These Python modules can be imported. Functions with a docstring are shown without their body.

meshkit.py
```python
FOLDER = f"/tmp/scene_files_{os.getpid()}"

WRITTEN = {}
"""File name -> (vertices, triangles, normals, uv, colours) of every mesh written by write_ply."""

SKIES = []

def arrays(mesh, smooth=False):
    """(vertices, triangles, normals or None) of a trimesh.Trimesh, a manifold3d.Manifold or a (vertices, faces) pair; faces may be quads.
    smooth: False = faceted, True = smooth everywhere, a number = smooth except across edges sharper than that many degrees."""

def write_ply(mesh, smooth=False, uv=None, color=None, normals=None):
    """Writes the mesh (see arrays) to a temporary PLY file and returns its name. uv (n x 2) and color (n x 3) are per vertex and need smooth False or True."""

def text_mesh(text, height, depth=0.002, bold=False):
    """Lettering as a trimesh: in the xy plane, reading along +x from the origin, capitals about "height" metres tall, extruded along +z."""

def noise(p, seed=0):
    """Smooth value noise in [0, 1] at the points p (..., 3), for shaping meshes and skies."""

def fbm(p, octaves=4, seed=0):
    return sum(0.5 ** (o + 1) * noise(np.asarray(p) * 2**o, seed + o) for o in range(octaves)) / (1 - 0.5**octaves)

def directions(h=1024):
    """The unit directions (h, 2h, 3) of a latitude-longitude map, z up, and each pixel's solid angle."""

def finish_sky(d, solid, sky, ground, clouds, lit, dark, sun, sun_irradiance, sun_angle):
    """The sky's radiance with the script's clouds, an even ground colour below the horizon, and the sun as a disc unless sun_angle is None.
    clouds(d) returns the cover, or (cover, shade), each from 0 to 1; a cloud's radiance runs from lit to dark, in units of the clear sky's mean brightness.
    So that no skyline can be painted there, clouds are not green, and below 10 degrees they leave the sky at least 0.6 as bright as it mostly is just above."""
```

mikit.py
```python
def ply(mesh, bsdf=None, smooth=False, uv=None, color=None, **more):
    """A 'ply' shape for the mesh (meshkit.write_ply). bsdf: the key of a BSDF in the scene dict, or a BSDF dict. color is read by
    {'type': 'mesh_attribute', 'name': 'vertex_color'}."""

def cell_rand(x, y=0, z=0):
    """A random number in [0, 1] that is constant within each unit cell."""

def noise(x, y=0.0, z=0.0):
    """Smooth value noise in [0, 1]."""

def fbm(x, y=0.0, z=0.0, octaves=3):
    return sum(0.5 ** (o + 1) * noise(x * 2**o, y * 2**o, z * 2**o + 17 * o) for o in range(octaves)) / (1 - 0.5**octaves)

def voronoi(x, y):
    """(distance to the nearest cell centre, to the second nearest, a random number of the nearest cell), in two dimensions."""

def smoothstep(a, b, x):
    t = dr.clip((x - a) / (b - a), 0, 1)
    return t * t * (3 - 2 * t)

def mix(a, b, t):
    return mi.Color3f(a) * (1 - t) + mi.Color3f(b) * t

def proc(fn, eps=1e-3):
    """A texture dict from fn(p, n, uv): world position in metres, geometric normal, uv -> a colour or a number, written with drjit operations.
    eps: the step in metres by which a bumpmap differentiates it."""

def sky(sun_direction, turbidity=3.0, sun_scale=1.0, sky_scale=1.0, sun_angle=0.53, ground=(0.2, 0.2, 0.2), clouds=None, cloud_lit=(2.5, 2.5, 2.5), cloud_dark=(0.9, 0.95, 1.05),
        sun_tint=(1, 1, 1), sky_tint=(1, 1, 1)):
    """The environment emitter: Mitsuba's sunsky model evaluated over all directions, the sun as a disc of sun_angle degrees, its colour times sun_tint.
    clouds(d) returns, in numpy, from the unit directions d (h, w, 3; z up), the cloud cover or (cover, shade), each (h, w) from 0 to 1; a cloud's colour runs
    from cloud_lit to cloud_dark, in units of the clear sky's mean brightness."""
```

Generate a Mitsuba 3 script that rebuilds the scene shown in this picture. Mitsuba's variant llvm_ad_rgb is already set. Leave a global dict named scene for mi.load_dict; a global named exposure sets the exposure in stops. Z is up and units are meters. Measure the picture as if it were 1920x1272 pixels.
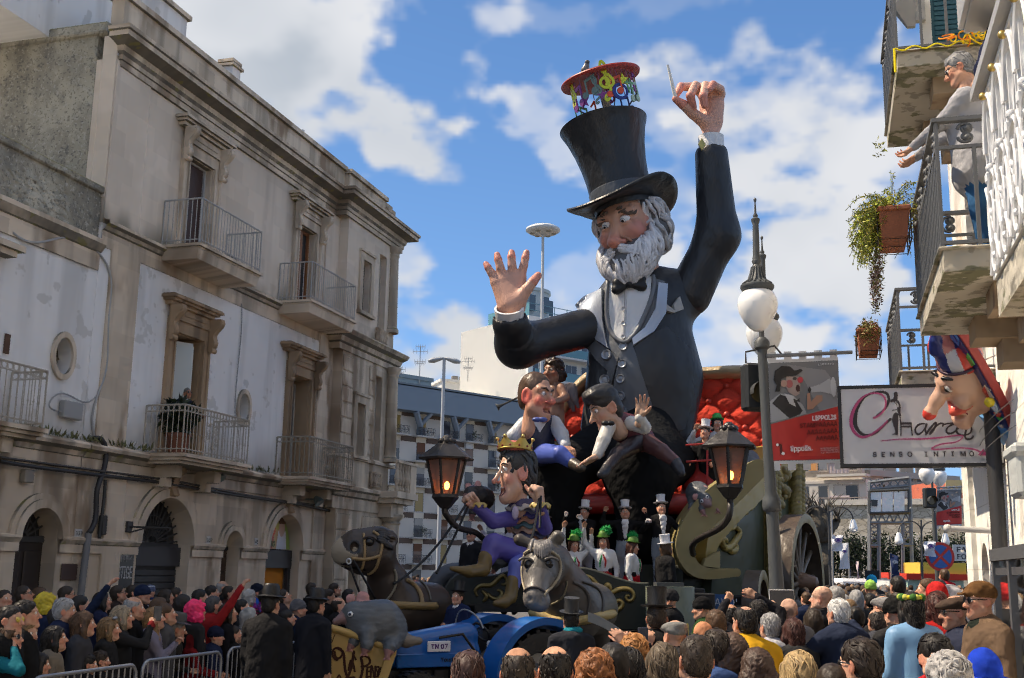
import math,random,numpy as np,trimesh,mitsuba as mi,drjit as dr,mikit,meshkit
from mikit import noise,fbm,smoothstep,mix,cell_rand
from shapely.geometry import Polygon,box as sbox,LineString,Point,MultiPolygon
from shapely.ops import unary_union
from shapely import affinity
A=np.array
scene,labels={},{}
# ---------------------------------------------------------------- camera, sky, exposure
F,PITCH,ROLL=2150.0,math.radians(11.45),0.0176
CAM=A([0,0,2.1])
FWD=A([0,math.cos(PITCH),math.sin(PITCH)])
_U=A([0,-math.sin(PITCH),math.cos(PITCH)])
RIGHT=math.cos(ROLL)*A([1.0,0,0])+math.sin(ROLL)*_U
UP=-math.sin(ROLL)*A([1.0,0,0])+math.cos(ROLL)*_U
scene['camera']={'type':'perspective','fov':math.degrees(2*math.atan(960/F)),'fov_axis':'x','near_clip':0.1,'far_clip':3000.0,'to_world':mi.ScalarTransform4f().look_at(origin=CAM.tolist(),target=(CAM+FWD).tolist(),up=UP.tolist())}
exposure=2.05
SUN=A([-0.60,0.07,0.80])
def ray(px,py):
 return(px-960)/F*RIGHT-(py-636)/F*UP+FWD
def at(px,py,Y):
 d=ray(px,py)
 return CAM+d*(Y/d[1])
def mpp(Y):
 return Y/F*1.0
def on_plane(px,py,P,n):
 d=ray(px,py)
 return CAM+d*(((P-CAM)@n)/(d@n))
def clouds(d):
 z=np.maximum(d[...,2],0.02)
 q=d/(z[...,None]*0.55+0.25)
 n1=meshkit.fbm(q*3.1+11.0,6,3)
 n2=meshkit.fbm(q*9.0+5.0,5,8)
 n3=meshkit.fbm(q*26.0+2.0,4,14)
 warp=(meshkit.fbm(d*9.0+3.0,5,21)-0.5)*0.16
 warp2=(meshkit.fbm(d*9.0+40.0,5,33)-0.5)*0.16
 cover=np.clip((n1-0.43)*5,0,1)*0.9
 def blob(px,py,rx,ry,amp=1.0,soft=0.55):
  c=ray(px,py);c=c/np.linalg.norm(c)
  e1=np.cross(c,[0,0,1.0]);e1/=np.linalg.norm(e1)
  e2=np.cross(e1,c)
  a=(d@e1+warp)/(rx/F);b=(d@e2+warp2)/(ry/F)
  r=np.sqrt(a*a+b*b)+(d@c<0)*9
  x=np.clip((1.0+soft*(n2-0.5)*2.8+.25*(n3-.5)-r)/.75,0,1);return amp*x*x*(3-2*x)
 near=np.clip(1-np.arccos(np.clip(d@(ray(960,500)/np.linalg.norm(ray(960,500))),-1,1))/0.62,0,1)
 cover=cover*(1-np.clip(near*4,0,1))
 B=[(430,-60,250,400,1.0,0.5),(540,170,240,200,1.0,0.6),(330,120,300,360,.95,.4),(650,110,120,130,.8,.9),(660,250,170,85,0.8,1.0),(905,105,85,120,0.5,1.5),(850,130,70,70,.4,1.6),(1000,235,100,90,0.5,1.6),(765,540,50,110,.5,1.4),(850,640,190,110,0.9,0.8),(770,720,190,80,0.95,0.8),(960,720,220,70,.6,.8),(1420,150,140,120,0.5,1.4),(1500,260,220,180,0.6,1.1),(1560,420,230,160,.8,.9),(1480,520,230,160,0.85,0.8),(1620,545,150,100,0.95,0.7),(1680,260,160,150,.55,1.0),(1250,300,90,160,.3,1.5),(1640,640,160,80,.6,1.0),(1400,640,190,90,.6,1.),(1090,560,80,80,.3,1.5),(1110,60,300,50,.15,1.5)]
 for b in B:
  cover=1-(1-cover)*(1-blob(*b))
 cover=np.clip(cover*(.5+.75*n2+.5*n3),0,1)
 shade=np.clip((meshkit.fbm(d*7.0+1.7,4,5)-0.42)*2.2,0,1)*0.75+.1
 core=blob(470,170,150,170,.9,.5)
 return cover,np.clip(shade+.55*core,0,1)
scene['sky']=mikit.sky(SUN.tolist(),turbidity=2.6,sky_scale=.92,clouds=clouds,cloud_lit=(2.25,2.28,2.36),cloud_dark=(1.3,1.45,1.65),sky_tint=(.84,1.02,1.17))
# ---------------------------------------------------------------- mesh helpers
class M:
 """vertices, triangles, colours per vertex"""
 def __init__(s,v,f,c=None):
  s.v=np.asarray(v,float).reshape(-1,3);f=np.asarray(f,int)
  if f.size and f.shape[1]==4:f=np.vstack([f[:,[0,1,2]],f[:,[0,2,3]]])
  s.f=f.reshape(-1,3)
  s.c=None if c is None else np.broadcast_to(np.asarray(c,float),s.v.shape).copy()
 def col(s,c):
  return M(s.v,s.f,c)
 def mv(s,x,y=None,z=None):
  t=A(x if y is None else[x,y,z],float);return M(s.v+t,s.f,s.c)
 def sc(s,x,y=None,z=None):
  t=A([x,x,x]if y is None else[x,y,z],float);return M(s.v*t,s.f if np.prod(t)>0 else s.f[:,::-1],s.c)
 def rot(s,ax,deg):
  R=rotm(ax,deg);return M(s.v@R.T,s.f,s.c)
 def tf(s,R,t=(0,0,0)):
  R=np.asarray(R,float);return M(s.v@R.T+A(t,float),s.f if np.linalg.det(R)>0 else s.f[:,::-1],s.c)
 def __add__(s,o):
  return cat([s,o])
 def tri(s):
  return trimesh.Trimesh(s.v,s.f,process=False)
def rotm(ax,deg):
 ax={'x':A([1.,0,0]),'y':A([0,1.,0]),'z':A([0,0,1.])}.get(ax,ax)if isinstance(ax,str)else A(ax,float)
 return trimesh.transformations.rotation_matrix(math.radians(deg),ax)[:3,:3]
def cat(ms):
 ms=[m for m in ms if m is not None and len(m.v)]
 n=np.cumsum([0]+[len(m.v)for m in ms])
 c=None if all(m.c is None for m in ms)else np.vstack([np.full(m.v.shape,.5)if m.c is None else m.c for m in ms])
 return M(np.vstack([m.v for m in ms]),np.vstack([m.f+k for m,k in zip(ms,n)]),c)
def FT(t):
 return M(t.vertices,t.faces)
_BX=A([[0,2,3,1],[4,5,7,6],[0,1,5,4],[2,6,7,3],[0,4,6,2],[1,3,7,5]])
def bx(x0,x1,y0,y1,z0,z1,c=None):
 v=A([[x,y,z]for x in(x0,x1)for y in(y0,y1)for z in(z0,z1)],float)
 return M(v,_BX,c)if(x1-x0)*(y1-y0)*(z1-z0)>0 else M(v,_BX[:,::-1],c)
def cbx(x0,x1,y0,y1,z0,z1,b=.01,c=None):
 import manifold3d as m3
 b=min(b,.45*min(x1-x0,y1-y0,z1-z0))
 p=[[x,y,z]for xs in((x0,x1),)for x in(x0+b,x1-b)for y in(y0+b,y1-b)for z in(z0,z1)]+[[x,y,z]for x in(x0,x1)for y in(y0+b,y1-b)for z in(z0+b,z1-b)]+[[x,y,z]for x in(x0+b,x1-b)for y in(y0,y1)for z in(z0+b,z1-b)]
 k=m3 .Manifold.hull_points(np.array(p)).to_mesh()
 return M(k.vert_properties[:,:3],k.tri_verts,c)
def frame_of(t):
 t=t/(np.linalg.norm(t)+1e-12)
 a=np.cross(t,[0,0,1.]if abs(t[2])<.9 else[1.,0,0]);a/=np.linalg.norm(a)
 return a,np.cross(t,a)
def tube(pts,r,n=8,caps=True,flat=None,c=None):
 """a tube along points, radius r (number or one per point), parallel-transported; flat: (direction, factor) squashes it"""
 p=np.asarray(pts,float);k=len(p);r=np.broadcast_to(np.asarray(r,float),(k,))
 t=np.gradient(p,axis=0);t/=np.linalg.norm(t,axis=1,keepdims=True)+1e-12
 a,b=frame_of(t[0]);V=[];ang=np.arange(n)*2*math.pi/n
 for i in range(k):
  a=a-t[i]*(a@t[i]);a/=np.linalg.norm(a)+1e-12;b=np.cross(t[i],a)
  ring=r[i]*(np.cos(ang)[:,None]*a+np.sin(ang)[:,None]*b)
  if flat is not None:
   fd,fk=A(flat[0],float),flat[1];ring=ring-(1-fk)*(ring@fd)[:,None]*fd
  V.append(p[i]+ring)
 V=np.vstack(V);i,j=np.meshgrid(np.arange(k-1),np.arange(n),indexing='ij')
 q=np.stack([i*n+j,i*n+(j+1)%n,(i+1)*n+(j+1)%n,(i+1)*n+j],-1).reshape(-1,4)
 f=np.vstack([q[:,[0,1,2]],q[:,[0,2,3]]])
 if caps:
  V=np.vstack([V,p[0],p[-1]]);m=len(V);j=np.arange(n)
  f=np.vstack([f,np.stack([(j+1)%n,j,j*0+m-2],1),np.stack([(k-1)*n+j,(k-1)*n+(j+1)%n,j*0+m-1],1)])
 return M(V,f,c)
def rod(a,b,r,n=8,c=None):return tube([a,b],r,n,c=c)
def spline(pts,n=24):
 from scipy.interpolate import CubicSpline
 p=np.asarray(pts,float);t=np.r_[0,np.cumsum(np.linalg.norm(np.diff(p,axis=0),axis=1)+1e-9)]
 return CubicSpline(t,p)(np.linspace(0,t[-1],n))
def lathe(prof,n=24,c=None,ang=None):
 """profile of (radius, z)"""
 p=np.asarray(prof,float);k=len(p);th=np.arange(n)*2*math.pi/n
 V=np.stack([p[:,None,0]*np.cos(th),p[:,None,0]*np.sin(th),np.broadcast_to(p[:,None,1],(k,n))],-1).reshape(-1,3)
 i,j=np.meshgrid(np.arange(k-1),np.arange(n),indexing='ij')
 q=np.stack([i*n+j,i*n+(j+1)%n,(i+1)*n+(j+1)%n,(i+1)*n+j],-1).reshape(-1,4)
 return M(V,q,c)
def poly(pts):return Polygon(pts).buffer(0)
def geoms(g):return[x for x in getattr(g,'geoms',[g])if isinstance(x,Polygon)and x.area>1e-7]
def prism(g,z0,z1,c=None):
 return cat([FT(trimesh.creation.extrude_polygon(x,z1-z0,engine='earcut')).mv(0,0,z0)for x in geoms(g)]).col(c)if c is not None else cat([FT(trimesh.creation.extrude_polygon(x,z1-z0,engine='earcut')).mv(0,0,z0)for x in geoms(g)])
def ball(r=1.,n=2,c=None):return M(*(lambda t:(t.vertices*r,t.faces))(trimesh.creation.icosphere(subdivisions=n)),c)
def grid(fn,nu,nv,c=None,flip=False):
 u,v=np.meshgrid(np.linspace(0,1,nu),np.linspace(0,1,nv),indexing='ij')
 P=fn(u,v).reshape(-1,3);i,j=np.meshgrid(np.arange(nu-1),np.arange(nv-1),indexing='ij')
 q=np.stack([i*nv+j,(i+1)*nv+j,(i+1)*nv+j+1,i*nv+j+1],-1).reshape(-1,4)
 return M(P,q[:,::-1]if flip else q,c)
def arc(cx,cy,r,a0,a1,n=16,ry=None):
 t=np.radians(np.linspace(a0,a1,n));return np.stack([cx+r*np.cos(t),cy+(ry or r)*np.sin(t)],1)
class Plane:
 """local (u along, o outwards, z up) -> world"""
 def __init__(s,P,d,n):s.P,s.d,s.n=A([P[0],P[1],0.]),A(d,float),A(n,float);s.R=np.stack([s.d,s.n,A([0,0,1.])],1)
 def w(s,m):return m.tf(s.R,s.P)
 def pt(s,u,o,z):return s.P+s.d*u+s.n*o+A([0,0,z])
 def px(s,px,py,o=0.):
  q=on_plane(px,py,s.P+s.n*o,s.n);return float((q-s.P)@s.d),float(q[2])
def uz(g,o0,o1,c=None):
 m=prism(g,o0,o1);return M(m.v[:,[0,2,1]],m.f[:,::-1],c)
def split_smooth(m,deg):
 if deg is True or not deg:return m
 n=np.cross(m.v[m.f[:,1]]-m.v[m.f[:,0]],m.v[m.f[:,2]]-m.v[m.f[:,0]])
 t=trimesh.Trimesh(m.v,m.f,process=False)
 if m.c is not None:t.visual.vertex_colors=None
 t.vertex_attributes['k']=np.arange(len(m.v))
 s=trimesh.graph.smooth_shade(t,angle=math.radians(deg),facet_minarea=None)
 from scipy.spatial import cKDTree
 c=None if m.c is None else m.c[cKDTree(m.v).query(s.vertices)[1]]
 return M(s.vertices,s.faces,c)
def shape(v,f,col,mat,smooth=False):
 """a ply whose faces carry their paint colour in uv (u: red and green, v: blue), which one texture reads for every mesh"""
 v,f=np.asarray(v,float),np.asarray(f,int);nrm=None
 if smooth:v,f,nrm=meshkit.arrays((v,f),True)
 if col is None:col=np.full(v.shape,.5)
 col=np.clip(np.asarray(col,float),0,1)
 if np.ptp(col,axis=0).max()>1e-6:
  fc=col[f];k=np.argsort(fc.sum(-1),axis=1)[:,1];fc=fc[np.arange(len(f)),k]
  q=np.round(np.sqrt(fc)*200).astype(np.int64);code=(q[:,0]*256+q[:,1])*256+q[:,2]
  pair,inv=np.unique(np.repeat(code,3)*(len(v)+1)+f.ravel(),return_inverse=True)
  vi,cc=pair%(len(v)+1),pair//(len(v)+1)
  v,f,nrm=v[vi],inv.reshape(-1,3),None if nrm is None else nrm[vi]
  col=np.stack([cc//65536,cc//256%256,cc%256],1)/200.0
 else:col=np.sqrt(col)
 uv=np.stack([np.round(col[:,0]*1023)+.05+.9*col[:,1],col[:,2]],1)
 path=meshkit.write_ply((v,f),False,uv,None,normals=nrm)
 return{'type':'ply','filename':path,'face_normals':nrm is None,'bsdf':{'type':'ref','id':mat}}
_used={}
def numbered(name):
 n=_used.get(name,0);_used[name]=n+1
 return name if n==0 else f'{name}_{n:03d}'
def add(name,m,mat,c=None,smooth=False,parent=None,label=None,cat_=None,group=None,kind=None):
 """one entry of the scene; with a parent, keyed parent__name"""
 key=numbered((parent+'__' if parent else '')+name)
 if isinstance(smooth,(int,float))and smooth is not True and smooth:
  m=split_smooth(m,smooth);smooth=True
 col=m.c if c is None else np.broadcast_to(A(c,float),m.v.shape)
 scene[key]=shape(m.v,m.f,col,mat,smooth)
 tag(key,label,cat_,group,kind)
 return key
def tag(key,label=None,cat_=None,group=None,kind=None):
 d={k:v for k,v in dict(label=label,category=cat_,group=group,kind=kind).items()if v}
 if d:labels[key]={**labels.get(key,{}),**d}
 return key
def thing(name,label,cat_,group=None):
 return tag(numbered(name),label,cat_,group)
rng=np.random.default_rng(7)
def jit(c,s=.06,r=None):
 r=r or rng;return np.clip(A(c,float)*(1+s*(r.random()*2-1)),0,1)
# ---------------------------------------------------------------- materials
def _paint(p,n,uv):
 k=dr.floor(uv.x)
 return mi.Color3f(dr.square(k/1023),dr.square(dr.clip((uv.x-k-.05)/.9,0,1)),dr.square(uv.y))
VC=mikit.proc(_paint)
def mat(key,rough=.6,spec=.5,metallic=0.,base=VC,bump=None,bscale=1.,**k):
 b={'type':'principled','base_color':base,'roughness':rough,'specular':spec,**k}
 if metallic:b['metallic']=metallic
 if bump:b={'type':'bumpmap','scale':bscale,'arbitrary':mikit.proc(bump,.01),'bsdf':b}
 scene[key]={'type':'twosided','bsdf':b}if not k.get('spec_trans')else b
mat('matte',.85,.25)
mat('satin',.5,.45)
mat('gloss',.22,.5,clearcoat=.3)
mat('gold',.34,.5,metallic=.75)
mat('metal',.38,.5,metallic=.6)
mat('papier',.42,.5,bump=lambda p,n,uv:fbm(p.x*5,p.y*5,p.z*2.2,4)*.05+fbm(p.x*40,p.y*40,p.z*14,2)*.004)
mat('cloth',.9,.15,bump=lambda p,n,uv:fbm(p.x*9,p.y*9,p.z*7,4)*.07+fbm(p.x*30,p.y*30,p.z*30,2)*.004)
mat('hair',.55,.35,bump=lambda p,n,uv:fbm(p.x*60,p.y*60,p.z*22,2)*.012)
scene['glass']={'type':'thindielectric'}
# ================================================================ left side of the street
_a=math.radians(16.7)
LB=Plane(at(345,1060,23.5),[math.sin(_a),math.cos(_a),0],[math.cos(_a),-math.sin(_a),0])
_lP,_ld=LB.P,LB.d
def _u(p):return(p.x-_lP[0])*_ld[0]+(p.y-_lP[1])*_ld[1]
def odd(x):k=dr.floor(x);return k-2*dr.floor(k*.5)
def stains(u,z,s=1.0):
 return smoothstep(.42,.8,fbm(u*2.3,z*.28,3.0,4))*s
def _white(p,n,uv):
 u=_u(p);z=p.z
 c=mix((.68,.665,.64),(.78,.765,.74),fbm(u*.8,z*.5,1.,4))
 c=mix(c,(.42,.41,.39),stains(u,z,.55))
 low=smoothstep(5.0,4.1,z+.5*(fbm(u*2.5,z,0.,3)-.5))
 c=mix(c,(.27,.26,.23),low*.6)
 return mix(c,(.42,.40,.36),smoothstep(.66,.72,fbm(u*3.1,z*3.1,5.,4))*.5)
def _beige(p,n,uv):
 u=_u(p);z=p.z
 c=mix((.56,.475,.375),(.68,.59,.48),fbm(u*.9,z*.6,2.,4))
 c=mix(c,(.45,.385,.31),stains(u,z,.6))
 c=mix(c,(.70,.60,.50),smoothstep(.62,.7,fbm(u*1.6,z*1.6,9.,3))*.4)
 blk=cell_rand(dr.floor(u/.62+.5*odd(z/.48)),dr.floor(z/.48),2.)
 c=c*(.93+.14*blk)
 return mix(c,(.12,.115,.085),smoothstep(9.0,8.25,z+1.1*(fbm(u*1.7,z*.5,4.,3)-.3))*.75)
def _lime(p,n,uv):
 u=_u(p)+.35*p.x;z=p.z
 c=mix((.50,.405,.295),(.66,.565,.445),fbm(u*1.1,z*1.3,3.,4))
 blk=cell_rand(dr.floor(u/.7+.5*odd(z/.42)),dr.floor(z/.42),5.)
 c=c*(.86+.26*blk)
 c=mix(c,(.19,.12,.07),smoothstep(.55,.78,fbm(u*1.7,z*.7,12.,4))*.75)
 c=mix(c,(.20,.17,.13),stains(u*1.3,z,.6))
 c=mix(c,(.10,.098,.085),smoothstep(.2,.75,n.z+.5*(fbm(u*4,z*4,0.,3)-.5))*.85)
 return mix(c,(.21,.195,.07),smoothstep(.62,.7,fbm(p.x*5,p.y*5,z*5,3))*smoothstep(.1,.7,n.z)*.8)
def _brownstone(p,n,uv):
 u=_u(p);z=p.z
 c=mix((.30,.20,.115),(.42,.31,.205),fbm(u*2.2,z*1.2,6.,4))
 return mix(c,(.12,.085,.055),stains(u*2,z,.7))
def _rough(p,n,uv):
 w=(p.x-_lP[0])*_ld[1]-(p.y-_lP[1])*_ld[0]+1.0*_u(p);z=p.z
 c=mix((.36,.33,.25),(.48,.45,.36),fbm(w*1.2,z*1.6,3.,4))
 c=mix(c,(.13,.125,.11),smoothstep(.38,.72,fbm(w*1.9,z*.16,2.0,3))*.75)
 c=mix(c,(.17,.16,.14),smoothstep(.35,.8,fbm(w*6,z*4,0.,5))*.5)
 c=mix(c,(.10,.10,.095),smoothstep(.6,.8,fbm(w*30,z*30,0.,2))*.6)
 c=mix(c,(.52,.49,.42),smoothstep(.6,.8,fbm(w*24,z*24,7.,3))*.5)
 return mix(c,(.24,.20,.05),smoothstep(.2,.7,n.z)*.7)
mat('white_plaster',.9,.2,base=mikit.proc(_white),bump=lambda p,n,uv:fbm(p.x*6,p.y*6,p.z*6,4)*.03)
mat('beige_plaster',.9,.2,base=mikit.proc(_beige),bump=lambda p,n,uv:fbm(p.x*6,p.y*6,p.z*6,4)*.03)
mat('limestone',.9,.2,base=mikit.proc(_lime),bump=lambda p,n,uv:fbm(p.x*9,p.y*9,p.z*9,4)*.035)
mat('brown_stone',.85,.2,base=mikit.proc(_brownstone),bump=lambda p,n,uv:fbm(p.x*9,p.y*9,p.z*9,3)*.03)
mat('rough_wall',.95,.1,base=mikit.proc(_rough),bump=lambda p,n,uv:fbm(p.x*14,p.y*14,p.z*14,4)*.12)
WOOD,DARKW,IRON=(.055,.045,.04),(.03,.028,.027),(.05,.05,.05)
PA=thing('palazzo','tall weathered palazzo with four iron balconies and arched shop doors','building')
HS=thing('terrace_house','lower white plastered house left of the palazzo with dark parapet','building')
def L(name,m,mt,par=None,plane=LB,**k):return add(name,plane.w(m),mt,parent=par or PA,**k)
def hole(u0,u1,z0,z1):return sbox(u0,z0,u1,z1)
def arch_hole(uc,r,zs,z0=0):return unary_union([sbox(uc-r,z0,uc+r,zs),Polygon(arc(uc,zs,r,0,180,25))])
def ell_hole(u,z,a,b):return Polygon(arc(u,z,a,0,360,33,b))
U0,U1,UB=-3.52,6.3,9.65
ARCH=[(-4.42,.5,2.5),(-.74,.9,2.5),(1.78,.36,2.5),(4.2,.83,2.5)]
# walls -----------------------------------------------------------------------------------------
up=sbox(U0,8.22,U1,11.45)-hole(-.97,-.02,8.3,10.45)-hole(3.98,4.94,8.3,10.47)
md=sbox(U0,4.0,U1,8.22)-hole(-1.0,.03,4.2,6.7)-hole(4.05,5.05,4.2,6.7)-ell_hole(1.92,5.56,.24,.33)
gd=sbox(U0,0,U1,4.0)
for a in ARCH[1:]:gd=gd-arch_hole(*a)
L('upper_wall',uz(up,-.45,0),'beige_plaster');L('middle_wall',uz(md,-.45,0),'white_plaster');L('ground_wall',uz(gd,-.5,0),'limestone')
L('pilaster',bx(-3.2,-2.32,0,.035,4.2,7.9),'limestone');L('pilaster',bx(U0,-2.45,0,.03,8.3,11.4),'beige_plaster')
L('pilaster',bx(5.55,U1,0,.04,8.3,11.4),'beige_plaster');L('pilaster',bx(5.5,U1,0,.04,4.2,8.0),'limestone')
L('pilaster',bx(-2.75,-2.2,0,.05,0,3.75),'limestone');L('pilaster',bx(5.6,6.25,0,.05,0,3.75),'limestone')
L('side_wall',bx(U0,U0+.35,-13,-.46,7.0,11.95),'rough_wall',label='rough grey rendered side wall streaked with black damp')
L('side_coping',cbx(U0-.12,U0+.3,-13,-.2,11.95,12.17,.03),'rough_wall')
L('side_edge',bx(U0-.035,U0-.002,-.3,0,8.7,11.9),'beige_plaster')
L('back_mass',bx(U0+.36,UB-.3,-13,-.55,0,11.9),'beige_plaster')
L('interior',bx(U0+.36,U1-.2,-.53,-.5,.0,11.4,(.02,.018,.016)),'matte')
def moulding(u0,u1,prof,par=PA,mt='limestone',name='cornice',ret=True,**k):
 """profile (o, z) run along u with square returns at the ends"""
 p=A(prof,float);ms=[]
 e=p[:,0].max()if ret else 0
 for i in range(len(p)-1):
  (o0,z0),(o1,z1)=p[i],p[i+1]
  ms.append(M([[u0-o0*ret,o0,z0],[u1+o0*ret,o0,z0],[u1+o1*ret,o1,z1],[u0-o1*ret,o1,z1]],[[0,1,2,3]]))
  if ret:
   for s,ue in((-1,u0),(1,u1)):
    ms.append(M([[ue+s*o0,0,z0],[ue+s*o0,o0,z0],[ue+s*o1,o1,z1],[ue+s*o1,0,z1]],[[0,1,2,3]if s<0 else[3,2,1,0]]))
 return L(name,cat(ms),mt,par,**k)
P_TOP=[(0,11.30),(.06,11.30),(.06,11.42),(.09,11.43),(.09,11.52),(.14,11.58),(.16,11.68),(.30,11.72),(.42,11.74),(.42,11.84),(.46,11.86),(.47,11.93),(.40,11.96),(0,12.0)]
moulding(U0+.12,U1,P_TOP)
P_STR=[(0,7.78),(.02,7.78),(.02,8.08),(.06,8.10),(.09,8.16),(.16,8.2),(.16,8.26),(0,8.3)]
moulding(U0,U1,P_STR,name='string_course',ret=False)
P_LOW=[(0,3.72),(.03,3.72),(.03,3.93),(.06,3.94),(.1,4.02),(.2,4.07),(.22,4.13),(.2,4.16),(0,4.22)]
moulding(U0,U1,P_LOW,name='lower_cornice',ret=False)
for a0,a1 in((U0,-1.66),(.18,1.4),(2.16,3.35),(5.05,U1)):
 moulding(a0,a1,[(0,2.28),(.05,2.28),(.05,2.42),(.07,2.44),(.1,2.5),(.1,2.54),(0,2.56)],name='impost_band',ret=False)
L('parapet',bx(U0+.1,6.6,-.3,-.02,12.0,12.72)+bx(6.6,UB,-.2,.12,12.0,12.66),'limestone')
L('parapet_coping',bx(U0,6.6,-.36,.06,12.72,12.84)+bx(6.55,UB-.5,-.26,.2,12.66,12.78)+bx(UB-.5,UB+.05,-.3,.2,12.4,12.52),'limestone')
# arched shop openings -----------------------------------------------------------------------------
def archivolt(uc,r,zs,w,par=PA,name='arch_ring'):
 for o0,o1,a,b in((0,.06,1.,.55),(0,.1,.6,0.0)):
  ring=Polygon(arc(uc,zs,r+w*a,0,180,33))-Polygon(arc(uc,zs,r+w*b,0,180,33))-sbox(uc-5,zs-9,uc+5,zs)
  if b==0:ring=Polygon(np.vstack([arc(uc,zs,r+w*.6,0,180,33),arc(uc,zs,r,180,0,33)]))
  L(name,uz(ring,o0,o1),'limestone',par)
for(uc,r,zs),w in zip(ARCH[1:],(.3,.2,.28)):archivolt(uc,r,zs,w)
def fanlight(uc,r,zs,par,nb=13):
 ms=[bx(uc-r,uc+r,-.33,-.27,zs-.06,zs+.03)]
 ms+=[tube([[uc+.18*r*math.cos(t),-.3,zs+.18*r*math.sin(t)],[uc+r*math.cos(t),-.3,zs+r*math.sin(t)]],.018,5)for t in np.linspace(.08,math.pi-.08,nb)]
 for q in(.2,.62):ms.append(tube([[uc+q*r*math.cos(t),-.3,zs+q*r*math.sin(t)]for t in np.linspace(0,math.pi,21)],.016,5))
 L('fanlight_grille',cat(ms),'matte',par,c=IRON)
 L('fanlight_pane',uz(Polygon(arc(uc,zs,r,0,180,25)),-.4,-.38),'gloss',par,c=(.02,.02,.022))
uc,r,zs=ARCH[1]
dk=L('shop_shutter',cat([bx(uc-r,uc+r,-.34,-.3,0,zs-.05)]),'satin',c=(.028,.03,.033),label='closed dark roller shutter under fan-shaped grille')
for i in range(15):L('slat',cbx(uc-r,uc+r,-.3,-.27,.08+i*.13,.08+i*.13+.115,.012),'satin',dk,c=jit((.032,.034,.038),.15))
L('shutter_box',bx(uc-r,uc+r,-.3,-.2,2.08,2.45),'satin',c=(.035,.036,.04));fanlight(uc,r,zs,PA,17)
uc,r,zs=ARCH[2]
L('narrow_door',cat([bx(uc-r,uc+r,-.34,-.3,0,zs)]+[cbx(uc+s,uc+s+.28,-.3,-.275,z0,z1,.015)for s in(-.32,.04)for z0,z1 in((.2,.9),(1.0,1.9),(2.0,2.3))]),'satin',c=(.06,.035,.022));fanlight(uc,r,zs,PA,7)
uc,r,zs=ARCH[3]
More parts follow.
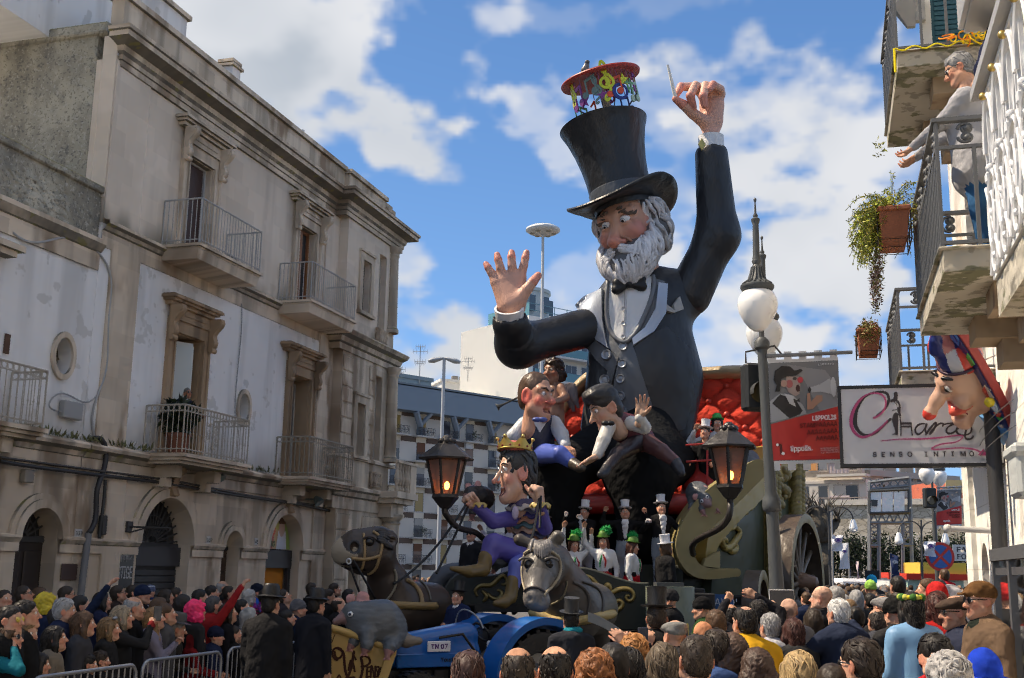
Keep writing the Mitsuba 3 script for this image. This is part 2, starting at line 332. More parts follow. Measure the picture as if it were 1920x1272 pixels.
L('shop_lintel',bx(uc-r,uc+r,-.32,-.2,2.08,2.5),'satin',c=(.03,.03,.033))
L('shop_frame',bx(uc-r,uc-r+.14,-.3,-.22,0,2.08)+bx(uc+r-.14,uc+r,-.3,-.22,0,2.08),'satin',c=(.03,.03,.033))
L('shop_interior',bx(uc-r+.14,uc+r-.14,-.36,-.34,0,2.08),'matte',c=(.52,.19,.02),label='orange painted shop doorway')
# lunette poster over the orange doorway
def _pz(m,o,c):return uz(m,o,o+.004).col(c)
lun=Polygon(arc(uc,zs+.02,r-.03,0,180,33))
pm=[_pz(lun,-.27,(.62,.42,.20))]
pm+=[_pz(lun&Point(uc-.45,zs+.25).buffer(.42),-.2655,(.55,.10,.09)),_pz(lun&Point(uc+.75,zs+.3).buffer(.42),-.2655,(.32,.45,.12)),_pz(lun&Point(uc+.1,zs+.75).buffer(.28),-.2655,(.6,.55,.15)),_pz(lun&Polygon([(uc+.1,zs),(uc+.18,zs+.45),(uc+.55,zs+.45),(uc+.62,zs)]),-.261,(.66,.68,.72)),_pz(affinity.scale(Point(uc+.34,zs+.52).buffer(.15),1,1.35)&lun,-.2565,(.60,.42,.32)),_pz(Polygon(arc(uc+.34,zs+.62,.17,0,180,15)),-.252,(.16,.09,.05))]
def word(txt,h,x,z,o,c,bold=False,sl=0.0,plane=None,w=None,yaw=None):
 t=meshkit.text_mesh(txt,h,.006,bold);v=t.vertices
 k=1.0 if w is None else w/max(v[:,0].max(),1e-6)
 return M(np.stack([x+v[:,0]*k+sl*v[:,1],o+v[:,2],z+v[:,1]],1),t.faces[:,::-1],c)
pm+=[word('Birre',.2,uc-.62,zs+.36,-.25,(.75,.12,.08),True,.25),word('Gusto',.16,uc-.6,zs+.08,-.25,(.12,.16,.07),True,.2)]
L('lunette_poster',cat(pm),'satin',label='colourful half-round shop poster with a smiling face')
for uk in(ARCH[1][0],ARCH[3][0]):
 r0=[a[1]for a in ARCH if a[0]==uk][0]
 pts=[(.06,2.5+r0+.02),(.2,2.5+r0+.05),(.14,2.5+r0+.2),(.2,2.5+r0+.42),(.32,2.5+r0+.5),(.3,2.5+r0+.6),(0.0,2.5+r0+.62),(0.0,2.5+r0)]
 L('keystone',uz(poly(pts),0,.2).tf(A([[0,1,0],[1,0,0],[0,0,1]]),(uk-.1,0,0)),'brown_stone')
# french windows ----------------------------------------------------------------------------------
def corbel(u,o,z,h,par,mt):
 t=np.linspace(0,1,14);x=.26-.2*t+.05*np.sin(t*9)
 pts=[(o,z)]+[(o+a,z-h*b)for a,b in zip(x,t)]+[(o,z-h)]
 m=prism(poly(pts),-.08,.08);m=M(np.stack([u+m.v[:,2],m.v[:,0],m.v[:,1]],1),m.f)
 c1=lathe([(0,-.095),(.055,-.095),(.055,.095),(0,.095)],12);c1=M(np.stack([u+c1 .v[:,2],o+.2+c1 .v[:,0],z-.09+c1 .v[:,1]],1),c1 .f)
 c2=M(np.stack([u+(c1 .v[:,0]-u),c1 .v[:,1]-.14,c1 .v[:,2]-h+.05],1),c1 .f)
 return L('corbel',m+c1+c2,mt,par)
def french(u0,u1,z0,z1,hu0,hu1,hz,mt,par=PA):
 t=thing_part('balcony_window',par);w=.24;f=hz-.17
 L('jamb',bx(u0-w,u0,0,.07,z0,z1+w)+bx(u0-w,u0-w+.07,.07,.1,z0,z1+w)+bx(u0-.05,u0,.07,.095,z0,z1),mt,t)
 L('jamb',bx(u1,u1+w,0,.07,z0,z1+w)+bx(u1+w-.07,u1+w,.07,.1,z0,z1+w)+bx(u1,u1+.05,.07,.095,z0,z1),mt,t)
 L('lintel',bx(u0,u1,0,.07,z1,z1+w)+bx(u0-w,u1+w,0,.11,z1+w,z1+w+.05),mt,t)
 L('frieze',bx(u0-w+.05,u1+w-.05,0,.09,z1+w+.05,f)+bx(u0-.02,u1+.02,.09,.11,z1+w+.12,f-.08),mt,t)
 ms=[]
 for zz0,zz1,o in((f,f+.07,.16),(f+.07,f+.12,.24),(f+.12,hz,.3),(hz,hz+.03,.27)):
  ms.append(bx(hu0+.3-o,hu1-.3+o,0,o,zz0,zz1))
 L('hood',cat(ms),'limestone' if mt=='limestone' else mt,t)
 for u in(u0-w+.02,u1+w-.02):corbel(u,.09,f,.62,t,mt)
 L('reveal',bx(u0-.002,u0+.02,-.4,0,z0,z1)+bx(u1-.02,u1+.002,-.4,0,z0,z1)+bx(u0,u1,-.4,0,z1-.02,z1+.002),mt,t)
 return t
def thing_part(name,par):return numbered(par+'__'+name)
w1=french(-.97,-.02,8.3,10.45,-1.52,.42,11.12,'limestone')
L('roller_blind',bx(-.9,-.09,-.22,-.18,8.3,10.4)+cat([bx(-.9,-.09,-.18,-.172,8.32+k*.055,8.32+k*.055+.044)for k in range(37)]),'satin',w1,c=(.06,.035,.03),label='lowered dark brown roller blind')
L('frame',bx(-.97,-.9,-.25,-.13,8.3,10.45)+bx(-.09,-.02,-.25,-.13,8.3,10.45)+bx(-.9,-.09,-.25,-.13,10.4,10.45),'satin',w1,c=(.35,.35,.34))
w2=french(3.98,4.94,8.3,10.47,3.44,5.42,11.12,'limestone')
def glazed(t,u0,u1,z0,z1,col,o=-.25,mid=(),two=True):
 fr=bx(u0,u0+.08,o,o+.08,z0,z1)+bx(u1-.08,u1,o,o+.08,z0,z1)+bx(u0+.08,u1-.08,o,o+.08,z1-.08,z1)
 if two:fr=fr+bx((u0+u1)/2-.06,(u0+u1)/2+.06,o,o+.1,z0,z1-.08)
 for zz in mid:fr=fr+bx(u0+.08,u1-.08,o,o+.07,zz,zz+.08)
 L('frame',fr,'satin',t,c=col);L('pane',bx(u0,u1,o+.01,o+.02,z0,z1),'gloss',t,c=(.03,.033,.036))
glazed(w2,3.98,4.94,8.3,10.47,(.24,.10,.04),-.22)
w3=french(-1.0,.03,4.2,6.7,-1.5,.38,7.36,'brown_stone')
def leaf(t,u0,u1,o,z0,z1,ang,hinge,c):
 m=bx(0,u1-u0,0,.05,z0,z1)+cat([bx(.06,u1-u0-.06,.05,.062,a,b)+bx(.1,u1-u0-.1,.062,.072,a+.04,b-.04)for a,b in((z0+.08,z0+.42),(z0+.5,z1-.1))])
 return L('door_leaf',m.rot('z',ang).mv(hinge,o,0),'satin',t,c=c)
leaf(w3,0,.5,-.32,4.2,6.6,30,-.62,(.50,.53,.50));L('door_edge',bx(-.2,-.14,-.36,-.05,4.2,6.55),'satin',w3,c=(.55,.56,.52))
L('inner_wall',bx(-1.0,.03,-.44,-.42,4.2,6.7),'brown_stone',w3)
w4=french(4.05,5.05,4.2,6.7,3.44,5.4,7.36,'brown_stone')
leaf(w4,0,.56,-.2,4.2,6.6,-18,4.1,(.50,.49,.43));leaf(w4,0,.35,-.36,4.2,6.6,-70,5.0,(.45,.44,.4))
# oval windows
def oval(u,z,par,plane=LB):
 t=thing_part('oval_window',par)
 ring=ell_hole(u,z,.31,.42)-ell_hole(u,z,.23,.32)
 L('surround',uz(ring,0,.05),'limestone',t);L('pane',uz(ell_hole(u,z,.24,.33),-.3,-.28),'gloss',t,c=(.05,.04,.025))
 L('frame',bx(u-.02,u+.02,-.28,-.25,z-.33,z+.33)+bx(u-.24,u+.24,-.28,-.25,z-.02,z+.02),'satin',t,c=(.16,.12,.07))
oval(1.92,5.56,PA);oval(-4.25,5.6,HS)
# balconies -----------------------------------------------------------------------------------------
def balcony(u0,u1,z,par,col,bars,ornate=False,dep=.86,rail=.92,under='limestone',br=True):
 t=thing_part('balcony',par)
 if ornate:
  ms=[bx(u0-.06,u1+.06,0,dep+.08,z-.07,z),bx(u0-.02,u1+.02,0,dep+.02,z-.13,z-.07),bx(u0+.05,u1-.05,0,dep-.05,z-.19,z-.13)]
 else:
  ms=[bx(u0-.05,u1+.05,0,dep+.06,z-.06,z),bx(u0-.01,u1+.01,0,dep+.01,z-.1,z-.06),M([[u0+.03,0,z-.3],[u1-.03,0,z-.3],[u1-.03,dep-.04,z-.3],[u0+.03,dep-.04,z-.3],[u0-.01,0,z-.1],[u1+.01,0,z-.1],[u1+.01,dep,z-.1],[u0-.01,dep,z-.1]],[[3,2,1,0],[0,1,5,4],[2,3,7,6],[1,2,6,5],[3,0,4,7]])]
 L('slab',cat(ms),under,t)
 if ornate and br:
  for u in(u0+.5,u1-.5):L('bracket',bx(u-.12,u+.12,0,.5,z-.42,z-.19)+bx(u-.1,u+.1,0,.3,z-.6,z-.42),'limestone',t)
 ms=[];e=.02;path=[(u0,0.02),(u0,dep),(u1,dep),(u1,.02)]
 for(a,b),(c,d)in zip(path[:-1],path[1:]):
  for zz,rr in((z+rail,.018),(z+.08,.013))+(((z+rail-.12,.01),)if ornate else()):ms.append(tube([[a,b,zz],[c,d,zz]],rr,6))
  n=max(2,int(math.hypot(c-a,d-b)/bars))
  for k in range(n+1):
   q=k/n;x,y=a+(c-a)*q,b+(d-b)*q
   ms.append(tube([[x,y,z+.02],[x,y,z+rail]],.009 if k not in(0,n)else.016,5))
   if ornate:
    ms.append(ball(.02,0).mv(x,y,z+.4));ms.append(ball(.017,0).mv(x,y,z+rail-.12));ms.append(ball(.017,0).mv(x,y,z+.1))
    if k<n:
     x2,y2=a+(c-a)*(k+.5)/n,b+(d-b)*(k+.5)/n;dx,dy=(c-a)/n*.4,(d-b)/n*.4
     ms.append(tube([[x2+dx*math.cos(s),y2+dy*math.cos(s),z+rail-.06+.05*math.sin(s)]for s in np.linspace(0,6.28,9)],.006,4))
 if ornate:
  uc=u0+(u1-u0)*.42
  for k in range(16):
   rr=rng.uniform(.03,.09);cx,cz=uc+rng.uniform(-.17,.17),z+rng.uniform(.15,rail-.2)
   ms.append(tube([[cx+rr*(1-s/9)*math.cos(s),dep+.005,cz+rr*(1-s/9)*math.sin(s)]for s in np.linspace(0,8,14)],.007,4))
 L('railing',cat(ms),'satin',t,c=col)
 return t
balcony(-1.66,.74,8.3,PA,(.34,.335,.32),.105);balcony(3.2,5.68,8.3,PA,(.34,.335,.32),.105)
balcony(-1.72,.72,4.18,PA,(.36,.32,.26),.115,True);balcony(3.54,5.98,4.18,PA,(.27,.24,.19),.115,True)
# air grate beside the first upper balcony
L('vent_grate',bx(.78,1.16,.0,.05,8.35,8.8)+cat([bx(.82+k*.06,.85+k*.06,.05,.07,8.4,8.76)for k in range(6)]),'satin',c=(.16,.15,.13))
# corner bay -----------------------------------------------------------------------------------------
bay_u=sbox(U1,8.22,UB,11.5)-hole(7.25,7.8,8.95,10.4)-hole(8.45,8.95,8.75,10.9)
bay_m=sbox(U1,4.0,UB,8.22)-hole(7.25,7.8,5.05,6.45)-hole(8.5,8.98,5.05,7.4)
bay_g=sbox(U1,0,UB,4.0)-arch_hole(7.55,.3,2.3,.9)
for nm,g in(('upper_wall',bay_u),('middle_wall',bay_m),('ground_wall',bay_g)):
 L(nm,uz(g,-.25,.3),'beige_plaster' if nm=='upper_wall' else 'limestone')
L('corner_flank',bx(UB-.3,UB,-8,-.26,0,11.9),'limestone')
for z in np.arange(5.15,7.6,.41):
 for a,b in((6.33,7.0),(8.05,8.42)):
  L('block',cbx(a,b-.015,.3,.325,z,z+.385,.012),'limestone')
for z in np.arange(.15,3.5,.42):
 for a,b in((6.33,7.15),(7.95,8.75),(8.75,9.6)):
  L('block',cbx(a,b-.015,.3,.325,z,z+.395,.012),'limestone')
def slim(u0,u1,z0,z1,par=PA,o=.3,mid=None):
 t=thing_part('window',par)
 L('surround',bx(u0-.2,u0,o,o+.06,z0,z1+.2)+bx(u1,u1+.2,o,o+.06,z0,z1+.2)+bx(u0,u1,o,o+.06,z1,z1+.2)+bx(u0-.22,u1+.22,o,o+.1,z1+.2,z1+.27),'limestone',t)
 L('sill',bx(u0-.24,u1+.24,o,o+.12,z0-.09,z0),'limestone',t)
 glazed(t,u0,u1,z0,z1,(.42,.39,.33)if z0<7 else(.06,.06,.06),o-.25,mid or(z1-.5,),False)
slim(7.25,7.8,8.95,10.4);slim(7.25,7.8,5.05,6.45)
for z0,z1 in((8.75,10.9),(5.05,7.4)):
 t=thing_part('window',PA);a=8.47 if z0>7 else 8.5
 glazed(t,a,a+.48,z0,z1,(.40,.36,.3),.05,(z1-.75,),False)
for dz,o in((0,.3),):
 moulding(U1+.05,UB-.05,[(o+p[0],p[1])for p in P_TOP],name='cornice',ret=True)
 moulding(U1+.04,UB,[(.3,7.7),(.34,7.7),(.34,7.86),(.40,7.9),(.44,8.02),(.55,8.1),(.6,8.2),(.56,8.24),(.3,8.3)],name='string_course')
 moulding(U1+.02,UB,[(.3,3.6),(.34,3.6),(.34,3.9),(.40,3.94),(.44,4.05),(.5,4.1),(.5,4.18),(.3,4.24)],name='lower_cornice')
 moulding(U1+.02,UB,[(.3,4.92),(.36,4.92),(.36,5.0),(.3,5.02)],name='string_course')
def column(u,o,z0,z1,r,par=PA):
 p=[(r*1.3,z0),(r*1.3,z0+.1),(r*1.1,z0+.14),(r,z0+.2)]+[(r*(1-.12*t),z0+.2+(z1-z0-.5)*t)for t in np.linspace(0,1,6)]+[(r*1.05,z1-.26),(r*.95,z1-.2),(r*1.25,z1-.1),(r*1.35,z1-.05),(r*1.35,z1),(0,z1)]
 return L('column',lathe(p,20).mv(u,o,0),'limestone',par,smooth=40)
column(9.35,.34,8.75,11.3,.17);column(9.45,.42,5.05,7.75,.17);column(9.5,.5,.6,3.6,.27)
for k in range(5):
 for z in(8.3,4.28):
  L('baluster',lathe([(.03,0),(.05,.03),(.028,.08),(.06,.2),(.03,.33),(.05,.38),(.05,.42)],10).mv(8.35+k*.16,.36,z),'limestone',smooth=True)
L('corner_terrace',bx(8.7,10.25,.3,1.0,4.02,4.2)+bx(8.8,10.15,.3,.9,3.88,4.02)+bx(9.0,9.9,.3,.7,3.5,3.88),'limestone')
L('terrace_parapet',bx(9.75,10.2,.6,.95,4.2,4.98)+bx(8.75,10.22,.85,.98,4.98,5.06)+cat([lathe([(.05,0),(.07,.05),(.035,.15),(.08,.35),(.04,.6),(.06,.78)],8).mv(8.85+k*.2,.9,4.2)for k in range(5)]),'limestone')
# drain, chimney and roof pieces -----------------------------------------------------------------------
L('roof_pipe',lathe([(.06,12.5),(.06,14.5),(0,14.5)],12).mv(9.9-3.1,-1.5,-.35),'satin',c=(.62,.62,.62))
ch=L('chimney',bx(2.62,3.0,-1.7,-1.3,12.0,14.2),'white_plaster');L('chimney_cap',bx(2.56,3.06,-1.76,-1.24,14.2,14.27)+bx(2.6,3.02,-1.72,-1.28,14.32,14.4),'limestone')
L('roof_room',bx(-9,.85,-8,-1.5,12.0,14.55),'white_plaster');L('roof_room_coping',bx(-9,.93,-8.05,-1.42,14.55,14.66),'limestone')
L('roof_room',bx(.95,3.25,-6,-1.9,12.0,14.1),'white_plaster');L('roof_room_coping',bx(.95,3.33,-6,-1.84,14.1,14.18),'limestone')
# lower house -----------------------------------------------------------------------------------------
hw=sbox(-16,4.0,U0,7.75)-ell_hole(-4.25,5.6,.24,.33)-hole(-7.7,-6.75,4.2,6.7)
hg=sbox(-16,0,U0,4.0)-arch_hole(*ARCH[0])-arch_hole(-8.6,.9,2.5)
L('upper_wall',uz(hw,-.45,-.01),'white_plaster',HS);L('ground_wall',uz(hg,-.5,-.01),'limestone',HS)
L('parapet',bx(-16,U0-.02,-.35,-.05,7.9,8.75),'rough_wall',HS,label='dark grey weathered parapet');L('parapet_coping',cbx(-16,U0-.02,-.4,.02,8.75,8.88,.02),'rough_wall',HS)
moulding(-16,U0-.02,[(0,7.3),(.03,7.3),(.03,7.62),(.07,7.64),(.16,7.76),(.16,7.84),(0,7.9)],HS,name='string_course',ret=False)
moulding(-16,U0-.02,P_LOW,HS,name='lower_cornice',ret=False)
for a0,a1 in((-7.5,-4.92),(-3.92,U0)):moulding(a0,a1,[(0,2.28),(.05,2.28),(.05,2.42),(.1,2.5),(.1,2.54),(0,2.56)],HS,name='impost_band',ret=False)
L('back_mass',bx(-16,U0-.05,-12,-.55,0,7.9),'white_plaster',HS)
uc,r,zs=ARCH[0];archivolt(uc,r,zs,.24,HS)
L('arched_door',bx(uc-r,uc+r,-.34,-.3,0,zs)+cat([cbx(uc+s,uc+s+.4,-.3,-.27,z0,z1,.015)for s in(-.45,.05)for z0,z1 in((.2,.9),(1.0,2.3))]),'satin',HS,c=(.03,.022,.018));fanlight(uc,r,zs,HS,9)
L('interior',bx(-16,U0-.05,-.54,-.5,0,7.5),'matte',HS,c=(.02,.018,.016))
L('door_niche',bx(-7.7,-6.75,-.3,-.26,4.2,6.7),'satin',HS,c=(.3,.3,.28))
balcony(-8.2,-5.45,4.18,HS,(.34,.30,.24),.13,True,.7)
L('window_hood',bx(-8.4,-5.75,0,.3,7.0,7.1)+bx(-8.3,-5.85,0,.22,6.9,7.0),'limestone',HS)
# things fixed on the walls ------------------------------------------------------------------------------
def pts_on(px,o):return[LB.w(M([[*(lambda q:(q[0],o,q[1]))(LB.px(x,y,o))]],np.zeros((0,3)))).v[0]for x,y in px]
def cable(px,r,o,name,label,c=(.06,.06,.06),n=40):
 add(name,tube(spline(pts_on(px,o),n),r,6),'satin',c,smooth=True,label=label,cat_='cable')
cable([(24,437),(70,455),(130,445),(180,470),(204,505),(203,600),(197,700),(180,750),(178,822)],.022,.03,'wall_cable','grey cable looping over the upper white wall then running down',(.33,.33,.32))
cable([(178,822),(196,835),(197,870),(182,920),(180,960),(166,1000)],.05,.12,'wall_conduit','thick black corrugated conduit dropping past the lower cornice',(.025,.025,.027))
cable([(0,865),(60,875),(130,884),(200,893),(300,905),(420,925),(560,946),(640,965)],.035,.13,'wall_cable','black cable bundle strung under the lower cornice',(.03,.03,.03),60)
cable([(0,858),(90,870),(200,885),(330,903),(470,930),(600,948),(650,955)],.022,.15,'wall_cable','thinner dark cable just above the black bundle',(.05,.045,.04),60)
cable([(178,745),(150,752),(100,745),(92,760),(104,770),(118,772)],.014,.05,'wall_cable','thin pale cable curling to the meter box',(.3,.3,.29))
cable([(197,900),(192,960),(188,990),(186,1010)],.03,.1,'wall_cable','short dark cable hanging beside the drainpipe',(.03,.03,.03))
cable([(453,570),(451,640),(445,700),(441,790)],.012,.03,'wall_cable','thin cable running down the white wall by the oval window',(.28,.28,.28))
add('drainpipe',tube(pts_on([(166,1000),(155,1085),(150,1130),(148,1180)],.1),.06,10),'satin',(.16,.16,.165),smooth=40,label='grey metal drainpipe below the black conduit',cat_='drainpipe')
add('drainpipe',tube(pts_on([(640,945),(632,1000),(628,1060),(625,1120)],.1),.05,10),'satin',(.10,.095,.09),smooth=40,label='dark drainpipe at the joint between facade and corner bay',cat_='drainpipe')
def wallbox(px,py,w,h,c,nm,label,o=.0,dep=.12):
 u,z=LB.px(px,py,o);return add(nm,LB.w(cbx(u-w/2,u+w/2,o,o+dep,z-h/2,z+h/2,.015)),'satin',c,label=label,cat_='box' if 'sign' not in nm and 'plate' not in nm else 'sign')
wallbox(128,770,.5,.3,(.28,.28,.27),'meter_box','grey electrical box on the white wall');wallbox(45,893,.22,.22,(.22,.2,.17),'junction_box','small beige junction box above the left arched door')
wallbox(187,985,.12,.35,(.03,.03,.03),'junction_box','black narrow junction box right of the drainpipe',.03);wallbox(628,968,.18,.25,(.12,.12,.12),'junction_box','grey junction box near the corner bay',.05)
wallbox(128,1073,.42,.28,(.06,.035,.028),'brown_plate','plain brown plate right of the left arched door',0,.03)
wallbox(146,1000,.2,.14,(.45,.44,.42),'house_number_plate','white house number plate beside left arched door',0,.015);u,z=LB.px(146,1000);scene_txt=word('139',.07,u-.08,z-.035,.016,(.06,.06,.06));L('lettering',scene_txt,'matte','house_number_plate')
for(px,py),t,lb in(((390,1013),'132','white house number plate between the shutter and narrow door'),((480,1016),'43','white house number plate right of the narrow door')):
 k=wallbox(px,py,.16,.16,(.45,.44,.42),'house_number_plate',lb,0,.015);u,z=LB.px(px,py);L('lettering',word(t,.08,u-.07,z-.04,.016,(.06,.06,.06)),'matte',k)
u,z=LB.px(222,1066);sg=add('shop_sign',LB.w(cbx(u-.4,u+.4,0,.04,z-.35,z+.33,.008)),'gloss',(.012,.012,.013),label='black sign with thin white lettering beside the roller shutter',cat_='sign')
L('lettering',word('PRESTIGE',.22,u-.36,z-.18,.041,(.42,.42,.42),w=.72)+word('COLLECTION',.07,u-.3,z+.16,.041,(.3,.3,.3),w=.6)+cat([tube([[u-.2+k*.09,.045,z+.3],[u-.16+k*.08,.045,z+.12]],.008,4,c=(.3,.29,.27))for k in range(5)]),'matte',sg)
u,z=LB.px(12,645);add('wall_vent',LB.w(bx(u-.06,u+.06,0,.02,z-.16,z+.16)),'matte',(.10,.06,.04),label='small rusty vent plate high on the white wall',cat_='vent')
for(px,py),lb in(((405,893),'green-grey floodlight under the first floor balcony of the palazzo'),((592,938),'floodlight under the right balcony of the palazzo')):
 u,z=LB.px(px,py,.3);add('floodlight',LB.w(lathe([(.0,.1),(.05,.1),(.1,0),(.13,-.1),(0,-.06)],12).rot('x',40).mv(u,.35,z)+bx(u-.02,u+.02,0,.3,z,z+.04)),'satin',(.16,.2,.19),smooth=40,label=lb,cat_='lamp')
u,z=LB.px(240,988,.0);add('sign_bracket',LB.w(bx(u-.08,u+.08,0,.05,z-.1,z+.1)+tube([[u,.05,z],[u,.9,z-.02]],.02,6)+tube([[u,.05,z-.1],[u,.4,z-.02]],.015,6)),'satin',(.04,.04,.04),label='black iron bracket left of the shutter arch',cat_='bracket')
# potted plant and the man on the first-floor balcony are placed with the people
def tuft(P,n,h,w,c,s=0,rr=None):
 r=rr or np.random.default_rng(s);ms=[]
 for _ in range(n):
  b=P+A([r.normal(0,w),r.normal(0,w*.6),0]);d=A([r.normal(0,.5),r.normal(0,.5),1.]);d/=np.linalg.norm(d);hh=h*r.uniform(.4,1.2);q=np.cross(d,r.normal(size=3));q/=np.linalg.norm(q)+1e-9
  t=b+d*hh;m=b+d*hh*.5+q*hh*.12
  ms.append(M([b,m,t,b+d*hh*.5-q*hh*.12],[[0,1,2,3]],np.clip(A(c)*r.uniform(.6,1.4),0,1)))
 return cat(ms)
r0=np.random.default_rng(3)
add('ledge_weeds',cat([tuft(LB.pt(u,.1,4.2),10,.16,.1,(.10,.10,.04),rr=r0)for u in list(np.arange(-5.3,-3.2,.16))+list(np.arange(-2.8,-1.8,.16))+list(np.arange(.9,3.3,.22))]),'matte',label='dry weeds growing along the lower cornice',cat_='weeds',kind='stuff')
# ================================================================ right side of the street
_b=math.radians(15.5)
RB=Plane([2.92,7.513],[math.sin(_b),math.cos(_b),0],[-math.cos(_b),math.sin(_b),0])
_rP,_rd=RB.P,RB.d
def _u2(p):return(p.x-_rP[0])*_rd[0]+(p.y-_rP[1])*_rd[1]
def _sunny(p,n,uv):
 u=_u2(p);z=p.z
 c=mix((.66,.64,.59),(.76,.745,.70),fbm(u*1.3,z*1.1,3.,4))
 c=mix(c,(.52,.36,.20),smoothstep(.47,.62,fbm(u*1.1,z*.35,2.0,4))*smoothstep(5.6,6.6,u)*smoothstep(8.0,7.2,u)*.75)
 c=mix(c,(.35,.3,.24),smoothstep(.6,.8,fbm(u*2.1,z*.4,8.,4))*.5)
 jz=dr.abs(z/.74-dr.floor(z/.74)-.5);ju=u/.95+.5*odd(z/.74);ju=dr.abs(ju-dr.floor(ju)-.5)
 return mix(c,(.4,.36,.3),dr.maximum(smoothstep(.488,.497,jz),smoothstep(.491,.497,ju))*.6)
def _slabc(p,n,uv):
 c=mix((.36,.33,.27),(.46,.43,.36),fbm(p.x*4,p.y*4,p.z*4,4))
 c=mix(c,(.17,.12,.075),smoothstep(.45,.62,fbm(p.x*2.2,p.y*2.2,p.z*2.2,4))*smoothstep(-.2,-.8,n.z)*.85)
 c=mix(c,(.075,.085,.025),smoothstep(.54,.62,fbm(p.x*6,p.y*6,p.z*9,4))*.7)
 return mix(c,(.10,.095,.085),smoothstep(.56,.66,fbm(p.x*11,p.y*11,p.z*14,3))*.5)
def _brack(p,n,uv):
 c=mix((.30,.215,.14),(.42,.33,.23),fbm(p.x*3,p.y*3,p.z*5,4))
 return mix(c,(.13,.085,.055),smoothstep(.5,.7,fbm(p.x*4,p.y*4,p.z*3,4))*.6)
mat('sunny_wall',.9,.2,base=mikit.proc(_sunny),bump=lambda p,n,uv:fbm(p.x*7,p.y*7,p.z*7,4)*.03)
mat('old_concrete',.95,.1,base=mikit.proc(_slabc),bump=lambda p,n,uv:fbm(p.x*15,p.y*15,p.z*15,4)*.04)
mat('bracket_stone',.9,.15,base=mikit.proc(_brack),bump=lambda p,n,uv:fbm(p.x*18,p.y*18,p.z*18,3)*.02)
RH=thing('balcony_house','white house on the right with stacked stone balconies and grey iron railings','building')
WO=-.95
def R_(name,m,mt,par=RH,**k):return add(name,RB.w(m),mt,parent=par,**k)
w=sbox(-16,0,8.2,11.5)-arch_hole(6.85,.33,2.2)-hole(3.8,4.9,7.2,9.6)-hole(.6,1.6,4.3,6.8)-hole(5.6,6.6,4.3,6.8)
R_('wall',uz(w,WO-.4,WO),'sunny_wall');R_('end_wall',bx(7.9,8.2,-9,WO-.41,0,11.5),'sunny_wall');R_('roof',bx(-16,8.3,-9,WO+.3,11.5,11.8),'limestone')
R_('door_reveal',bx(6.4,7.3,WO-.45,WO-.41,0,2.7),'bracket_stone');R_('pilaster',bx(7.55,8.22,WO,WO+.06,0,4.0),'sunny_wall')
for u0,z0,z1 in((.6,4.3,6.8),(5.6,4.3,6.8)):R_('window_pane',bx(u0,u0+1,WO-.42,WO-.38,z0,z1),'gloss',c=(.03,.03,.035))
R_('shutter',cat([bx(3.78,3.83,WO+.02,WO+.56,7.25,9.6)]+[bx(3.765,3.785,WO+.06,WO+.52,7.3+k*.055,7.34+k*.055).rot('x',0)for k in range(40)]),'satin',c=(.02,.09,.13),label='open teal louvred shutter')
R_('shutter',bx(4.88,4.93,WO+.02,WO+.56,7.25,9.6),'satin',c=(.02,.09,.13),label='open teal louvred shutter')
R_('window_frame',bx(3.74,3.8,WO,WO+.9,7.25,7.33)+bx(3.7,3.77,WO+.56,WO+.66,7.25,9.6),'satin',c=(.6,.6,.58))
GREY=(.115,.12,.125)
def scroll(u,o,z,s,flip,ax='o',r=.012):
 """one cast-iron scroll pair lying in the railing plane (along o or along u)"""
 ms=[]
 for sg in(1,-1):
  t=np.linspace(0,1,22);a=t*9.0;rad=s*(.62-.5*t)
  x=rad*np.cos(a)+s*.55*flip;y=sg*(rad*np.sin(a)*.8+.03)
  P=np.stack([u+x*(ax=='u'),o+x*(ax=='o'),z+y],1);ms.append(tube(P,r,6));ms.append(ball(r*2.2,1).mv(P[-1]))
 return cat(ms)
def grey_balcony(u0,u1,z,par=RH,dep=0.0,scr=True,front=4,side=.115):
 t=thing_part('balcony',par)
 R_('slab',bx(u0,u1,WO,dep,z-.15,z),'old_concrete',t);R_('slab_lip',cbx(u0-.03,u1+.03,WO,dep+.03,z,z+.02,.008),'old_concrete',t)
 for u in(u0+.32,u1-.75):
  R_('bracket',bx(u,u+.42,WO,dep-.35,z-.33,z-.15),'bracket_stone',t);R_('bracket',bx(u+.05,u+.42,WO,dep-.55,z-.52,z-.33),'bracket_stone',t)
 rh=.93;R_('wall_band',bx(u0-.05,u1+.1,WO,WO+.12,z-.42,z-.15),'bracket_stone',t)
 path=[(u0,WO),(u0,dep),(u1,dep),(u1,WO)]
 for i,((a,b),(c,d))in enumerate(zip(path[:-1],path[1:])):
  L_=math.hypot(c-a,d-b);e=.016
  def bar(zz,h,wd,nm):
   m=bx(min(a,c)-wd,max(a,c)+wd,min(b,d)-wd,max(b,d)+wd,zz-h,zz+h);return R_(nm,m,'satin',t,c=GREY)
  bar(z+rh,.014,.03,'handrail');bar(z+rh-.2,.012,.014,'rail');bar(z+.05,.012,.014,'rail')
  n=front if i!=1 else int(L_/side)
  for k in range(1,n+1)if i!=1 else range(0,n+1):
   q=k/n;x,y=a+(c-a)*q,b+(d-b)*q
   if i==2 and k==n:continue
   R_('bar',bx(x-.013,x+.013,y-.013,y+.013,z+.02,z+rh-.2 if i!=1 or k not in(0,n)else z+rh),'satin',t,c=GREY)
  ns=2 if i!=1 else int(L_/.34)
  for k in range(ns):
   q=(k+.5)/ns;R_('scroll',scroll(a+(c-a)*q,b+(d-b)*q,z+rh-.1,.085,1 if k%2 else-1,'u' if i==1 else 'o'),'satin',t,c=GREY,smooth=True)
 return t
grey_balcony(0,2.2,4.29);grey_balcony(4.95,7.2,4.29);bt=grey_balcony(3.17,5.42,7.2)
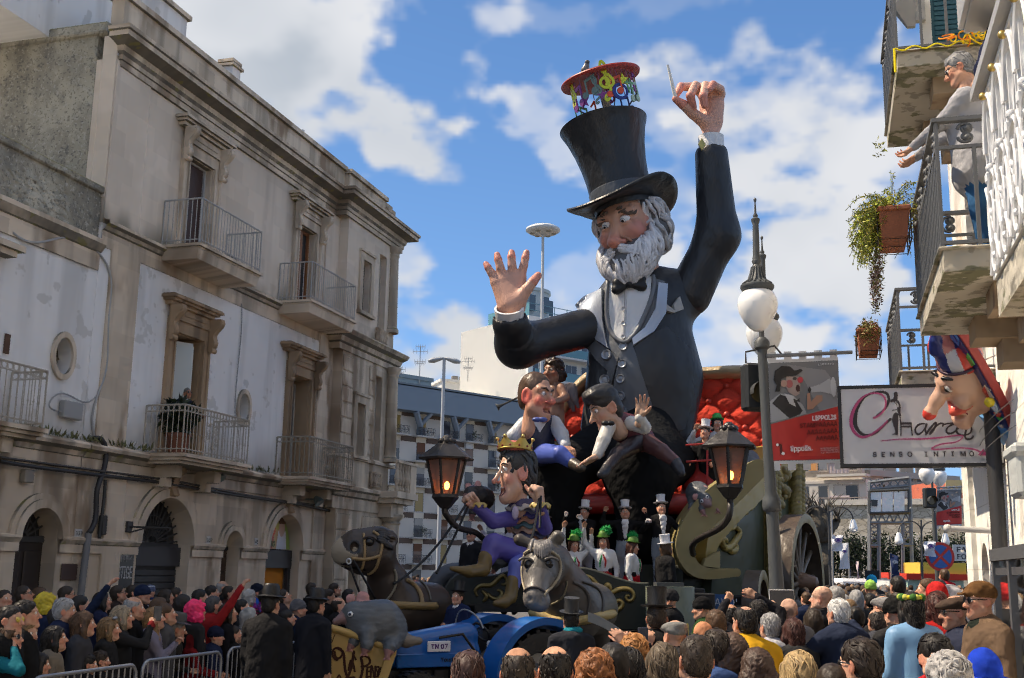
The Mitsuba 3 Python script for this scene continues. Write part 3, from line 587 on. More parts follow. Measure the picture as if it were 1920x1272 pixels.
# yellow streamer caught on the upper balcony
ms=[]
for s in range(16):
 c0=A([3.1+rng.normal(0,.05),WO+.3+rng.normal(0,.12),7.24+abs(rng.normal(0,.05))]);n=rng.normal(size=3);n/=np.linalg.norm(n);a,b=frame_of(n);rr=rng.uniform(.03,.09)
 ms.append(tube([c0+rr*(a*math.cos(q)+b*math.sin(q))for q in np.linspace(0,5.5,14)],.008,4,c=(.75,.55,.02)if s%4 else(.8,.25,.03)))
ms.append(tube([RB.pt(0,0,0)*0+A([3.12,o,7.22+.02*math.sin(o*30)])for o in np.linspace(0.02,-.7,24)],.008,4,c=(.75,.62,.02)))
ms.append(tube([[3.1,.03,7.22-.25*q]for q in np.linspace(0,1,6)],.012,4,c=(.75,.62,.02)))
add('paper_streamer',RB.w(cat(ms)),'matte',label='tangled yellow paper streamer on the edge of the uppermost stone balcony',cat_='streamer')
# small wall spotlight beside the teal shutters
add('wall_spotlight',RB.w(bx(3.62,3.7,WO+.62,WO+.72,7.75,8.0)+M([[3.6,WO+.7,8.0],[3.75,WO+.7,8.0],[3.75,WO+.98,8.02],[3.6,WO+.98,8.02],[3.64,WO+.72,7.7],[3.7,WO+.72,7.7],[3.7,WO+.8,7.7],[3.64,WO+.8,7.7]],_BX[:,::-1]*0+A([[0,1,2,3],[4,7,6,5],[0,4,5,1],[1,5,6,2],[2,6,7,3],[3,7,4,0]]))),'satin',(.34,.34,.33),label='grey wall spotlight beside the teal shutter',cat_='lamp')
# white lattice balcony, nearer
wt=thing_part('white_balcony',RH);WH=(.72,.73,.74)
R_('slab',bx(-6.5,-2.3,WO,0,3.32,3.49),'old_concrete',wt);R_('bracket',bx(-3.0,-2.5,WO,-.25,2.95,3.32),'bracket_stone',wt)
R_('handrail',bx(-6.5,-2.28,-.04,.06,4.42,4.47)+bx(-2.32,-2.26,WO,-.04,4.42,4.47),'satin',wt,c=(.34,.34,.34))
def wtube(P,r=.013,n=6):return tube(P,r,n)
for k in range(13):
 u=-2.32-k*.33;ms=[]
 ms.append(bx(u-.012,u+.012,-.012,.012,3.5,4.42))
 for sx in(.08,.25):ms.append(bx(u-sx-.009,u-sx+.009,-.009,.009,3.5,4.42))
 uc=u-.165
 ms.append(wtube([[uc+.15*math.cos(s),.014,4.12+.24*math.sin(s)]for s in np.linspace(0,math.pi,15)]));ms.append(wtube([[uc+.08*math.cos(s),-.014,4.05+.15*math.sin(s)]for s in np.linspace(0,math.pi,13)]))
 ms.append(wtube([[uc+.15*math.cos(s),.014,3.78+.2*math.sin(s)]for s in np.linspace(0,6.28,21)]));ms.append(wtube([[uc+.08*math.cos(s),.02,3.76+.12*math.sin(s)]for s in np.linspace(0,6.28,17)]))
 ms+=[wtube([[uc-.16,.02,3.52],[uc+.16,.02,3.95]],.011),wtube([[uc+.16,.02,3.52],[uc-.16,.02,3.95]],.011),wtube([[uc+.08*math.cos(s),.02,3.58+.08*math.sin(s)]for s in np.linspace(0,6.28,15)],.01)]
 ms+=[cbx(u-.022,u+.022,-.022,.022,zz,zz+.05,.006)for zz in(3.98,4.15)]+[ball(.022,1).mv(uc,.02,4.0),ball(.018,1).mv(uc,.02,3.78)]
 R_('lattice_panel',cat(ms),'satin',wt,c=WH)
 R_('knob',ball(.02,1).mv(uc,.03,4.36),'gold',wt,c=(.7,.5,.15),smooth=True)
for zz in(3.51,4.4):R_('rail',bx(-6.5,-2.3,-.012,.012,zz-.01,zz+.01),'satin',wt,c=WH)
for o in(-.25,-.5,-.75):R_('bar',bx(-2.315,-2.29,o-.012,o+.012,3.5,4.42),'satin',wt,c=WH)
# white corrugated box of a roller awning above it
ab=thing('awning_box','white ribbed underside of a boxed balcony above the white lattice railing','awning')
u1,z1=-1.58,5.12
R_('box',bx(-6,u1,WO,-.02,z1,z1+.5),'satin',ab,c=(.58,.57,.54))
for k in range(20):R_('rib',cbx(u1-3.2,u1+.002,-.02,.01,z1+.02+k*.024,z1+.036+k*.024,.004),'satin',ab,c=(.66,.66,.66))
for k in range(22):R_('rib',cbx(u1-.002,u1+.025,-.03-k*.04-.026,-.03-k*.04,z1,z1+.5,.006),'satin',ab,c=(.68,.68,.68))
R_('trough',cbx(-4,u1-.35,-.35,-.2,z1-.05,z1-.002,.01)+cbx(-4,u1-.18,-.75,-.68,z1-.04,z1-.002,.01),'satin',ab,c=(.5,.48,.44))
# pipes, cabinets and boxes on the house wall
add('downpipe',RB.w(tube([[4.5,WO+.13,0],[4.5,WO+.13,4.0]],.075,12)),'satin',(.045,.045,.047),smooth=40,label='black downpipe on the white wall behind the jester mask',cat_='pipe')
for k,(z,h)in enumerate(((3.62,.02),(3.5,.03),(3.38,.02))):
 add('wall_wire',RB.w(tube(spline([[3.2,WO+.1,z+.1],[4.2,WO+.23,z],[4.5,WO+.24,z-h],[5.6,WO+.1,z+.06],[6.6,WO+.08,z+.3]],24),.0045,5)),'satin',(.12,.12,.12),label=('upper','middle','lower')[k]+' thin wire looping round the black downpipe',cat_='wire')
add('wall_lamp',RB.w(tube([[5.5,WO,2.62],[5.5,WO+.5,2.64]],.035,10)+ball(.05,1).mv(5.5,WO+.52,2.64)),'satin',(.6,.6,.58),smooth=40,label='white tube lamp sticking out of the sunny wall',cat_='lamp')
add('wall_cable',RB.w(tube(spline([[7.7,WO+.03,4.1],[7.5,WO+.15,3.75],[7.2,WO+.05,3.65],[7.0,WO+.04,3.9]],24),.012,5)),'satin',(.12,.12,.12),label='short black chain-like cable at the top of the sunny wall',cat_='cable')
# grey terminal box close to the frame
gb=add('terminal_box',RB.w(cbx(1.3,1.75,WO+.02,-.56,2.72,3.1,.03)),'satin',(.42,.45,.45),label='pale grey plastic utility box on the right edge',cat_='box');add('lid',RB.w(cbx(1.27,1.78,WO+.02,-.53,3.02,3.12,.03)),'satin',(.46,.49,.49),parent=gb)
add('box_pipe',RB.w(tube([[1.5,WO+.12,0],[1.5,WO+.12,2.72]],.06,12)),'satin',(.05,.05,.05),smooth=40,label='dark pipe rising to the pale grey box',cat_='pipe')
# glass notice cabinet
cb=thing('notice_cabinet','dark grey framed glass cabinet full of papers by the wall','cabinet')
cu0,cu1,co,cz0,cz1=1.05,3.0,-.55,.5,2.26
for u in(cu0,2.05,cu1):R_('post',bx(u-.05,u+.05,co-.12,co,cz0-.5,cz1),'satin',cb,c=(.085,.088,.095))
R_('top_rail',bx(cu0-.06,cu1+.06,co-.13,co+.01,cz1,cz1+.1),'satin',cb,c=(.085,.088,.095));R_('bottom_rail',bx(cu0,cu1,co-.12,co,cz0-.1,cz0),'satin',cb,c=(.085,.088,.095));R_('cross_rail',bx(cu0,cu1,co-.1,co-.02,cz1-.12,cz1-.06),'satin',cb,c=(.07,.072,.08))
R_('back_board',bx(cu0,cu1,WO+.02,WO+.04,cz0,cz1),'matte',cb,c=(.10,.12,.13));R_('glass_pane',bx(cu0,cu1,co-.03,co-.028,cz0,cz1),'glass',cb)
for k in range(16):
 u,z=rng.uniform(cu0+.1,cu1-.3),rng.uniform(cz0+.1,cz1-.4);ww,hh=rng.uniform(.12,.22),rng.uniform(.16,.45)
 R_('paper',bx(u,u+ww,WO+.04,WO+.045+.002*k,z,z+hh),'matte',cb,c=jit([(.55,.6,.6),(.4,.5,.52),(.5,.45,.4),(.35,.42,.5)][k%4],.2))
R_('shelf',bx(cu0,cu1,WO+.04,co-.05,1.2,1.22),'satin',cb,c=(.3,.32,.33))
# shop sign hung square to the wall --------------------------------------------------------------------
SG=Plane(RB.pt(4.7,0,0),-RB.n,-RB.d)
sg=thing('shop_sign','large white shop sign with black frame, magenta swash and script lettering','sign')
sx0,sx1,sz0,sz1=-.645,.94,3.28,4.085
def S_(nm,m,mt='gloss',par=None,**k):return add(nm,SG.w(m),mt,parent=par or sg,**k)
S_('panel',bx(sx0,sx1,-.12,0,sz0,sz1),'satin',c=(.54,.545,.56))
e=.035;S_('frame',bx(sx0-e,sx1+e,-.13,.012,sz0-e,sz0)+bx(sx0-e,sx1+e,-.13,.012,sz1,sz1+e)+bx(sx0-e,sx0,-.13,.012,sz0,sz1)+bx(sx1,sx1+e,-.13,.012,sz0,sz1),'satin',c=(.02,.02,.022))
for z in(sz0+.05,sz1-.05):S_('bracket',bx(sx1+e,1.1,-.08,-.04,z-.02,z+.02),'satin',c=(.03,.03,.03))
def sp(px):return[SG.px(x,y,.004)for x,y in px]
def zs(px,off=(1570,710),k=1920/330):return[(off[0]+x/k,off[1]+y/k)for x,y in px]
def stroke(px,wpx,o=.004,c=(.03,.025,.03),taper=None,plane=None):
 P=A([(plane or SG).px(x,y,o)for x,y in px]);P=spline(P,6*len(P))if len(P)>2 else P
 s=np.linalg.norm(A((plane or SG).px(px[0][0]+1,px[0][1],o))-A((plane or SG).px(px[0][0],px[0][1],o)))
 w=np.broadcast_to(np.asarray(wpx,float),(len(P),))if np.ndim(wpx)==0 else np.interp(np.linspace(0,1,len(P)),np.linspace(0,1,len(wpx)),wpx)
 g=unary_union([LineString([a,b]).buffer(s*ww/2,4)for a,b,ww in zip(P[:-1],P[1:],w)])
 return uz(g,o,o+.003,c)
blk,mag=(.028,.022,.026),(.42,.06,.17)
Cp=zs([(400,430),(490,370),(530,270),(500,190),(420,160),(300,190),(190,320),(150,460),(190,590),(270,640),(370,610),(470,540),(545,465)])
Cb=zs([(430,405),(520,330),(560,240),(540,165),(440,150),(330,180),(230,300),(190,430),(215,550),(290,615),(380,610),(480,540),(580,445)])
S_('lettering',stroke(Cb,[3,4,5,5,4,4,6,9,7,5,5,4,5],.004,blk)+stroke(Cp,[4,3,3,3,2,5,6,7,6,5,4,4,3],.008,mag),'satin')
fig=[stroke(zs([(637,165),(637,215)]),7,.012,blk),stroke(zs([(628,215),(640,250),(665,290),(672,350),(690,405)]),[6,9,7,5,3],.012,blk),stroke(zs([(590,245),(630,225)]),5,.012,blk),stroke(zs([(600,348),(660,338)]),1.5,.012,blk),stroke(zs([(640,400),(632,440),(636,500),(645,560),(648,605)]),[10,12,9,6,5],.012,blk),stroke(zs([(605,608),(655,600)]),2,.012,blk),stroke(zs([(680,400),(690,480),(692,625)]),2.2,.012,blk),stroke(zs([(695,490),(800,490)]),4.5,.012,blk),stroke(zs([(700,525),(805,525)]),3,.016,blk),stroke(zs([(803,490),(818,620)]),2.4,.012,blk),stroke(zs([(640,265),(655,300)]),6,.012,(.6,.6,.6))]
S_('silhouette',cat(fig),'satin')
let=[zs([(965,500),(900,500),(850,570),(870,605),(930,580),(975,500),(960,560),(980,600)]),zs([(980,600),(1050,500),(1075,480),(1060,540),(1010,610),(1090,510),(1150,490),(1150,520)]),zs([(1150,520),(1230,490),(1290,490),(1220,520),(1195,590),(1240,600),(1340,500),(1300,580),(1320,605),(1440,490)]),zs([(1440,490),(1400,580),(1410,660),(1450,660),(1480,630)])]
S_('lettering',cat([stroke(p,[2,4,3,4,2.5,4,3,3],.004+.004*(i%2),blk)for i,p in enumerate(let)]),'satin')
sw=zs([(475,682),(800,660),(1200,635),(1370,640),(1340,670),(1120,720),(1030,765),(1200,765),(1400,760),(1480,770),(1560,805)])
P_=sp(zs([(1590,770),(1655,845),(1530,838)]));S_('swash',stroke(sw,[1.5,2,2.5,3,2.5,2,2.5,2.5,2,2.5,3],.012,mag)+uz(Polygon(P_),.016,.019,mag),'satin')
x0,z0=SG.px(1636,858,0);x1,_=SG.px(1820,858,0)
lw=[]
for i,ch in enumerate('SENSO INTIMO'):
 if ch!=' ':lw.append(word(ch,.05,x0+(x1-x0)*i/11.2,z0+.004,.006,blk,True))
S_('lettering',cat(lw),'satin')
# street lamp with traffic light and banner ------------------------------------------------------------
LAMPC=(.075,.082,.085)
mat('opal_glass',.3,.5,base={'type':'rgb','value':(.86,.87,.86)},clearcoat=.4)
def globe(P,s,par):
 prof=[(.0,-.25),(.05,-.245),(.1,-.21),(.16,-.13),(.205,-.04),(.225,.05),(.215,.12),(.18,.19),(.12,.235),(0,.25)]
 add('globe',lathe([(r*s,z*s)for r,z in prof],28).mv(P),'opal_glass',smooth=True,parent=par)
 cap=[(.0,.22),(.17,.22),(.19,.25),(.185,.28),(.16,.29),(.1,.33),(.07,.42),(.055,.5),(.04,.52),(.055,.56),(.035,.6)]
 m=lathe([(r*s*(1+(.0)),z*s)for r,z in cap],32).mv(P);add('cap',m,'satin',LAMPC,parent=par,smooth=50)
 add('cap_flutes',cat([tube([P+s*A([q[0]*math.cos(a),q[0]*math.sin(a),q[1]])for q in((.165,.295),(.1,.34),(.073,.42),(.058,.49))],.011*s,5)for a in np.arange(16)*math.pi/8]),'satin',LAMPC,parent=par)
 add('spire',lathe([(r*s,z*s)for r,z in[(.045,.58),(.047,.6),(.04,.62),(.035,1.0),(.05,1.04),(.05,1.06),(.022,1.08),(.03,1.1),(.014,1.13),(.008,1.26),(.017,1.28),(.017,1.3),(0,1.32)]],14).mv(P),'satin',LAMPC,parent=par,smooth=50)
def street_lamp(base,top,arms,label,s=1.0):
 k=thing('street_lamp',label,'street lamp','twin globe street lamps');b,t=A(base),A(top);d=t-b
 prof=[(.0,.15),(.25,.14),(.27,.095),(.55,.07),(.585,.07),(.59,.1),(.6,.105),(.615,.1),(.63,.066),(.97,.055),(.975,.09),(.99,.09),(1,.05)]
 add('post',tube([b+d*q for q,_ in prof],[r*s for _,r in prof],18),'satin',LAMPC,parent=k,smooth=50)
 for P in arms:
  P=A(P,float);up=A([0,0,1.])
  add('arm',tube(spline([t-d/np.linalg.norm(d)*.1,t+(P-t)*.45+up*.55*s,P+up*.5*s],14),.03*s,8),'satin',LAMPC,parent=k,smooth=True);globe(P,s,k)
 return k
LP0,LP1=A([3.03,12.9,0]),A([2.865,12.9,4.78])
street_lamp(LP0,LP1,[(2.70,12.3,4.97),(3.08,13.7,4.95)],'near twin globe street lamp carrying a red and grey banner',.98)
def traffic_light(P,s,yaw,label):
 k=thing('traffic_light',label,'traffic light');w,h,d=.34*s,.56*s,.22*s
 R=rotm('z',yaw)
 def T_(nm,m,mt,c):add(nm,m.tf(R,P),mt,c,parent=k)
 T_('housing',cbx(-w/2,w/2,-d/2,d/2,-h/2,h/2,.03*s),'satin',(.022,.024,.025))
 lens=lathe([(.0,0),(.11*s,0),(.12*s,.01),(.12*s,.03)],24).rot('x',90).mv(0,-d/2-.005,-.08*s);T_('lens',lens,'gloss',(.10,.075,.03))
 T_('visor',cat([M(*(lambda a:([[.13*s*math.cos(x),-d/2-o,-.08*s+.13*s*math.sin(x)]for x in a for o in(0,.14*s)],[[2*i,2*i+1,2*i+3,2*i+2]for i in range(len(a)-1)]))(np.linspace(-.2,math.pi+.2,17)))]),'satin',(.05,.052,.055))
 return k
TLP=at(1419,727,13.2);traffic_light(TLP,.98,8,'black traffic light hung left of the near lamp post, half hidden by it')
add('bracket',tube([TLP+A([-.12,0,.29]),TLP+A([-.12,0,.42]),TLP+A([.22,0,.5]),TLP+A([.34,.1,.4])],.012,6),'satin',(.05,.05,.05),parent='traffic_light')
BN=Plane([2.93,12.86],[1,.12,0],[.12,-1,0]);BN.d=BN.d/np.linalg.norm(BN.d);BN.n=BN.n/np.linalg.norm(BN.n);BN.R=np.stack([BN.d,BN.n,A([0,0,1.])],1)
def banner(PL,q,label,s=1.0,detail=True):
 """q: pixel corners tl tr br bl of the printed cloth on plane PL"""
 k=thing('banner',label,'banner','printed banners on the lamp posts');o=.0
 C4=A([PL.px(x,y,0)for x,y in q])
 def uv(a,b):return(C4[0]*(1-a)+C4[1]*a)*(1-b)+(C4[3]*(1-a)+C4[2]*a)*b
 def wav(u,b=0):return.012*s*np.sin(u*9)+.008*s*np.sin(u*4+b*5)
 def P(ps,layer,c,sub=10):
  g=Polygon([uv(a,b)for a,b in ps]).buffer(0);gs=[]
  for i in range(sub):
   x0,x1=[uv(t,0)[0]for t in(i/sub-.2*(i==0),(i+1)/sub+.2*(i==sub-1))]
   h=g&sbox(x0,-99,x1,99)
   if not h.is_empty:gs+=geoms(h)
  if not gs:return None
  m=uz(MultiPolygon(gs),layer,layer+.0012,c);m.v[:,1]+=wav((m.v[:,0]-C4[0][0])/(C4[1][0]-C4[0][0]));return m
 cloth=(.58,.59,.60);ms=[P([(0,0),(1,0),(1,1),(0,1)],0,cloth)]
 ms+=[P([(a,-.075),(a+.11,-.075),(a+.11,.0),(a,.0)],0,cloth)for a in(.0,.22,.44,.66,.88)]+[P([(a,1),(a+.11,1),(a+.11,1.06),(a,1.06)],0,cloth)for a in(.0,.22,.44,.66,.88)]
 add('cloth',PL.w(cat([m for m in ms if m])),'matte',parent=k)
 e=.002;pr=[P([(.0,.03),(1,.03),(1,.97),(0,.97)],e,(.17,.175,.19))]
 pr+=[P([(.25,.05),(.8,.12),(1,.3),(1,.5),(.7,.5),(.5,.2)],2*e,(.24,.245,.26)),P([(0,.62),(1,.465),(1,.965),(0,.965)],3*e,(.50,.035,.03)),P([(.5,.76),(1,.5),(1,.93),(.38,.93)],4*e,(.58,.055,.04))]  # last, lighter red wedge: diagonal band of sunlight put into the colour, not printed
 el=lambda cx,cy,rx,ry,a0=0,a1=360,n=20:[(cx+rx*math.cos(math.radians(t)),cy-ry*math.sin(math.radians(t)))for t in np.linspace(a0,a1,n)]
 pr+=[P([(.0,.40),(.14,.33),(.33,.35),(.47,.45),(.52,.53),(.0,.605)],4*e,(.33,.34,.36)),P([(.03,.42),(.14,.34),(.36,.39),(.46,.50),(.42,.535),(.26,.57)],5*e,(.02,.02,.022)),P([(.2,.33),(.33,.36),(.36,.46),(.27,.43)],6*e,(.5,.5,.52)),P([(.24,.17),(.42,.17),(.44,.25),(.42,.34),(.36,.36),(.26,.32),(.22,.25)],6*e,(.36,.28,.26)),P(el(.2,.235,.045,.035),7*e,(.42,.27,.22)),P(el(.28,.24,.05,.04),7*e,(.38,.12,.12)),P(el(.44,.205,.042,.03),8*e,(.5,.05,.07)),P(el(.4,.285,.03,.035),8*e,(.05,.02,.02)),P(el(.36,.19,.03,.015),7*e,(.06,.05,.05)),P([(.06,.2),(.08,.11),(.18,.065),(.3,.075),(.36,.115),(.46,.1),(.48,.12),(.38,.16),(.24,.17),(.16,.19),(.14,.31),(.07,.31),(.1,.25)],9*e,(.012,.012,.014)),P([(.33,.385),(.38,.4),(.42,.38),(.42,.42),(.38,.41),(.33,.43)],8*e,(.03,.03,.035)),P([(.57,.28),(.72,.255),(.86,.2),(.95,.37),(.72,.325),(.58,.33)],7*e,(.40,.41,.43)),P(el(.905,.285,.04,.095),8*e,(.5,.51,.53)),P(el(.57,.305,.02,.03),8*e,(.03,.03,.03)),P([(.52,.49),(.53,.34),(.57,.33),(.58,.42),(.66,.36),(.74,.36),(.74,.41),(.64,.46),(.6,.49)],9*e,(.38,.21,.15))]
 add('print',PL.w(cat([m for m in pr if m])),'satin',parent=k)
 H=C4[0][1]-C4[3][1];W_=C4[1][0]-C4[0][0];lt=[]
 def wd(t,a,b,h,wf,c,bold=False):
  x,z=uv(a,b);m=word(t,h*H,x,z,.024,c,bold,w=wf*W_);m.v[:,1]+=wav((m.v[:,0]-C4[0][0])/W_);m.v[:,2]+=(m.v[:,0]-x)*(C4[1][1]-C4[0][1])/W_;lt.append(m)
 Wt,Dk=(.8,.8,.8),(.10,.012,.012)
 wd('LIPPOLIS',.58,.60,.045,.34,Wt,True);wd('STAMPAAAAA',.40,.665,.045,.53,Dk);wd('AAAAAAAA',.5,.73,.045,.43,Dk);wd('AAAAAA',.62,.79,.045,.31,Dk);wd('lippolis.',.25,.885,.05,.32,Wt,True)
 if detail:
  for i,t in enumerate(('Via Lavatoio del Lazzaro 21','PUTIGNANO (BA)','T./F. 080 491280')):wd(t,.68,.87+.021*i,.014,.26,(.7,.45,.42))
  wd('L I N C O T U',.7,.075,.016,.22,(.62,.62,.63));x,z=uv(.1,.92);lt+=[uz(LineString([(x,z+.1*H),(x+.02,z+.1*H),(x+.025,z+.02*H)]).buffer(.014*s),.024,.025,Dk),uz(Point(x+.045,z+.02*H).buffer(.018*s),.024,.026,Wt),uz(Point(x-.02,z+.1*H).buffer(.016*s),.024,.026,Wt)]
 add('lettering',PL.w(cat(lt)),'satin',parent=k)
 rod_=[uv(-.03,-.04),uv(1.2,-.04)];add('rod',PL.w(tube([[x,-.0+.012,z]for x,z in rod_],.022*s,8)),'metal',(.2,.22,.25),parent=k);return k
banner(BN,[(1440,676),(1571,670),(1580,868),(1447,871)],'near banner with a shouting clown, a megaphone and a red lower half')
# planters ------------------------------------------------------------------------------------------------
def leaves(C,R3,n,size,cols,seed,droop=0.0,surf=False):
 r=np.random.default_rng(seed);p=r.normal(size=(n,3));p/=np.linalg.norm(p,axis=1,keepdims=True);p*=(r.random((n,1))**.45 if not surf else 1)
 p=C+p*R3;p[:,2]-=droop*r.random(n)**2
 d=r.normal(size=(n,3));d[:,2]+=.3;d/=np.linalg.norm(d,axis=1,keepdims=True);q=np.cross(d,r.normal(size=(n,3)));q/=np.linalg.norm(q,axis=1,keepdims=True)+1e-9
 s=size*r.uniform(.5,1.3,(n,1));V=np.stack([p,p+d*s*.5+q*s*.17,p+d*s,p+d*s*.5-q*s*.17],1).reshape(-1,3)
 k=np.arange(n)[:,None]*4;f=np.vstack([k+[0,1,2],k+[0,2,3]]);c=A(cols)[r.integers(0,len(cols),n)]*r.uniform(.65,1.35,(n,1))
 return M(V,f,np.clip(np.repeat(c,4,0),0,1))
TERRA=(.33,.11,.05)
scene['leaf']={'type':'twosided','bsdf':{'type':'principled','base_color':VC,'roughness':.5,'specular':.3}}
def trough(P,d,w,h,dep,par,c=TERRA):
 R=np.stack([A(d,float),np.cross([0,0,1.],d),A([0,0,1.])],1)
 m=cat([M([[sx*w/2*k,sy*dep/2*k,z]for k,z in((.85,-h/2),(1,h/2))for sx,sy in((-1,-1),(1,-1),(1,1),(-1,1))],[[3,2,1,0],[0,1,5,4],[1,2,6,5],[2,3,7,6],[3,0,4,7]]),cbx(-w/2-.015,w/2+.015,-dep/2-.015,dep/2+.015,h/2-.04,h/2,.008)])
 add('pot',m.tf(R,P),'satin',c,parent=par)
 add('wire_holder',cat([tube([[-w/2,sy*dep*.56,z],[w/2,sy*dep*.56,z]],.006,4)for sy in(-1,1)for z in(-h*.55,-h*.1)]+[tube([[x,-dep*.56,h*.5],[x,-dep*.56,-h*.55],[x,dep*.56,-h*.55],[x,dep*.56,h*.6]],.006,4)for x in(-w*.42,0,w*.42)]).tf(R,P),'satin',(.03,.03,.03),parent=par)
GL=[(.33,.38,.03),(.22,.29,.02),(.44,.44,.06),(.13,.18,.03),(.38,.31,.08)]
k=thing('hanging_planter','terracotta trough with a feathery yellow-green fern hung on the middle grey balcony','planter');P=RB.pt(1.95,.2,5.02);trough(P,RB.d,.6,.26,.24,k)
def sprays(P,dirs,n,ln,size,cols,seed,droop=1.6,per=16):
 r=np.random.default_rng(seed);ms=[]
 for i in range(n):
  d=A(dirs[i%len(dirs)],float)+r.normal(0,.45,3);d/=np.linalg.norm(d);L_=ln*r.uniform(.5,1.25);p=P+RB.d*r.uniform(-.26,.26);Q=[p]
  for _ in range(8):d=d+A([0,0,-droop*L_/8]);d/=np.linalg.norm(d);p=p+d*L_/8;Q.append(p)
  Q=A(Q);t=r.random(per)**.6*8;k=np.minimum(t.astype(int),7);B=Q[k]+(Q[k+1]-Q[k])*(t-k)[:,None];D=r.normal(size=(per,3));D/=np.linalg.norm(D,axis=1,keepdims=True);D=D*.8+A([0,0,-.1]);W_=np.cross(D,r.normal(size=(per,3)));W_/=np.linalg.norm(W_,axis=1,keepdims=True)+1e-9;s_=size*r.uniform(.5,1.3,(per,1))
  V=np.stack([B,B+D*s_*.5+W_*s_*.13,B+D*s_,B+D*s_*.5-W_*s_*.13],1).reshape(-1,3);j=np.arange(per)[:,None]*4;c=A(cols)[r.integers(0,len(cols),per)]*r.uniform(.7,1.25);ms.append(M(V,np.vstack([j+[0,1,2],j+[0,2,3]]),np.clip(np.repeat(c,4,0),0,1)));ms.append(tube(Q[::2],.0025,3,c=(.16,.17,.05)))
 return cat(ms)
dn=[RB.n*1+A([0,0,.9]),RB.n*.9+RB.d*.8+A([0,0,.5]),RB.n*.8-RB.d*.5+A([0,0,.8]),RB.d+A([0,0,.8]),RB.n*1.3+A([0,0,.1]),-RB.n*.3+A([0,0,1.]),RB.n+RB.d*.4+A([0,0,.3])]
add('foliage',sprays(P+A([0,0,.12]),dn,330,.42,.042,GL,5,5.0,26),'leaf',parent=k,kind='stuff')
add('trailing_stems',cat([leaves(P+RB.d*a+RB.n*.14+A([0,0,-.2-h/2]),A([.05,.06,h/2]),n,.035,[(.10,.06,.06),(.16,.10,.09),(.12,.13,.03)],30+i)for i,(a,h,n)in enumerate(((.42,.45,500),(.3,.3,260),(-.1,.22,150),(.02,.34,200)))]),'leaf',parent=k,kind='stuff')
k=thing('hanging_planter','terracotta trough of reddish dry flowers hung on the farther grey balcony','planter');P=RB.pt(6.9,.26,5.0);trough(P,RB.d,.7,.26,.26,k)
add('foliage',cat([leaves(P+RB.d*a+A([0,0,.14]),A([.14,.16,.12]),900,.05,[(.22,.19,.05),(.30,.10,.06),(.12,.14,.03),(.34,.24,.1)],40+i,.14)for i,a in enumerate((-.3,-.1,.12,.33))]),'leaf',parent=k,kind='stuff')
k=thing('potted_plant','terracotta pot with bright green leaves on the middle balcony floor','potted plant');P=RB.pt(.25,WO+.34,4.42);trough(P,-RB.n,.3,.24,.22,k,(.40,.14,.06))
add('foliage',leaves(P+A([0,0,.22]),A([.15,.13,.12]),420,.09,[(.10,.2,.02),(.16,.28,.03),(.07,.13,.02)],50),'leaf',parent=k)
add('sprig',leaves(RB.pt(5.3,.1,7.0),A([.06,.06,.12]),40,.06,[(.2,.22,.05),(.3,.3,.12)],60),'leaf',label='small sprig of weed under the uppermost stone balcony',cat_='plant')
# ================================================================ ground and the town behind
def _asph(p,n,uv):
 c=mix((.085,.083,.08),(.13,.127,.12),fbm(p.x*2,p.y*2,0.,4));c=mix(c,(.14,.135,.13),smoothstep(.6,.7,fbm(p.x*55,p.y*55,0.,2))*.4)
 return c
mat('asphalt',.9,.2,base=mikit.proc(_asph),bump=lambda p,n,uv:fbm(p.x*40,p.y*40,0.,2)*.01)
def _rub(p,n,uv):
 x=p.x*2.6+p.y*1.5;z=p.z*3.8
 a,b,c=mikit.voronoi(x,z);e=smoothstep(.02,.16,b-a)
 return mix((.24,.21,.16),mix((.36,.32,.25),(.56,.51,.42),c),e)
mat('rubble',.95,.1,base=mikit.proc(_rub))
add('ground',bx(-900,900,-60,1800,-.3,0),'asphalt',kind='structure',label='asphalt street under the crowd')
pv=LB.w(bx(-16,9.4,0,2.2,.004,.13));add('pavement',pv,'limestone',kind='structure',label='raised stone pavement along the palazzo')
add('pavement',RB.w(bx(-16,8.5,WO,.4,.004,.13)),'limestone',kind='structure',label='raised stone pavement along the white house')
# checkered apartment block ----------------------------------------------------------------------------
aa=math.radians(47.6);_p=at(737,800,118);AB=Plane(_p,[math.sin(aa),math.cos(aa),0],[math.cos(aa),-math.sin(aa),0])
ab=thing('apartment_block','long apartment block with brown and cream checkered bands under a blue-grey roof edge','apartment block')
def B_(nm,m,mt='matte',par=ab,pl=AB,**k):return add(nm,pl.w(m),mt,parent=par,**k)
_,zt=AB.px(737,766);u1,_=AB.px(993,800);FH=2.62;PW=3.35;nP=int(u1/PW)+2;ue=-9+nP*PW
B_('wall',bx(-12,u1,-12,0,0,zt),c=(.55,.52,.475));r=np.random.default_rng(5)
B_('roof_edge',M([[-12,-2,zt+2.5],[u1,-2,zt+2.5],[u1,1.0,zt+2.4],[-12,1.0,zt+2.4],[-12,1.5,zt-.2],[u1,1.5,zt-.2],[-12,0,zt-.25],[u1,0,zt-.25]],[[0,1,2,3],[3,2,5,4],[4,5,7,6],[0,3,4,6],[1,7,5,2]]),'satin',c=(.15,.19,.235))
B_('roof_rim',bx(-12,u1+.2,-2,1.1,zt+2.5,zt+2.7),'satin',c=(.13,.165,.2))
SH=[(.06,.08,.11),(.07,.08,.09),(.27,.19,.06),(.08,.09,.12),(.15,.09,.07),(.06,.06,.08)]
rail_ms=[]
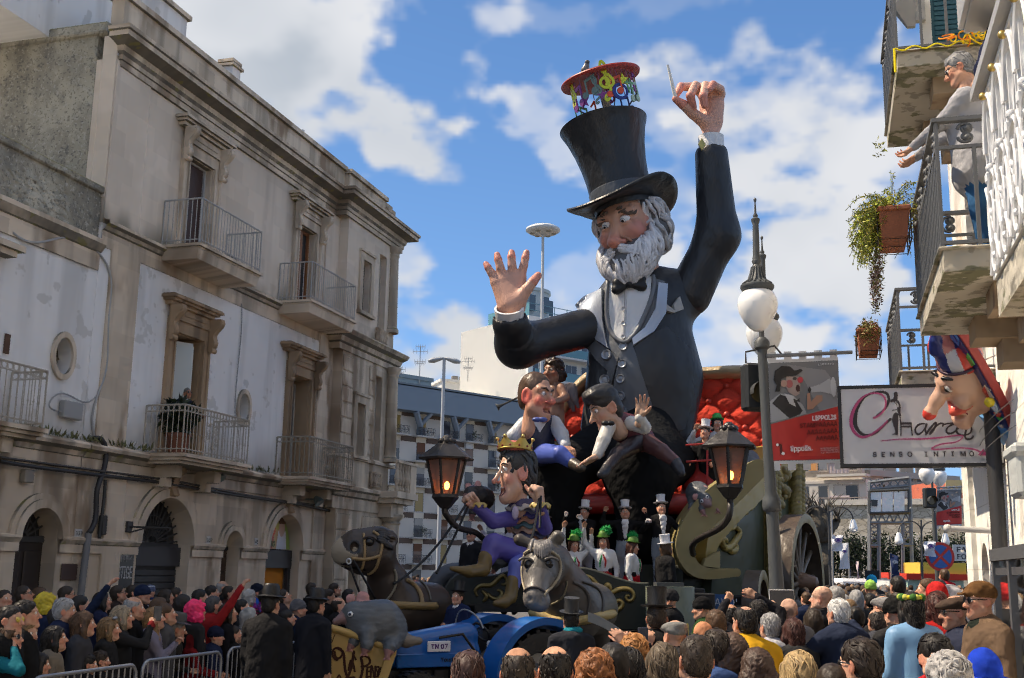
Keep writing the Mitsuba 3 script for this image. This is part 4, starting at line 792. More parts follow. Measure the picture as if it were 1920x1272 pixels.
for fl in range(7):
 z0=zt-(fl+1)*FH
 if z0<-2:break
 for k in range(nP):
  u=-9+k*PW
  if u+PW>u1:continue
  B_('panel',bx(u,u+PW*.58,.0,.06,z0+FH-.62,z0+FH-.05),c=jit((.115,.085,.07),.15));B_('panel',bx(u+PW*.6,u+PW*.98,.0,.06,z0+FH-.62,z0+FH-.05),c=jit((.60,.55,.46),.06))
  w_=numbered(ab+'__window');ca=SH[r.integers(0,len(SH))]
  B_('frame',bx(u+PW*.62,u+PW*.96,-.02,.03,z0+.05,z0+FH-.62),'satin',w_,c=(.12,.12,.12));B_('pane',bx(u+PW*.64,u+PW*.94,.03,.05,z0+.05,z0+FH-.66),'gloss',w_,c=ca)
  if r.random()<.5:B_('blind',bx(u+PW*.63,u+PW*.95,.05,.07,z0+r.uniform(.6,1.4),z0+FH-.64),'matte',w_,c=jit(((.30,.21,.07),(.16,.08,.05),(.33,.32,.3))[r.integers(0,3)]))
  if(k+fl)%3 or fl==0:
   ms=[bx(u+PW*.45,u+PW*1.12,.06,1.0,z0-.12,z0+.03,(.42,.41,.39))]+[bx(u+PW*(.45+.67*q),u+PW*(.45+.67*q)+.03,.96,.99,z0+.03,z0+.85,(.06,.06,.065))for q in np.linspace(0,.985,14)]+[bx(u+PW*.45,u+PW*1.12,.95,1.0,z,z+.04,(.05,.05,.055))for z in(z0+.83,z0+.45)]
   ms+=[tube([[u+PW*.5+j*.42+.18*math.cos(s),.98,z0+.45+.28*math.sin(s)]for s in np.linspace(0,6.28,9)],.015,3,c=(.05,.05,.055))for j in range(5)]
   B_('balcony',cat(ms),'matte')
  if r.random()<.16:B_('plant_pots',leaves(A([u+PW*.8,.9,z0+.8]),A([.5,.2,.35]),60,.25,[(.03,.05,.02),(.05,.06,.03)],100+fl*20+k),'leaf')
 B_('floor_line',bx(-12,u1,0,.1,z0-.06,z0+.06),c=(.45,.43,.4))
for k in range(7):
 u=-7.5+k*5.0
 if u<u1-1:B_('roof_brace',tube([[u+.9,.1,zt-2.4],[u+.5,.7,zt-1.6],[u-.6,1.3,zt-.2]],.33,6)+tube([[u+.6,.6,zt-1.5],[u+1.5,1.3,zt-.2]],.25,6),'satin',c=(.17,.21,.26))
B_('end_wall',bx(u1-.3,u1,-14,-.01,0,zt+1),c=(.45,.44,.42))
B_('roof_room',bx(-12,8,-9,-4,zt+2.5,zt+4.2),c=(.25,.32,.36));B_('roof_room_edge',bx(-12,8.2,-9,-3.8,zt+4.2,zt+4.6),c=(.2,.26,.3))
for k in range(3):B_('air_conditioner',bx(*[(9.6,10.5),(20.5,21.4),(14,14.9)][k],.05,.45,zt-FH-.75-.3*k,zt-FH-.1-.3*k),'satin',c=(.5,.5,.5))
# antennas
def antenna(P,h,lb):
 P=A(P);ms=[tube([P,P+A([0,0,h])],.05,5)]
 for z,w in((h*.97,.5),(h*.85,.8),(h*.6,.6),(h*.55,.45)):ms.append(tube([P+A([-w,0,z]),P+A([w,.2,z+.05])],.03,4));ms+=[tube([P+A([q,0,z-.25]),P+A([q,0,z+.25])],.02,4)for q in np.linspace(-w,w,5)]
 add('antenna',cat(ms),'satin',(.3,.3,.3),label=lb,cat_='antenna')
antenna(at(786,722,125),4.4,'tall television antenna above the blue-grey roof');antenna(at(877,716,140),3.0,'smaller antenna on the white low roof');antenna(at(745,715,122),1.5,'small antenna by the palazzo corner')
# white buildings behind
def block(name,label,px0,px1,Y,pytop,yaw,depth,c,cat_='building'):
 p=at(px0,1000,Y);d=A([math.sin(yaw),math.cos(yaw),0]);n=A([d[1],-d[0],0]);pl=Plane(p,d,n);w_,_=pl.px(px1,1000);_,z=pl.px(px0,pytop);k=thing(name,label,cat_)
 B_('wall',bx(0,w_,-depth,0,0,z),'matte',k,pl,c=c);return k,pl,w_,z
k,pl,w_,z=block('white_house','low white building just right of the twin headed street lamp',820,911,150,715,math.radians(70),9,(.74,.73,.70));B_('roof_edge',bx(-.3,w_+.3,-9,.3,z,z+.35),'matte',k,pl,c=(.7,.69,.66));B_('vent',cat([bx(2.2+q*1.1,3.0+q*1.1,-3,-2.4,z+.35,z+1.3)for q in range(3)]),'matte',k,pl,c=(.2,.19,.18))
k,pl,w_,z=block('cream_house','cream flat-roofed building right of the low white building',835,912,138,745,math.radians(60),8,(.68,.62,.50))
k,pl,w_,z=block('white_tower','tall white tower block with blue glass balconies',986,1116,135,590,math.radians(52),14,(.60,.60,.57));tower=k
pl2=Plane(pl.P,[-math.sin(.62),math.cos(.62),0],[-math.cos(.62),-math.sin(.62),0]);w2,_=pl2 .px(911,800)
if w2<0:w2=-w2
B_('side_wall',bx(0,w2,-2,0.02,0,z),'matte',k,pl2,c=(.80,.785,.74))
for z_ in np.arange(4,z-2,3.05):
 for q in(.18,.42):
  wn=numbered(k+'__window');B_('frame',bx(w2*(1-q)-.5,w2*(1-q)+.5,.02,.06,z_,z_+1.7),'matte',wn,pl2,c=(.5,.49,.47));B_('pane',bx(w2*(1-q)-.38,w2*(1-q)+.38,.06,.08,z_+.1,z_+1.6),'gloss',wn,pl2,c=(.10,.105,.11))
 B_('balcony_floor',bx(0,w_,0,1.3,z_-.9,z_-.65),'matte',k,pl,c=(.5,.52,.53));B_('balcony_glass',bx(0.02,w_,1.26,1.3,z_-.65,z_+.4),'gloss',k,pl,c=(.07,.21,.28))
 for j in range(5):
  wn=numbered(k+'__window');u=.6+j*2.6
  B_('frame',bx(u,u+1.9,0,.05,z_-.6,z_+1.75),'matte',wn,pl,c=(.45,.5,.53));B_('pane',bx(u+.1,u+.9,.05,.08,z_-.6,z_+1.65),'gloss',wn,pl,c=(.035,.06,.10));B_('pane',bx(u+1.0,u+1.8,.05,.08,z_-.6,z_+1.65),'gloss',wn,pl,c=(.035,.06,.10))
B_('roof_glass',bx(0,w2,-.06,0,z,z+1.6),'gloss',k,pl2,c=(.10,.26,.32));B_('roof_room',lathe([(2.9,z),(2.9,z+3.4),(3.1,z+3.4),(3.1,z+3.8),(0,z+3.9)],20).mv(2.2,-3.4,0),'matte',k,pl,c=(.42,.50,.53))
for j in range(4):B_('roof_window',bx(2.2+2.93*math.cos(-1+j*.7+1.6)-.5,2.2+2.93*math.cos(-1+j*.7+1.6)+.5,-3.4+2.93*math.sin(-1+j*.7+1.6)-.05,-3.4+2.93*math.sin(-1+j*.7+1.6)+.15,z+.8,z+2.8),'gloss',k,pl,c=(.06,.11,.16))
B_('roof_rail',cat([bx(0,w_,-.05,0,z+q,z+q+.08)for q in(.7,1.5)]+[bx(q,q+.08,-.05,0,z,z+1.6)for q in np.arange(0,w_,2)]),'satin',k,pl,c=(.12,.25,.30))
# buildings to the right of the carriage
k,pl,w_,z=block('corner_flats','pale flats with small balconies and an orange roof edge behind the square',1380,1628,100,905,math.radians(122),12,(.60,.565,.50))
B_('attic',bx(0,w_-.6,-9,-1.2,z,z+2.2),'matte',k,pl,c=(.52,.48,.42));B_('roof_edge',bx(-.4,w_-.3,-9.5,-.6,z+2.2,z+3.0),'matte',k,pl,c=(.66,.40,.24))
for px in(1503,1538,1590):
 u,_=pl.px(px,1000)
 for z_ in(2.2,5.1,8.0,10.9)[:(4 if px<1580 else 4)]:
  wn=numbered(k+'__window');ww=.75 if px<1580 else.95;h0,h1=(0,1.5)if px<1580 else(-.55,1.5)
  if z_+h1>z:h0,h1=(-.1,1.2)
  B_('frame',bx(u-ww-.1,u+ww+.1,-.05,.05,z_+h0-.1,z_+h1+.1),'matte',wn,pl,c=(.42,.38,.33));B_('pane',bx(u-ww,u+ww,.05,.07,z_+h0,z_+h1),'gloss',wn,pl,c=(.05,.055,.06))
  B_('blind',bx(u-ww,u+(0 if z_>7 else ww),.07,.1,z_+h0+(.4 if z_<7 else 0),z_+h1),'matte',wn,pl,c=((.55,.27,.10),(.38,.17,.13),(.5,.47,.42),(.30,.27,.21))[int(z_+px)%4])
  if px>1580:B_('balcony',bx(u-2.0,u+2.0,0,1.4,z_-.75,z_-.55,(.5,.46,.41))+cat([bx(u-2+q,u-1.96+q,1.34,1.38,z_-.55,z_+.4,(.35,.28,.25))for q in np.arange(0,4,.3)])+bx(u-2,u+2,1.33,1.4,z_+.38,z_+.46,(.3,.25,.22))+bx(u-1,u+.6,1.2,1.3,z_-.5,z_+.6,(.5,.42,.42)),'matte',k,pl)
for z_ in(4.0,6.9,9.8):B_('floor_line',bx(0,w_,0,.12,z_-.1,z_+.1),'matte',k,pl,c=(.5,.46,.41))
k,pl,w_,z=block('side_flats','shaded grey-beige flats right of the pale corner flats',1628,1790,96,893,math.radians(62),10,(.47,.44,.39))
B_('roof_edge',bx(0,w_+.5,-10,.5,z,z+.5),'matte',k,pl,c=(.40,.37,.33))
for px in(1672,1705,1735,1762):
 u,_=pl.px(px,1000)
 for z_ in(4.6,7.5,10.2):
  wn=numbered(k+'__window');B_('frame',bx(u-.85,u+.85,0,.05,z_-.1,z_+1.5),'matte',wn,pl,c=(.5,.47,.42));B_('pane',bx(u-.7,u+.7,.05,.07,z_,z_+1.4),'gloss',wn,pl,c=(.06,.06,.06));B_('blind',bx(u-.7,u+.7,.07,.09,z_+.5,z_+1.4),'matte',wn,pl,c=(.36,.31,.25))
for z_ in(6.9,9.7):B_('floor_line',bx(0,w_,0,.1,z_-.1,z_+.1),'matte',k,pl,c=(.42,.39,.35))
k,pl,w_,z=block('red_house','small ochre and red building peeking out by the white house',1778,1830,88,900,math.radians(85),6,(.55,.16,.10));B_('band',bx(0,w_,0,.05,z-1.0,z),'matte',k,pl,c=(.66,.5,.25))
k,pl,w_,z=block('stone_wall','high old rubble stone wall behind the hedge',1555,1830,84,948,math.radians(116),2,(.4,.4,.4),'wall');scene[k+'__wall']['bsdf']={'type':'ref','id':'rubble'}
B_('coping',bx(-.2,w_+.2,-2,.25,z,z+.4),'matte',k,pl,c=(.56,.52,.45))
for px in(1600,1645,1702):u,_=pl.px(px,1040);B_('doorway',bx(u-.55,u+.55,-.05,.04,2.2,4.8),'matte',k,pl,c=(.03,.028,.026));B_('door_frame',bx(u-.85,u+.85,-.05,.03,2.2,5.1),'matte',k,pl,c=(.5,.46,.39))
hl=at(1480,1080,70);hr=at(1812,1080,70)
add('hedge',cat([leaves(hl+(hr-hl)*q+A([0,0,1.6-.5+.25*math.sin(q*40)]),A([.55,.8,1.45]),420,.26,[(.018,.03,.012),(.03,.042,.016),(.012,.02,.009)],200+i)for i,q in enumerate(np.linspace(0,1,26))]),'leaf',label='dark clipped hedge along the stone wall',cat_='hedge')
# pollarded tree
def limb(px,Y,r):P=[at(x,y,Y+k*.25*(-1)**i)for i,(x,y)in enumerate(px)for k in(1,)];n=max(8,len(px)*4);S=spline(P,n)if len(P)>2 else A(P);return tube(S,np.interp(np.linspace(0,1,len(S)),np.linspace(0,1,len(r)),r)*(1+.12*np.sin(np.arange(len(S))*1.7)),9)
k=thing('pollarded_tree','bare pollarded tree with knobbly limbs right of the carriage wheel','tree');BK=(.085,.075,.06)
add('trunk',limb([(1543,1092),(1545,1050),(1542,1020),(1540,1000)],46,[.38,.33,.32,.34]),'cloth',BK,parent=k,smooth=True)
for px,r in(([(1540,1005),(1525,990),(1515,965),(1520,950)],[.26,.2,.17,.1]),([(1540,1005),(1534,980),(1531,958),(1530,972)],[.26,.22,.26,.1]),([(1542,1005),(1547,985),(1546,965)],[.24,.2,.26]),([(1543,1008),(1556,995),(1568,978),(1570,972)],[.26,.18,.16,.1]),([(1525,995),(1512,990),(1506,972)],[.16,.12,.05])):add('limb',limb(px,46,r),'cloth',BK,parent=k,smooth=True)
tw=[]
for _ in range(60):
 x,y=[(1520,952),(1531,955),(1546,962),(1570,974),(1507,975)][r.integers(0,5)]if False else[(1520,952),(1531,955),(1546,962),(1570,974),(1507,975)][int(rng.integers(0,5))];a=rng.normal(0,.7);l=rng.uniform(10,42);tw.append(tube([at(x,y,46),at(x+l*.4*math.sin(a)+rng.normal(0,2),y-l*.5,46+rng.normal(0,.4)),at(x+l*math.sin(a),y-l,46+rng.normal(0,.8))],[.03,.02,.01],4))
add('twigs',cat(tw),'matte',BK,parent=k)
# truss frame with screens
k=thing('screen_gantry','tall grey steel truss frame holding three blank white panels','frame');Y=50;GC=(.19,.2,.21);r_=.07
def g(x,y,dy=0):return at(x,y,Y+dy)
for a,b in(((1630,1086),(1630,905)),((1648,1086),(1648,982)),((1693,1086),(1693,982)),((1711,1086),(1705,897))):add('post',rod(g(*a),g(*b),.085,4),'satin',GC,parent=k)
for a,b in(((1628,905),(1704,896)),((1630,918),(1706,911)),((1629,963),(1707,962)),((1631,981),(1709,981)),((1630,1024),(1650,1024)),((1692,1022),(1712,1022))):add('rail',rod(g(*a),g(*b),.075,4),'satin',GC,parent=k)
ms=[]
for q in range(5):
 x0,x1=1631+q*15,1646+q*15;ms+=[rod(g(x0,917),g(x1,898),.03,4),rod(g(x0,898),g(x1,917),.03,4),rod(g(x0,980),g(x0+7.5,964),.03,4),rod(g(x0+7.5,964),g(x1,980),.03,4)]
for q in range(4):ms+=[rod(g(1631,982+q*11),g(1648,993+q*11),.025,4),rod(g(1648,982+q*11),g(1631,993+q*11),.025,4),rod(g(1694,982+q*11),g(1711,993+q*11),.025,4),rod(g(1711,982+q*11),g(1694,993+q*11),.025,4)]
add('bracing',cat(ms),'satin',GC,parent=k);
for q in range(3):add('screen_panel',cat([M([g(1632+q*22,922-q*1.2,-.1),g(1652+q*22,921-q*1.2,-.1),g(1652+q*22,960,-.1),g(1632+q*22,962,-.1)],[[3,2,1,0]])]),'satin',(.74,.78,.80),parent=k)
add('screen_frame',cat([rod(g(*a,-.12),g(*b,-.12),.06,4)for a,b in(((1630,921),(1704,918)),((1630,963),(1704,961)),((1630,921),(1630,963)),((1704,918),(1704,961)))]+[M([g(1633,937,-.25),g(1646,938,-.25),g(1645,950,-.25),g(1634,949,-.25)],[[3,2,1,0]])]),'satin',(.05,.055,.06),parent=k)
# far lamp with its banner and light
fl=street_lamp(at(1762,1120,33)*A([1,1,0]),at(1748,922,33),[at(1738,893,32.6),at(1761,897,33.8)],'farther twin globe street lamp with the no-stopping sign',1.0)
traffic_light(at(1743,934,32.8),1.0,6,'black traffic light on the farther lamp post, above the no-stopping sign')
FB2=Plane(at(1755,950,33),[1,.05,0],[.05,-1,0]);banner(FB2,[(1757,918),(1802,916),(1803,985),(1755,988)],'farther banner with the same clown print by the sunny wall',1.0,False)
k=thing('no_stopping_sign','round blue and red no-stopping sign on the farther lamp post','traffic sign');P=at(1763,1044,32.5)
def disc(r,o,c,nm):add(nm,lathe([(0,o+.004),(r,o+.004),(r,o)],32).rot('x',90).mv(P),'satin',c,parent=k)
disc(.4,0,(.55,.04,.03),'rim');disc(.32,.006,(.04,.13,.42),'face')
add('cross',cat([bx(-.32,.32,-.018,-.013,-.035,.035).rot('y',a).mv(P+A([0,-.001*i,0]))for i,a in enumerate((45,-45))]),'satin',(.55,.04,.03),parent=k)
# flags, small signs, kiosks
def flag(px,Y,c,label,mark,pole=None):
 k=thing('promo_flag',label,'flag');P4=[at(x,y,Y)for x,y in px]
 def f(u,v):q=(A(P4[0])*(1-u[...,None])+A(P4[1])*u[...,None])*(1-v[...,None])+(A(P4[3])*(1-u[...,None])+A(P4[2])*u[...,None])*v[...,None];q[...,1]+=.06*np.sin(v*7+u*4);return q
 add('cloth',grid(f,8,12),'matte',c,parent=k);C=(A(P4[0])+A(P4[1]))/2*.68+(A(P4[2])+A(P4[3]))/2*.32;w_=np.linalg.norm(A(P4[1])-P4[0])
 add('emblem',cat([lathe([(0,.01),(w_*.34,.01),(w_*.34,0)],20).sc(1,.62,1).rot('x',90).mv(C+A([0,-.1,0])).col(mark),lathe([(w_*.2,.02),(w_*.26,.02)],20).sc(1,.5,1).rot('x',90).mv(C+A([0,-.11,0])).col(tuple(c))]),'matte',parent=k)
 if pole:add('pole',rod(at(*pole[0],Y+.1),at(*pole[1],Y+.1),.035,6),'satin',(.3,.3,.3),parent=k)
WF=(.66,.68,.72);IND=(.13,.06,.3)
flag([(1560,1003),(1580,1004),(1578,1034),(1559,1034)],40,WF,'white flag with purple oval by the pollarded tree',IND,((1559,960),(1562,1100)))
flag([(1575,1020),(1588,1018),(1593,1066),(1574,1068)],44,WF,'tall white flag with a purple emblem, right of the tree',IND,((1590,1018),(1593,1085)))
flag([(1669,1037),(1683,1043),(1687,1085),(1672,1085)],42,(.02,.035,.10),'dark blue feather flag between the gantry posts',WF,((1670,1037),(1672,1095)))
flag([(1605,1053),(1609,1053),(1611,1086),(1608,1086)],42,(.6,.5,.52),'narrow pink flag left of the gantry',(.5,.2,.3))
flag([(1733,1015),(1753,1016),(1754,1045),(1732,1042)],32.3,(.6,.64,.72),'small white and purple poster on the farther lamp post',IND)
k=thing('fast_food_sign','white shop sign reading fast food by the sunny wall','sign');P=at(1787,1052,40);add('panel',bx(0,.95,-.02,0,0,.55).mv(P),'satin',(.55,.58,.58),parent=k)
for i,t in enumerate(('FAST','FOOD')):w_=word(t,.16,.12,.31-.24*i,0,(.06,.07,.08),True,w=.7);add('lettering',M(w_.v*A([1,-1,1])+A([0,-.024,0])+P,w_.f,w_.c),'matte',parent=k)
k=thing('kiosk','pale green market kiosk with red and yellow roof edge','kiosk');P=at(1702,1095,48);P[2]=0
add('wall',bx(0,2.3,0,2,0,2.05).mv(P),'matte',(.36,.5,.42),parent=k);add('roof_edge',bx(-.1,2.5,-.2,2.2,2.05,2.3).mv(P),'matte',(.55,.05,.03),parent=k);add('awning',bx(.5,2.4,-.1,2.1,2.3,2.75).mv(P),'matte',(.66,.5,.08),parent=k)
k=thing('kiosk','white and red market kiosk left of the pale green one','kiosk');P=at(1668,1096,54);P[2]=0;add('wall',bx(0,1.5,0,2,0,2.1).mv(P),'matte',(.6,.62,.6),parent=k);add('roof_edge',bx(-.1,1.5,-.2,2.2,2.1,2.35).mv(P),'matte',(.6,.06,.04),parent=k)
k=thing('parked_van','white van roof seen over the distant crowd','van');P=at(1575,1093,56);P[2]=0;add('body',cbx(0,4.6,0,1.9,.4,2.05,.15).mv(P),'gloss',(.7,.7,.7),parent=k);add('window',bx(.4,4.2,-.01,0,1.3,1.8).mv(P),'gloss',(.03,.03,.04),parent=k);[add('wheel',lathe([(0,-.1),(.33,-.1),(.33,.1),(0,.1)],16).rot('x',90).mv(P+A([x,.05,.33])),'matte',(.02,.02,.02),parent=k)for x in(.9,3.7)]
k=thing('chalkboard','black menu board behind the gantry posts','board');add('panel',M([at(1622,1070,47),at(1649,1070,47),at(1649,1086,47),at(1622,1086,47)]+[at(1622,1070,47.1),at(1649,1070,47.1),at(1649,1086,47.1),at(1622,1086,47.1)],[[3,2,1,0],[4,5,6,7],[0,1,5,4],[1,2,6,5],[2,3,7,6],[3,0,4,7]]),'matte',(.03,.035,.04),parent=k)
def crook_lamp(bx_,top,Y,label):
 k=thing('crook_lamp',label,'street lamp');b=at(*bx_,Y)*A([1,1,0]);t=at(*top,Y);add('post',tube([b,t],[.06,.035],8),'satin',(.06,.06,.06),parent=k)
 for s in(-1,1):
  c=t-A([0,0,.5]);P=[c+A([s*(.45-.45*math.cos(q)),0,.45*math.sin(q)])for q in np.linspace(0,math.pi,12)];add('arm',tube(P,.025,6),'satin',(.06,.06,.06),parent=k);add('lamp_shade',lathe([(.05,0),(.09,-.05),(.16,-.3),(.15,-.42),(0,-.5)],12).mv(P[-1]),'opal_glass',parent=k,smooth=True)
crook_lamp((1556,1095),(1553,948),43,'double crook lamp post by the pollarded tree');crook_lamp((1727,1095),(1727,975),45,'double crook lamp post right of the gantry')
# tall lamps behind the float
k=thing('twin_lamp','tall pole with two flat lamp heads left of the tower','street lamp');b,t=at(820,1095,55)*A([1,1,0]),at(833,672,55);add('pole',tube([b,t],[.11,.08],10),'satin',(.42,.43,.44),parent=k,smooth=True)
for s,px in((-1,803),(1,863)):
 e=at(px,678 if s<0 else 680,55);P=t+A([0,0,.02]);add('lamp_head',tube([P,P*.75+e*.25,P*.3+e*.7,e],[.06,.16,.24,.12],10,flat=((0,0,1),.55)),'satin',(.36,.38,.40),parent=k,smooth=True)
k=thing('mast_lamp','tall mast with a flat white disc head behind the raised hand','street lamp');b,t=at(1011,1090,78)*A([1,1,0]),at(1018,436,78);add('mast',tube([b,t],[.16,.1],10),'satin',(.5,.52,.53),parent=k,smooth=True)
add('disc_head',lathe([(0,-.12),(.5,-.12),(1.0,-.05),(1.22,.1),(1.2,.25),(.9,.42),(0,.5)],32).mv(t),'satin',(.62,.63,.62),parent=k,smooth=True)
for a in np.arange(6)*1.047:add('lens',ball(.2,2).sc(1,1,.4).mv(t+A([.75*math.cos(a),.75*math.sin(a),-.08])),'gloss',(.3,.28,.22),parent=k,smooth=True)
# ================================================================ modelling of bodies: smooth unions of tapered limbs, meshed by surface nets
class SD:
 def __init__(s,ys=None,tau=0.):s.p=[];s.ys=ys;s.tau=tau
 def cap(s,a,b,ra,rb=None,col=(.5,.5,.5),k=.0):
  s.p.append(('c',A(a,float),A(b,float),float(ra),float(ra if rb is None else rb),A(col,float),float(k)));return s
 def chain(s,pts,rs,col,k=0.,k0=None):
  for i in range(len(pts)-1):s.cap(pts[i],pts[i+1],rs[i],rs[i+1],col,k if i or k0 is None else k0)
  return s
 def ell(s,c,r,col=(.5,.5,.5),k=0.,R=None):
  s.p.append(('e',A(c,float),A(r,float),np.eye(3)if R is None else A(R,float),0,A(col,float),float(k)));return s
 def cut(s,c,r,k=0.,R=None,col=None):
  s.p.append(('x',A(c,float),A(r,float),np.eye(3)if R is None else A(R,float),0,A(col if col is not None else(0,0,0),float),float(k)));return s
 def _d(s,q,P):
  if q[0]=='c':
   a,b,ra,rb=q[1],q[2],q[3],q[4];ab=b-a;L=ab@ab
   pa=P-a;t=np.clip((pa@ab)/(L+1e-12),0,1);return np.sqrt(((pa-t[...,None]*ab)**2).sum(-1))-(ra+(rb-ra)*t)
  l=(P-q[1])@q[3];k0=np.sqrt(((l/q[2])**2).sum(-1));k1=np.sqrt(((l/q[2]**2)**2).sum(-1))+1e-9;return np.where(k0<1e-4,-q[2].min(),k0*(k0-1)/k1)
 def _w(s,P):
  if s.ys is None:return P
  P=np.array(P,float);P[...,1]=s.ys[0]+(P[...,1]-s.ys[0])/s.ys[1];return P
 def ev(s,P):
  P=s._w(np.asarray(P,float));f=np.full(P.shape[:-1],1e3)
  for q in s.p:
   d=s._d(q,P);f=s._mix(f,d,q)
  return f
 def _mix(s,f,d,q):
  k=q[6]
  if q[0]=='x':
   d=-d
   if k<=0:return np.maximum(f,d)
   h=np.maximum(k-np.abs(f-d),0)/k;return np.maximum(f,d)+h*h*k*.25
  if k<=0:return np.minimum(f,d)
  h=np.maximum(k-np.abs(f-d),0)/k;return np.minimum(f,d)-h*h*k*.25
 def colour(s,P):
  P=s._w(np.asarray(P,float));best=np.full(len(P),1e9);c=np.zeros((len(P),3))
  if s.tau:return s.soft(P)
  for q in s.p:
   d=np.abs(s._d(q,P))if q[0]=='x' else s._d(q,P)
   if q[0]=='x' and not q[5].any():continue
   m=d<best;best[m]=d[m];c[m]=q[5]
  return c
 def soft(s,P):
  best=np.min([s._d(q,P)for q in s.p if q[0]!='x'],0);c=np.zeros((len(P),3));w=np.zeros(len(P))
  for q in s.p:
   if q[0]=='x':continue
   k=np.exp(-(s._d(q,P)-best)/s.tau);c+=k[:,None]*q[5];w+=k
  c/=w[:,None]
  for q in s.p:
   if q[0]=='x' and q[5].any():m=np.abs(s._d(q,P))<best;c[m]=q[5]
  return c
 def grad(s,P,e=1e-3):
  P=np.asarray(P,float);g=np.stack([s.ev(P+d)-s.ev(P-d)for d in np.eye(3)*e],-1);return g/(np.linalg.norm(g,axis=-1,keepdims=True)+1e-12)
 def bounds(s):
  lo,hi=[],[]
  for q in s.p:
   if q[0]=='c':r=max(q[3],q[4]);lo+=[q[1]-r,q[2]-r];hi+=[q[1]+r,q[2]+r]
   elif q[0]=='e':r=np.abs(q[3])@q[2];lo.append(q[1]-r);hi.append(q[1]+r)
  return np.min(lo,0),np.max(hi,0)
 def mesh(s,h,cmin=None,cmax=None):
  lo,hi=s.bounds();K=max([q[6]for q in s.p])*.3
  lo,hi=lo-K-2*h,hi+K+2*h
  if cmin is not None:lo=np.maximum(lo,cmin)
  if cmax is not None:hi=np.minimum(hi,cmax)
  ax=[np.arange(a,b+h,h)for a,b in zip(lo,hi)];f=np.full([len(x)for x in ax],1e3,np.float32)
  for q in s.p:
   k=q[6]
   if q[0]=='c':r=max(q[3],q[4]);a,b=np.minimum(q[1],q[2])-r,np.maximum(q[1],q[2])+r
   else:r=np.abs(q[3])@q[2];a,b=q[1]-r,q[1]+r
   i0=[max(0,int((a[j]-k-2.5*h-ax[j][0])/h))for j in range(3)];i1=[min(len(ax[j]),int((b[j]+k+2.5*h-ax[j][0])/h)+2)for j in range(3)]
   if any(x>=y for x,y in zip(i0,i1)):continue
   sl=tuple(slice(x,y)for x,y in zip(i0,i1));P=np.stack(np.meshgrid(*[ax[j][sl[j]]for j in range(3)],indexing='ij'),-1)
   f[sl]=s._mix(f[sl],s._d(q,P),q)
  m=nets(f,lo,h)
  m.c=s.colour(m.v)if s.ys is None else s.colour(m.v*A([1,s.ys[1],1])+A([0,s.ys[0]*(1-s.ys[1]),0]))
  if s.ys is not None:m.v[:,1]=s.ys[0]+(m.v[:,1]-s.ys[0])*s.ys[1]
  return m
 def hit(s,px,steps=90):
  """where the sight lines through photograph pixels meet the surface: points and normals"""
  px=np.asarray(px,float).reshape(-1,2);D=np.stack([ray(x,y)for x,y in px]);D/=np.linalg.norm(D,axis=1,keepdims=True)
  lo,hi=s.bounds();t=np.full(len(px),max(0.0,(lo[1]-CAM[1])*.85));best,bt=np.full(len(px),1e9),t.copy()
  for _ in range(steps):
   d=s.ev(CAM+D*t[:,None]);m=np.abs(d)<best;best[m]=np.abs(d)[m];bt[m]=t[m];t=np.minimum(t+np.where(np.abs(d)>1e-3,d*.6,0),400)
  P=CAM+D*bt[:,None];return P,s.grad(P)
def nets(f,o,h):
 s=f<0;c=np.zeros([n-1 for n in f.shape],np.int8);off=[(i,j,k)for i in(0,1)for j in(0,1)for k in(0,1)]
 sh=c.shape
 for i,j,k in off:c+=s[i:i+sh[0],j:j+sh[1],k:k+sh[2]]
 mx=(c>0)&(c<8);cells=np.argwhere(mx);idx=np.full(sh,-1);idx[mx]=np.arange(len(cells))
 val={q:f[cells[:,0]+q[0],cells[:,1]+q[1],cells[:,2]+q[2]]for q in off};acc=np.zeros((len(cells),3));n=np.zeros(len(cells))
 for a in off:
  for ax in range(3):
   if a[ax]:continue
   b=tuple(v+(i==ax)for i,v in enumerate(a));fa,fb=val[a],val[b];m=(fa<0)!=(fb<0);t=np.where(m,fa/np.where(m,fa-fb,1),0)
   p=np.array(a,float)+np.eye(3)[ax]*t[:,None];acc+=p*m[:,None];n+=m
 v=(cells+acc/np.maximum(n,1)[:,None])*h+o;F_=[]
 for ax in range(3):
  u,w=(ax+1)%3,(ax+2)%3;A0=[slice(None)]*3;A1=[slice(None)]*3;A0[ax]=slice(0,-1);A1[ax]=slice(1,None)
  e=s[tuple(A0)]!=s[tuple(A1)];E=np.argwhere(e);E=E[(E[:,u]>0)&(E[:,w]>0)&(E[:,u]<f.shape[u]-1)&(E[:,w]<f.shape[w]-1)]
  if not len(E):continue
  q=[];
  for du,dw in((-1,-1),(0,-1),(0,0),(-1,0)):k=E.copy();k[:,u]+=du;k[:,w]+=dw;q.append(idx[k[:,0],k[:,1],k[:,2]])
  q=np.stack(q,1);neg=s[E[:,0],E[:,1],E[:,2]];q[~neg]=q[~neg][:,::-1];F_.append(q)
 F_=np.vstack(F_);F_=F_[(F_>=0).all(1)]
 return M(v,F_)
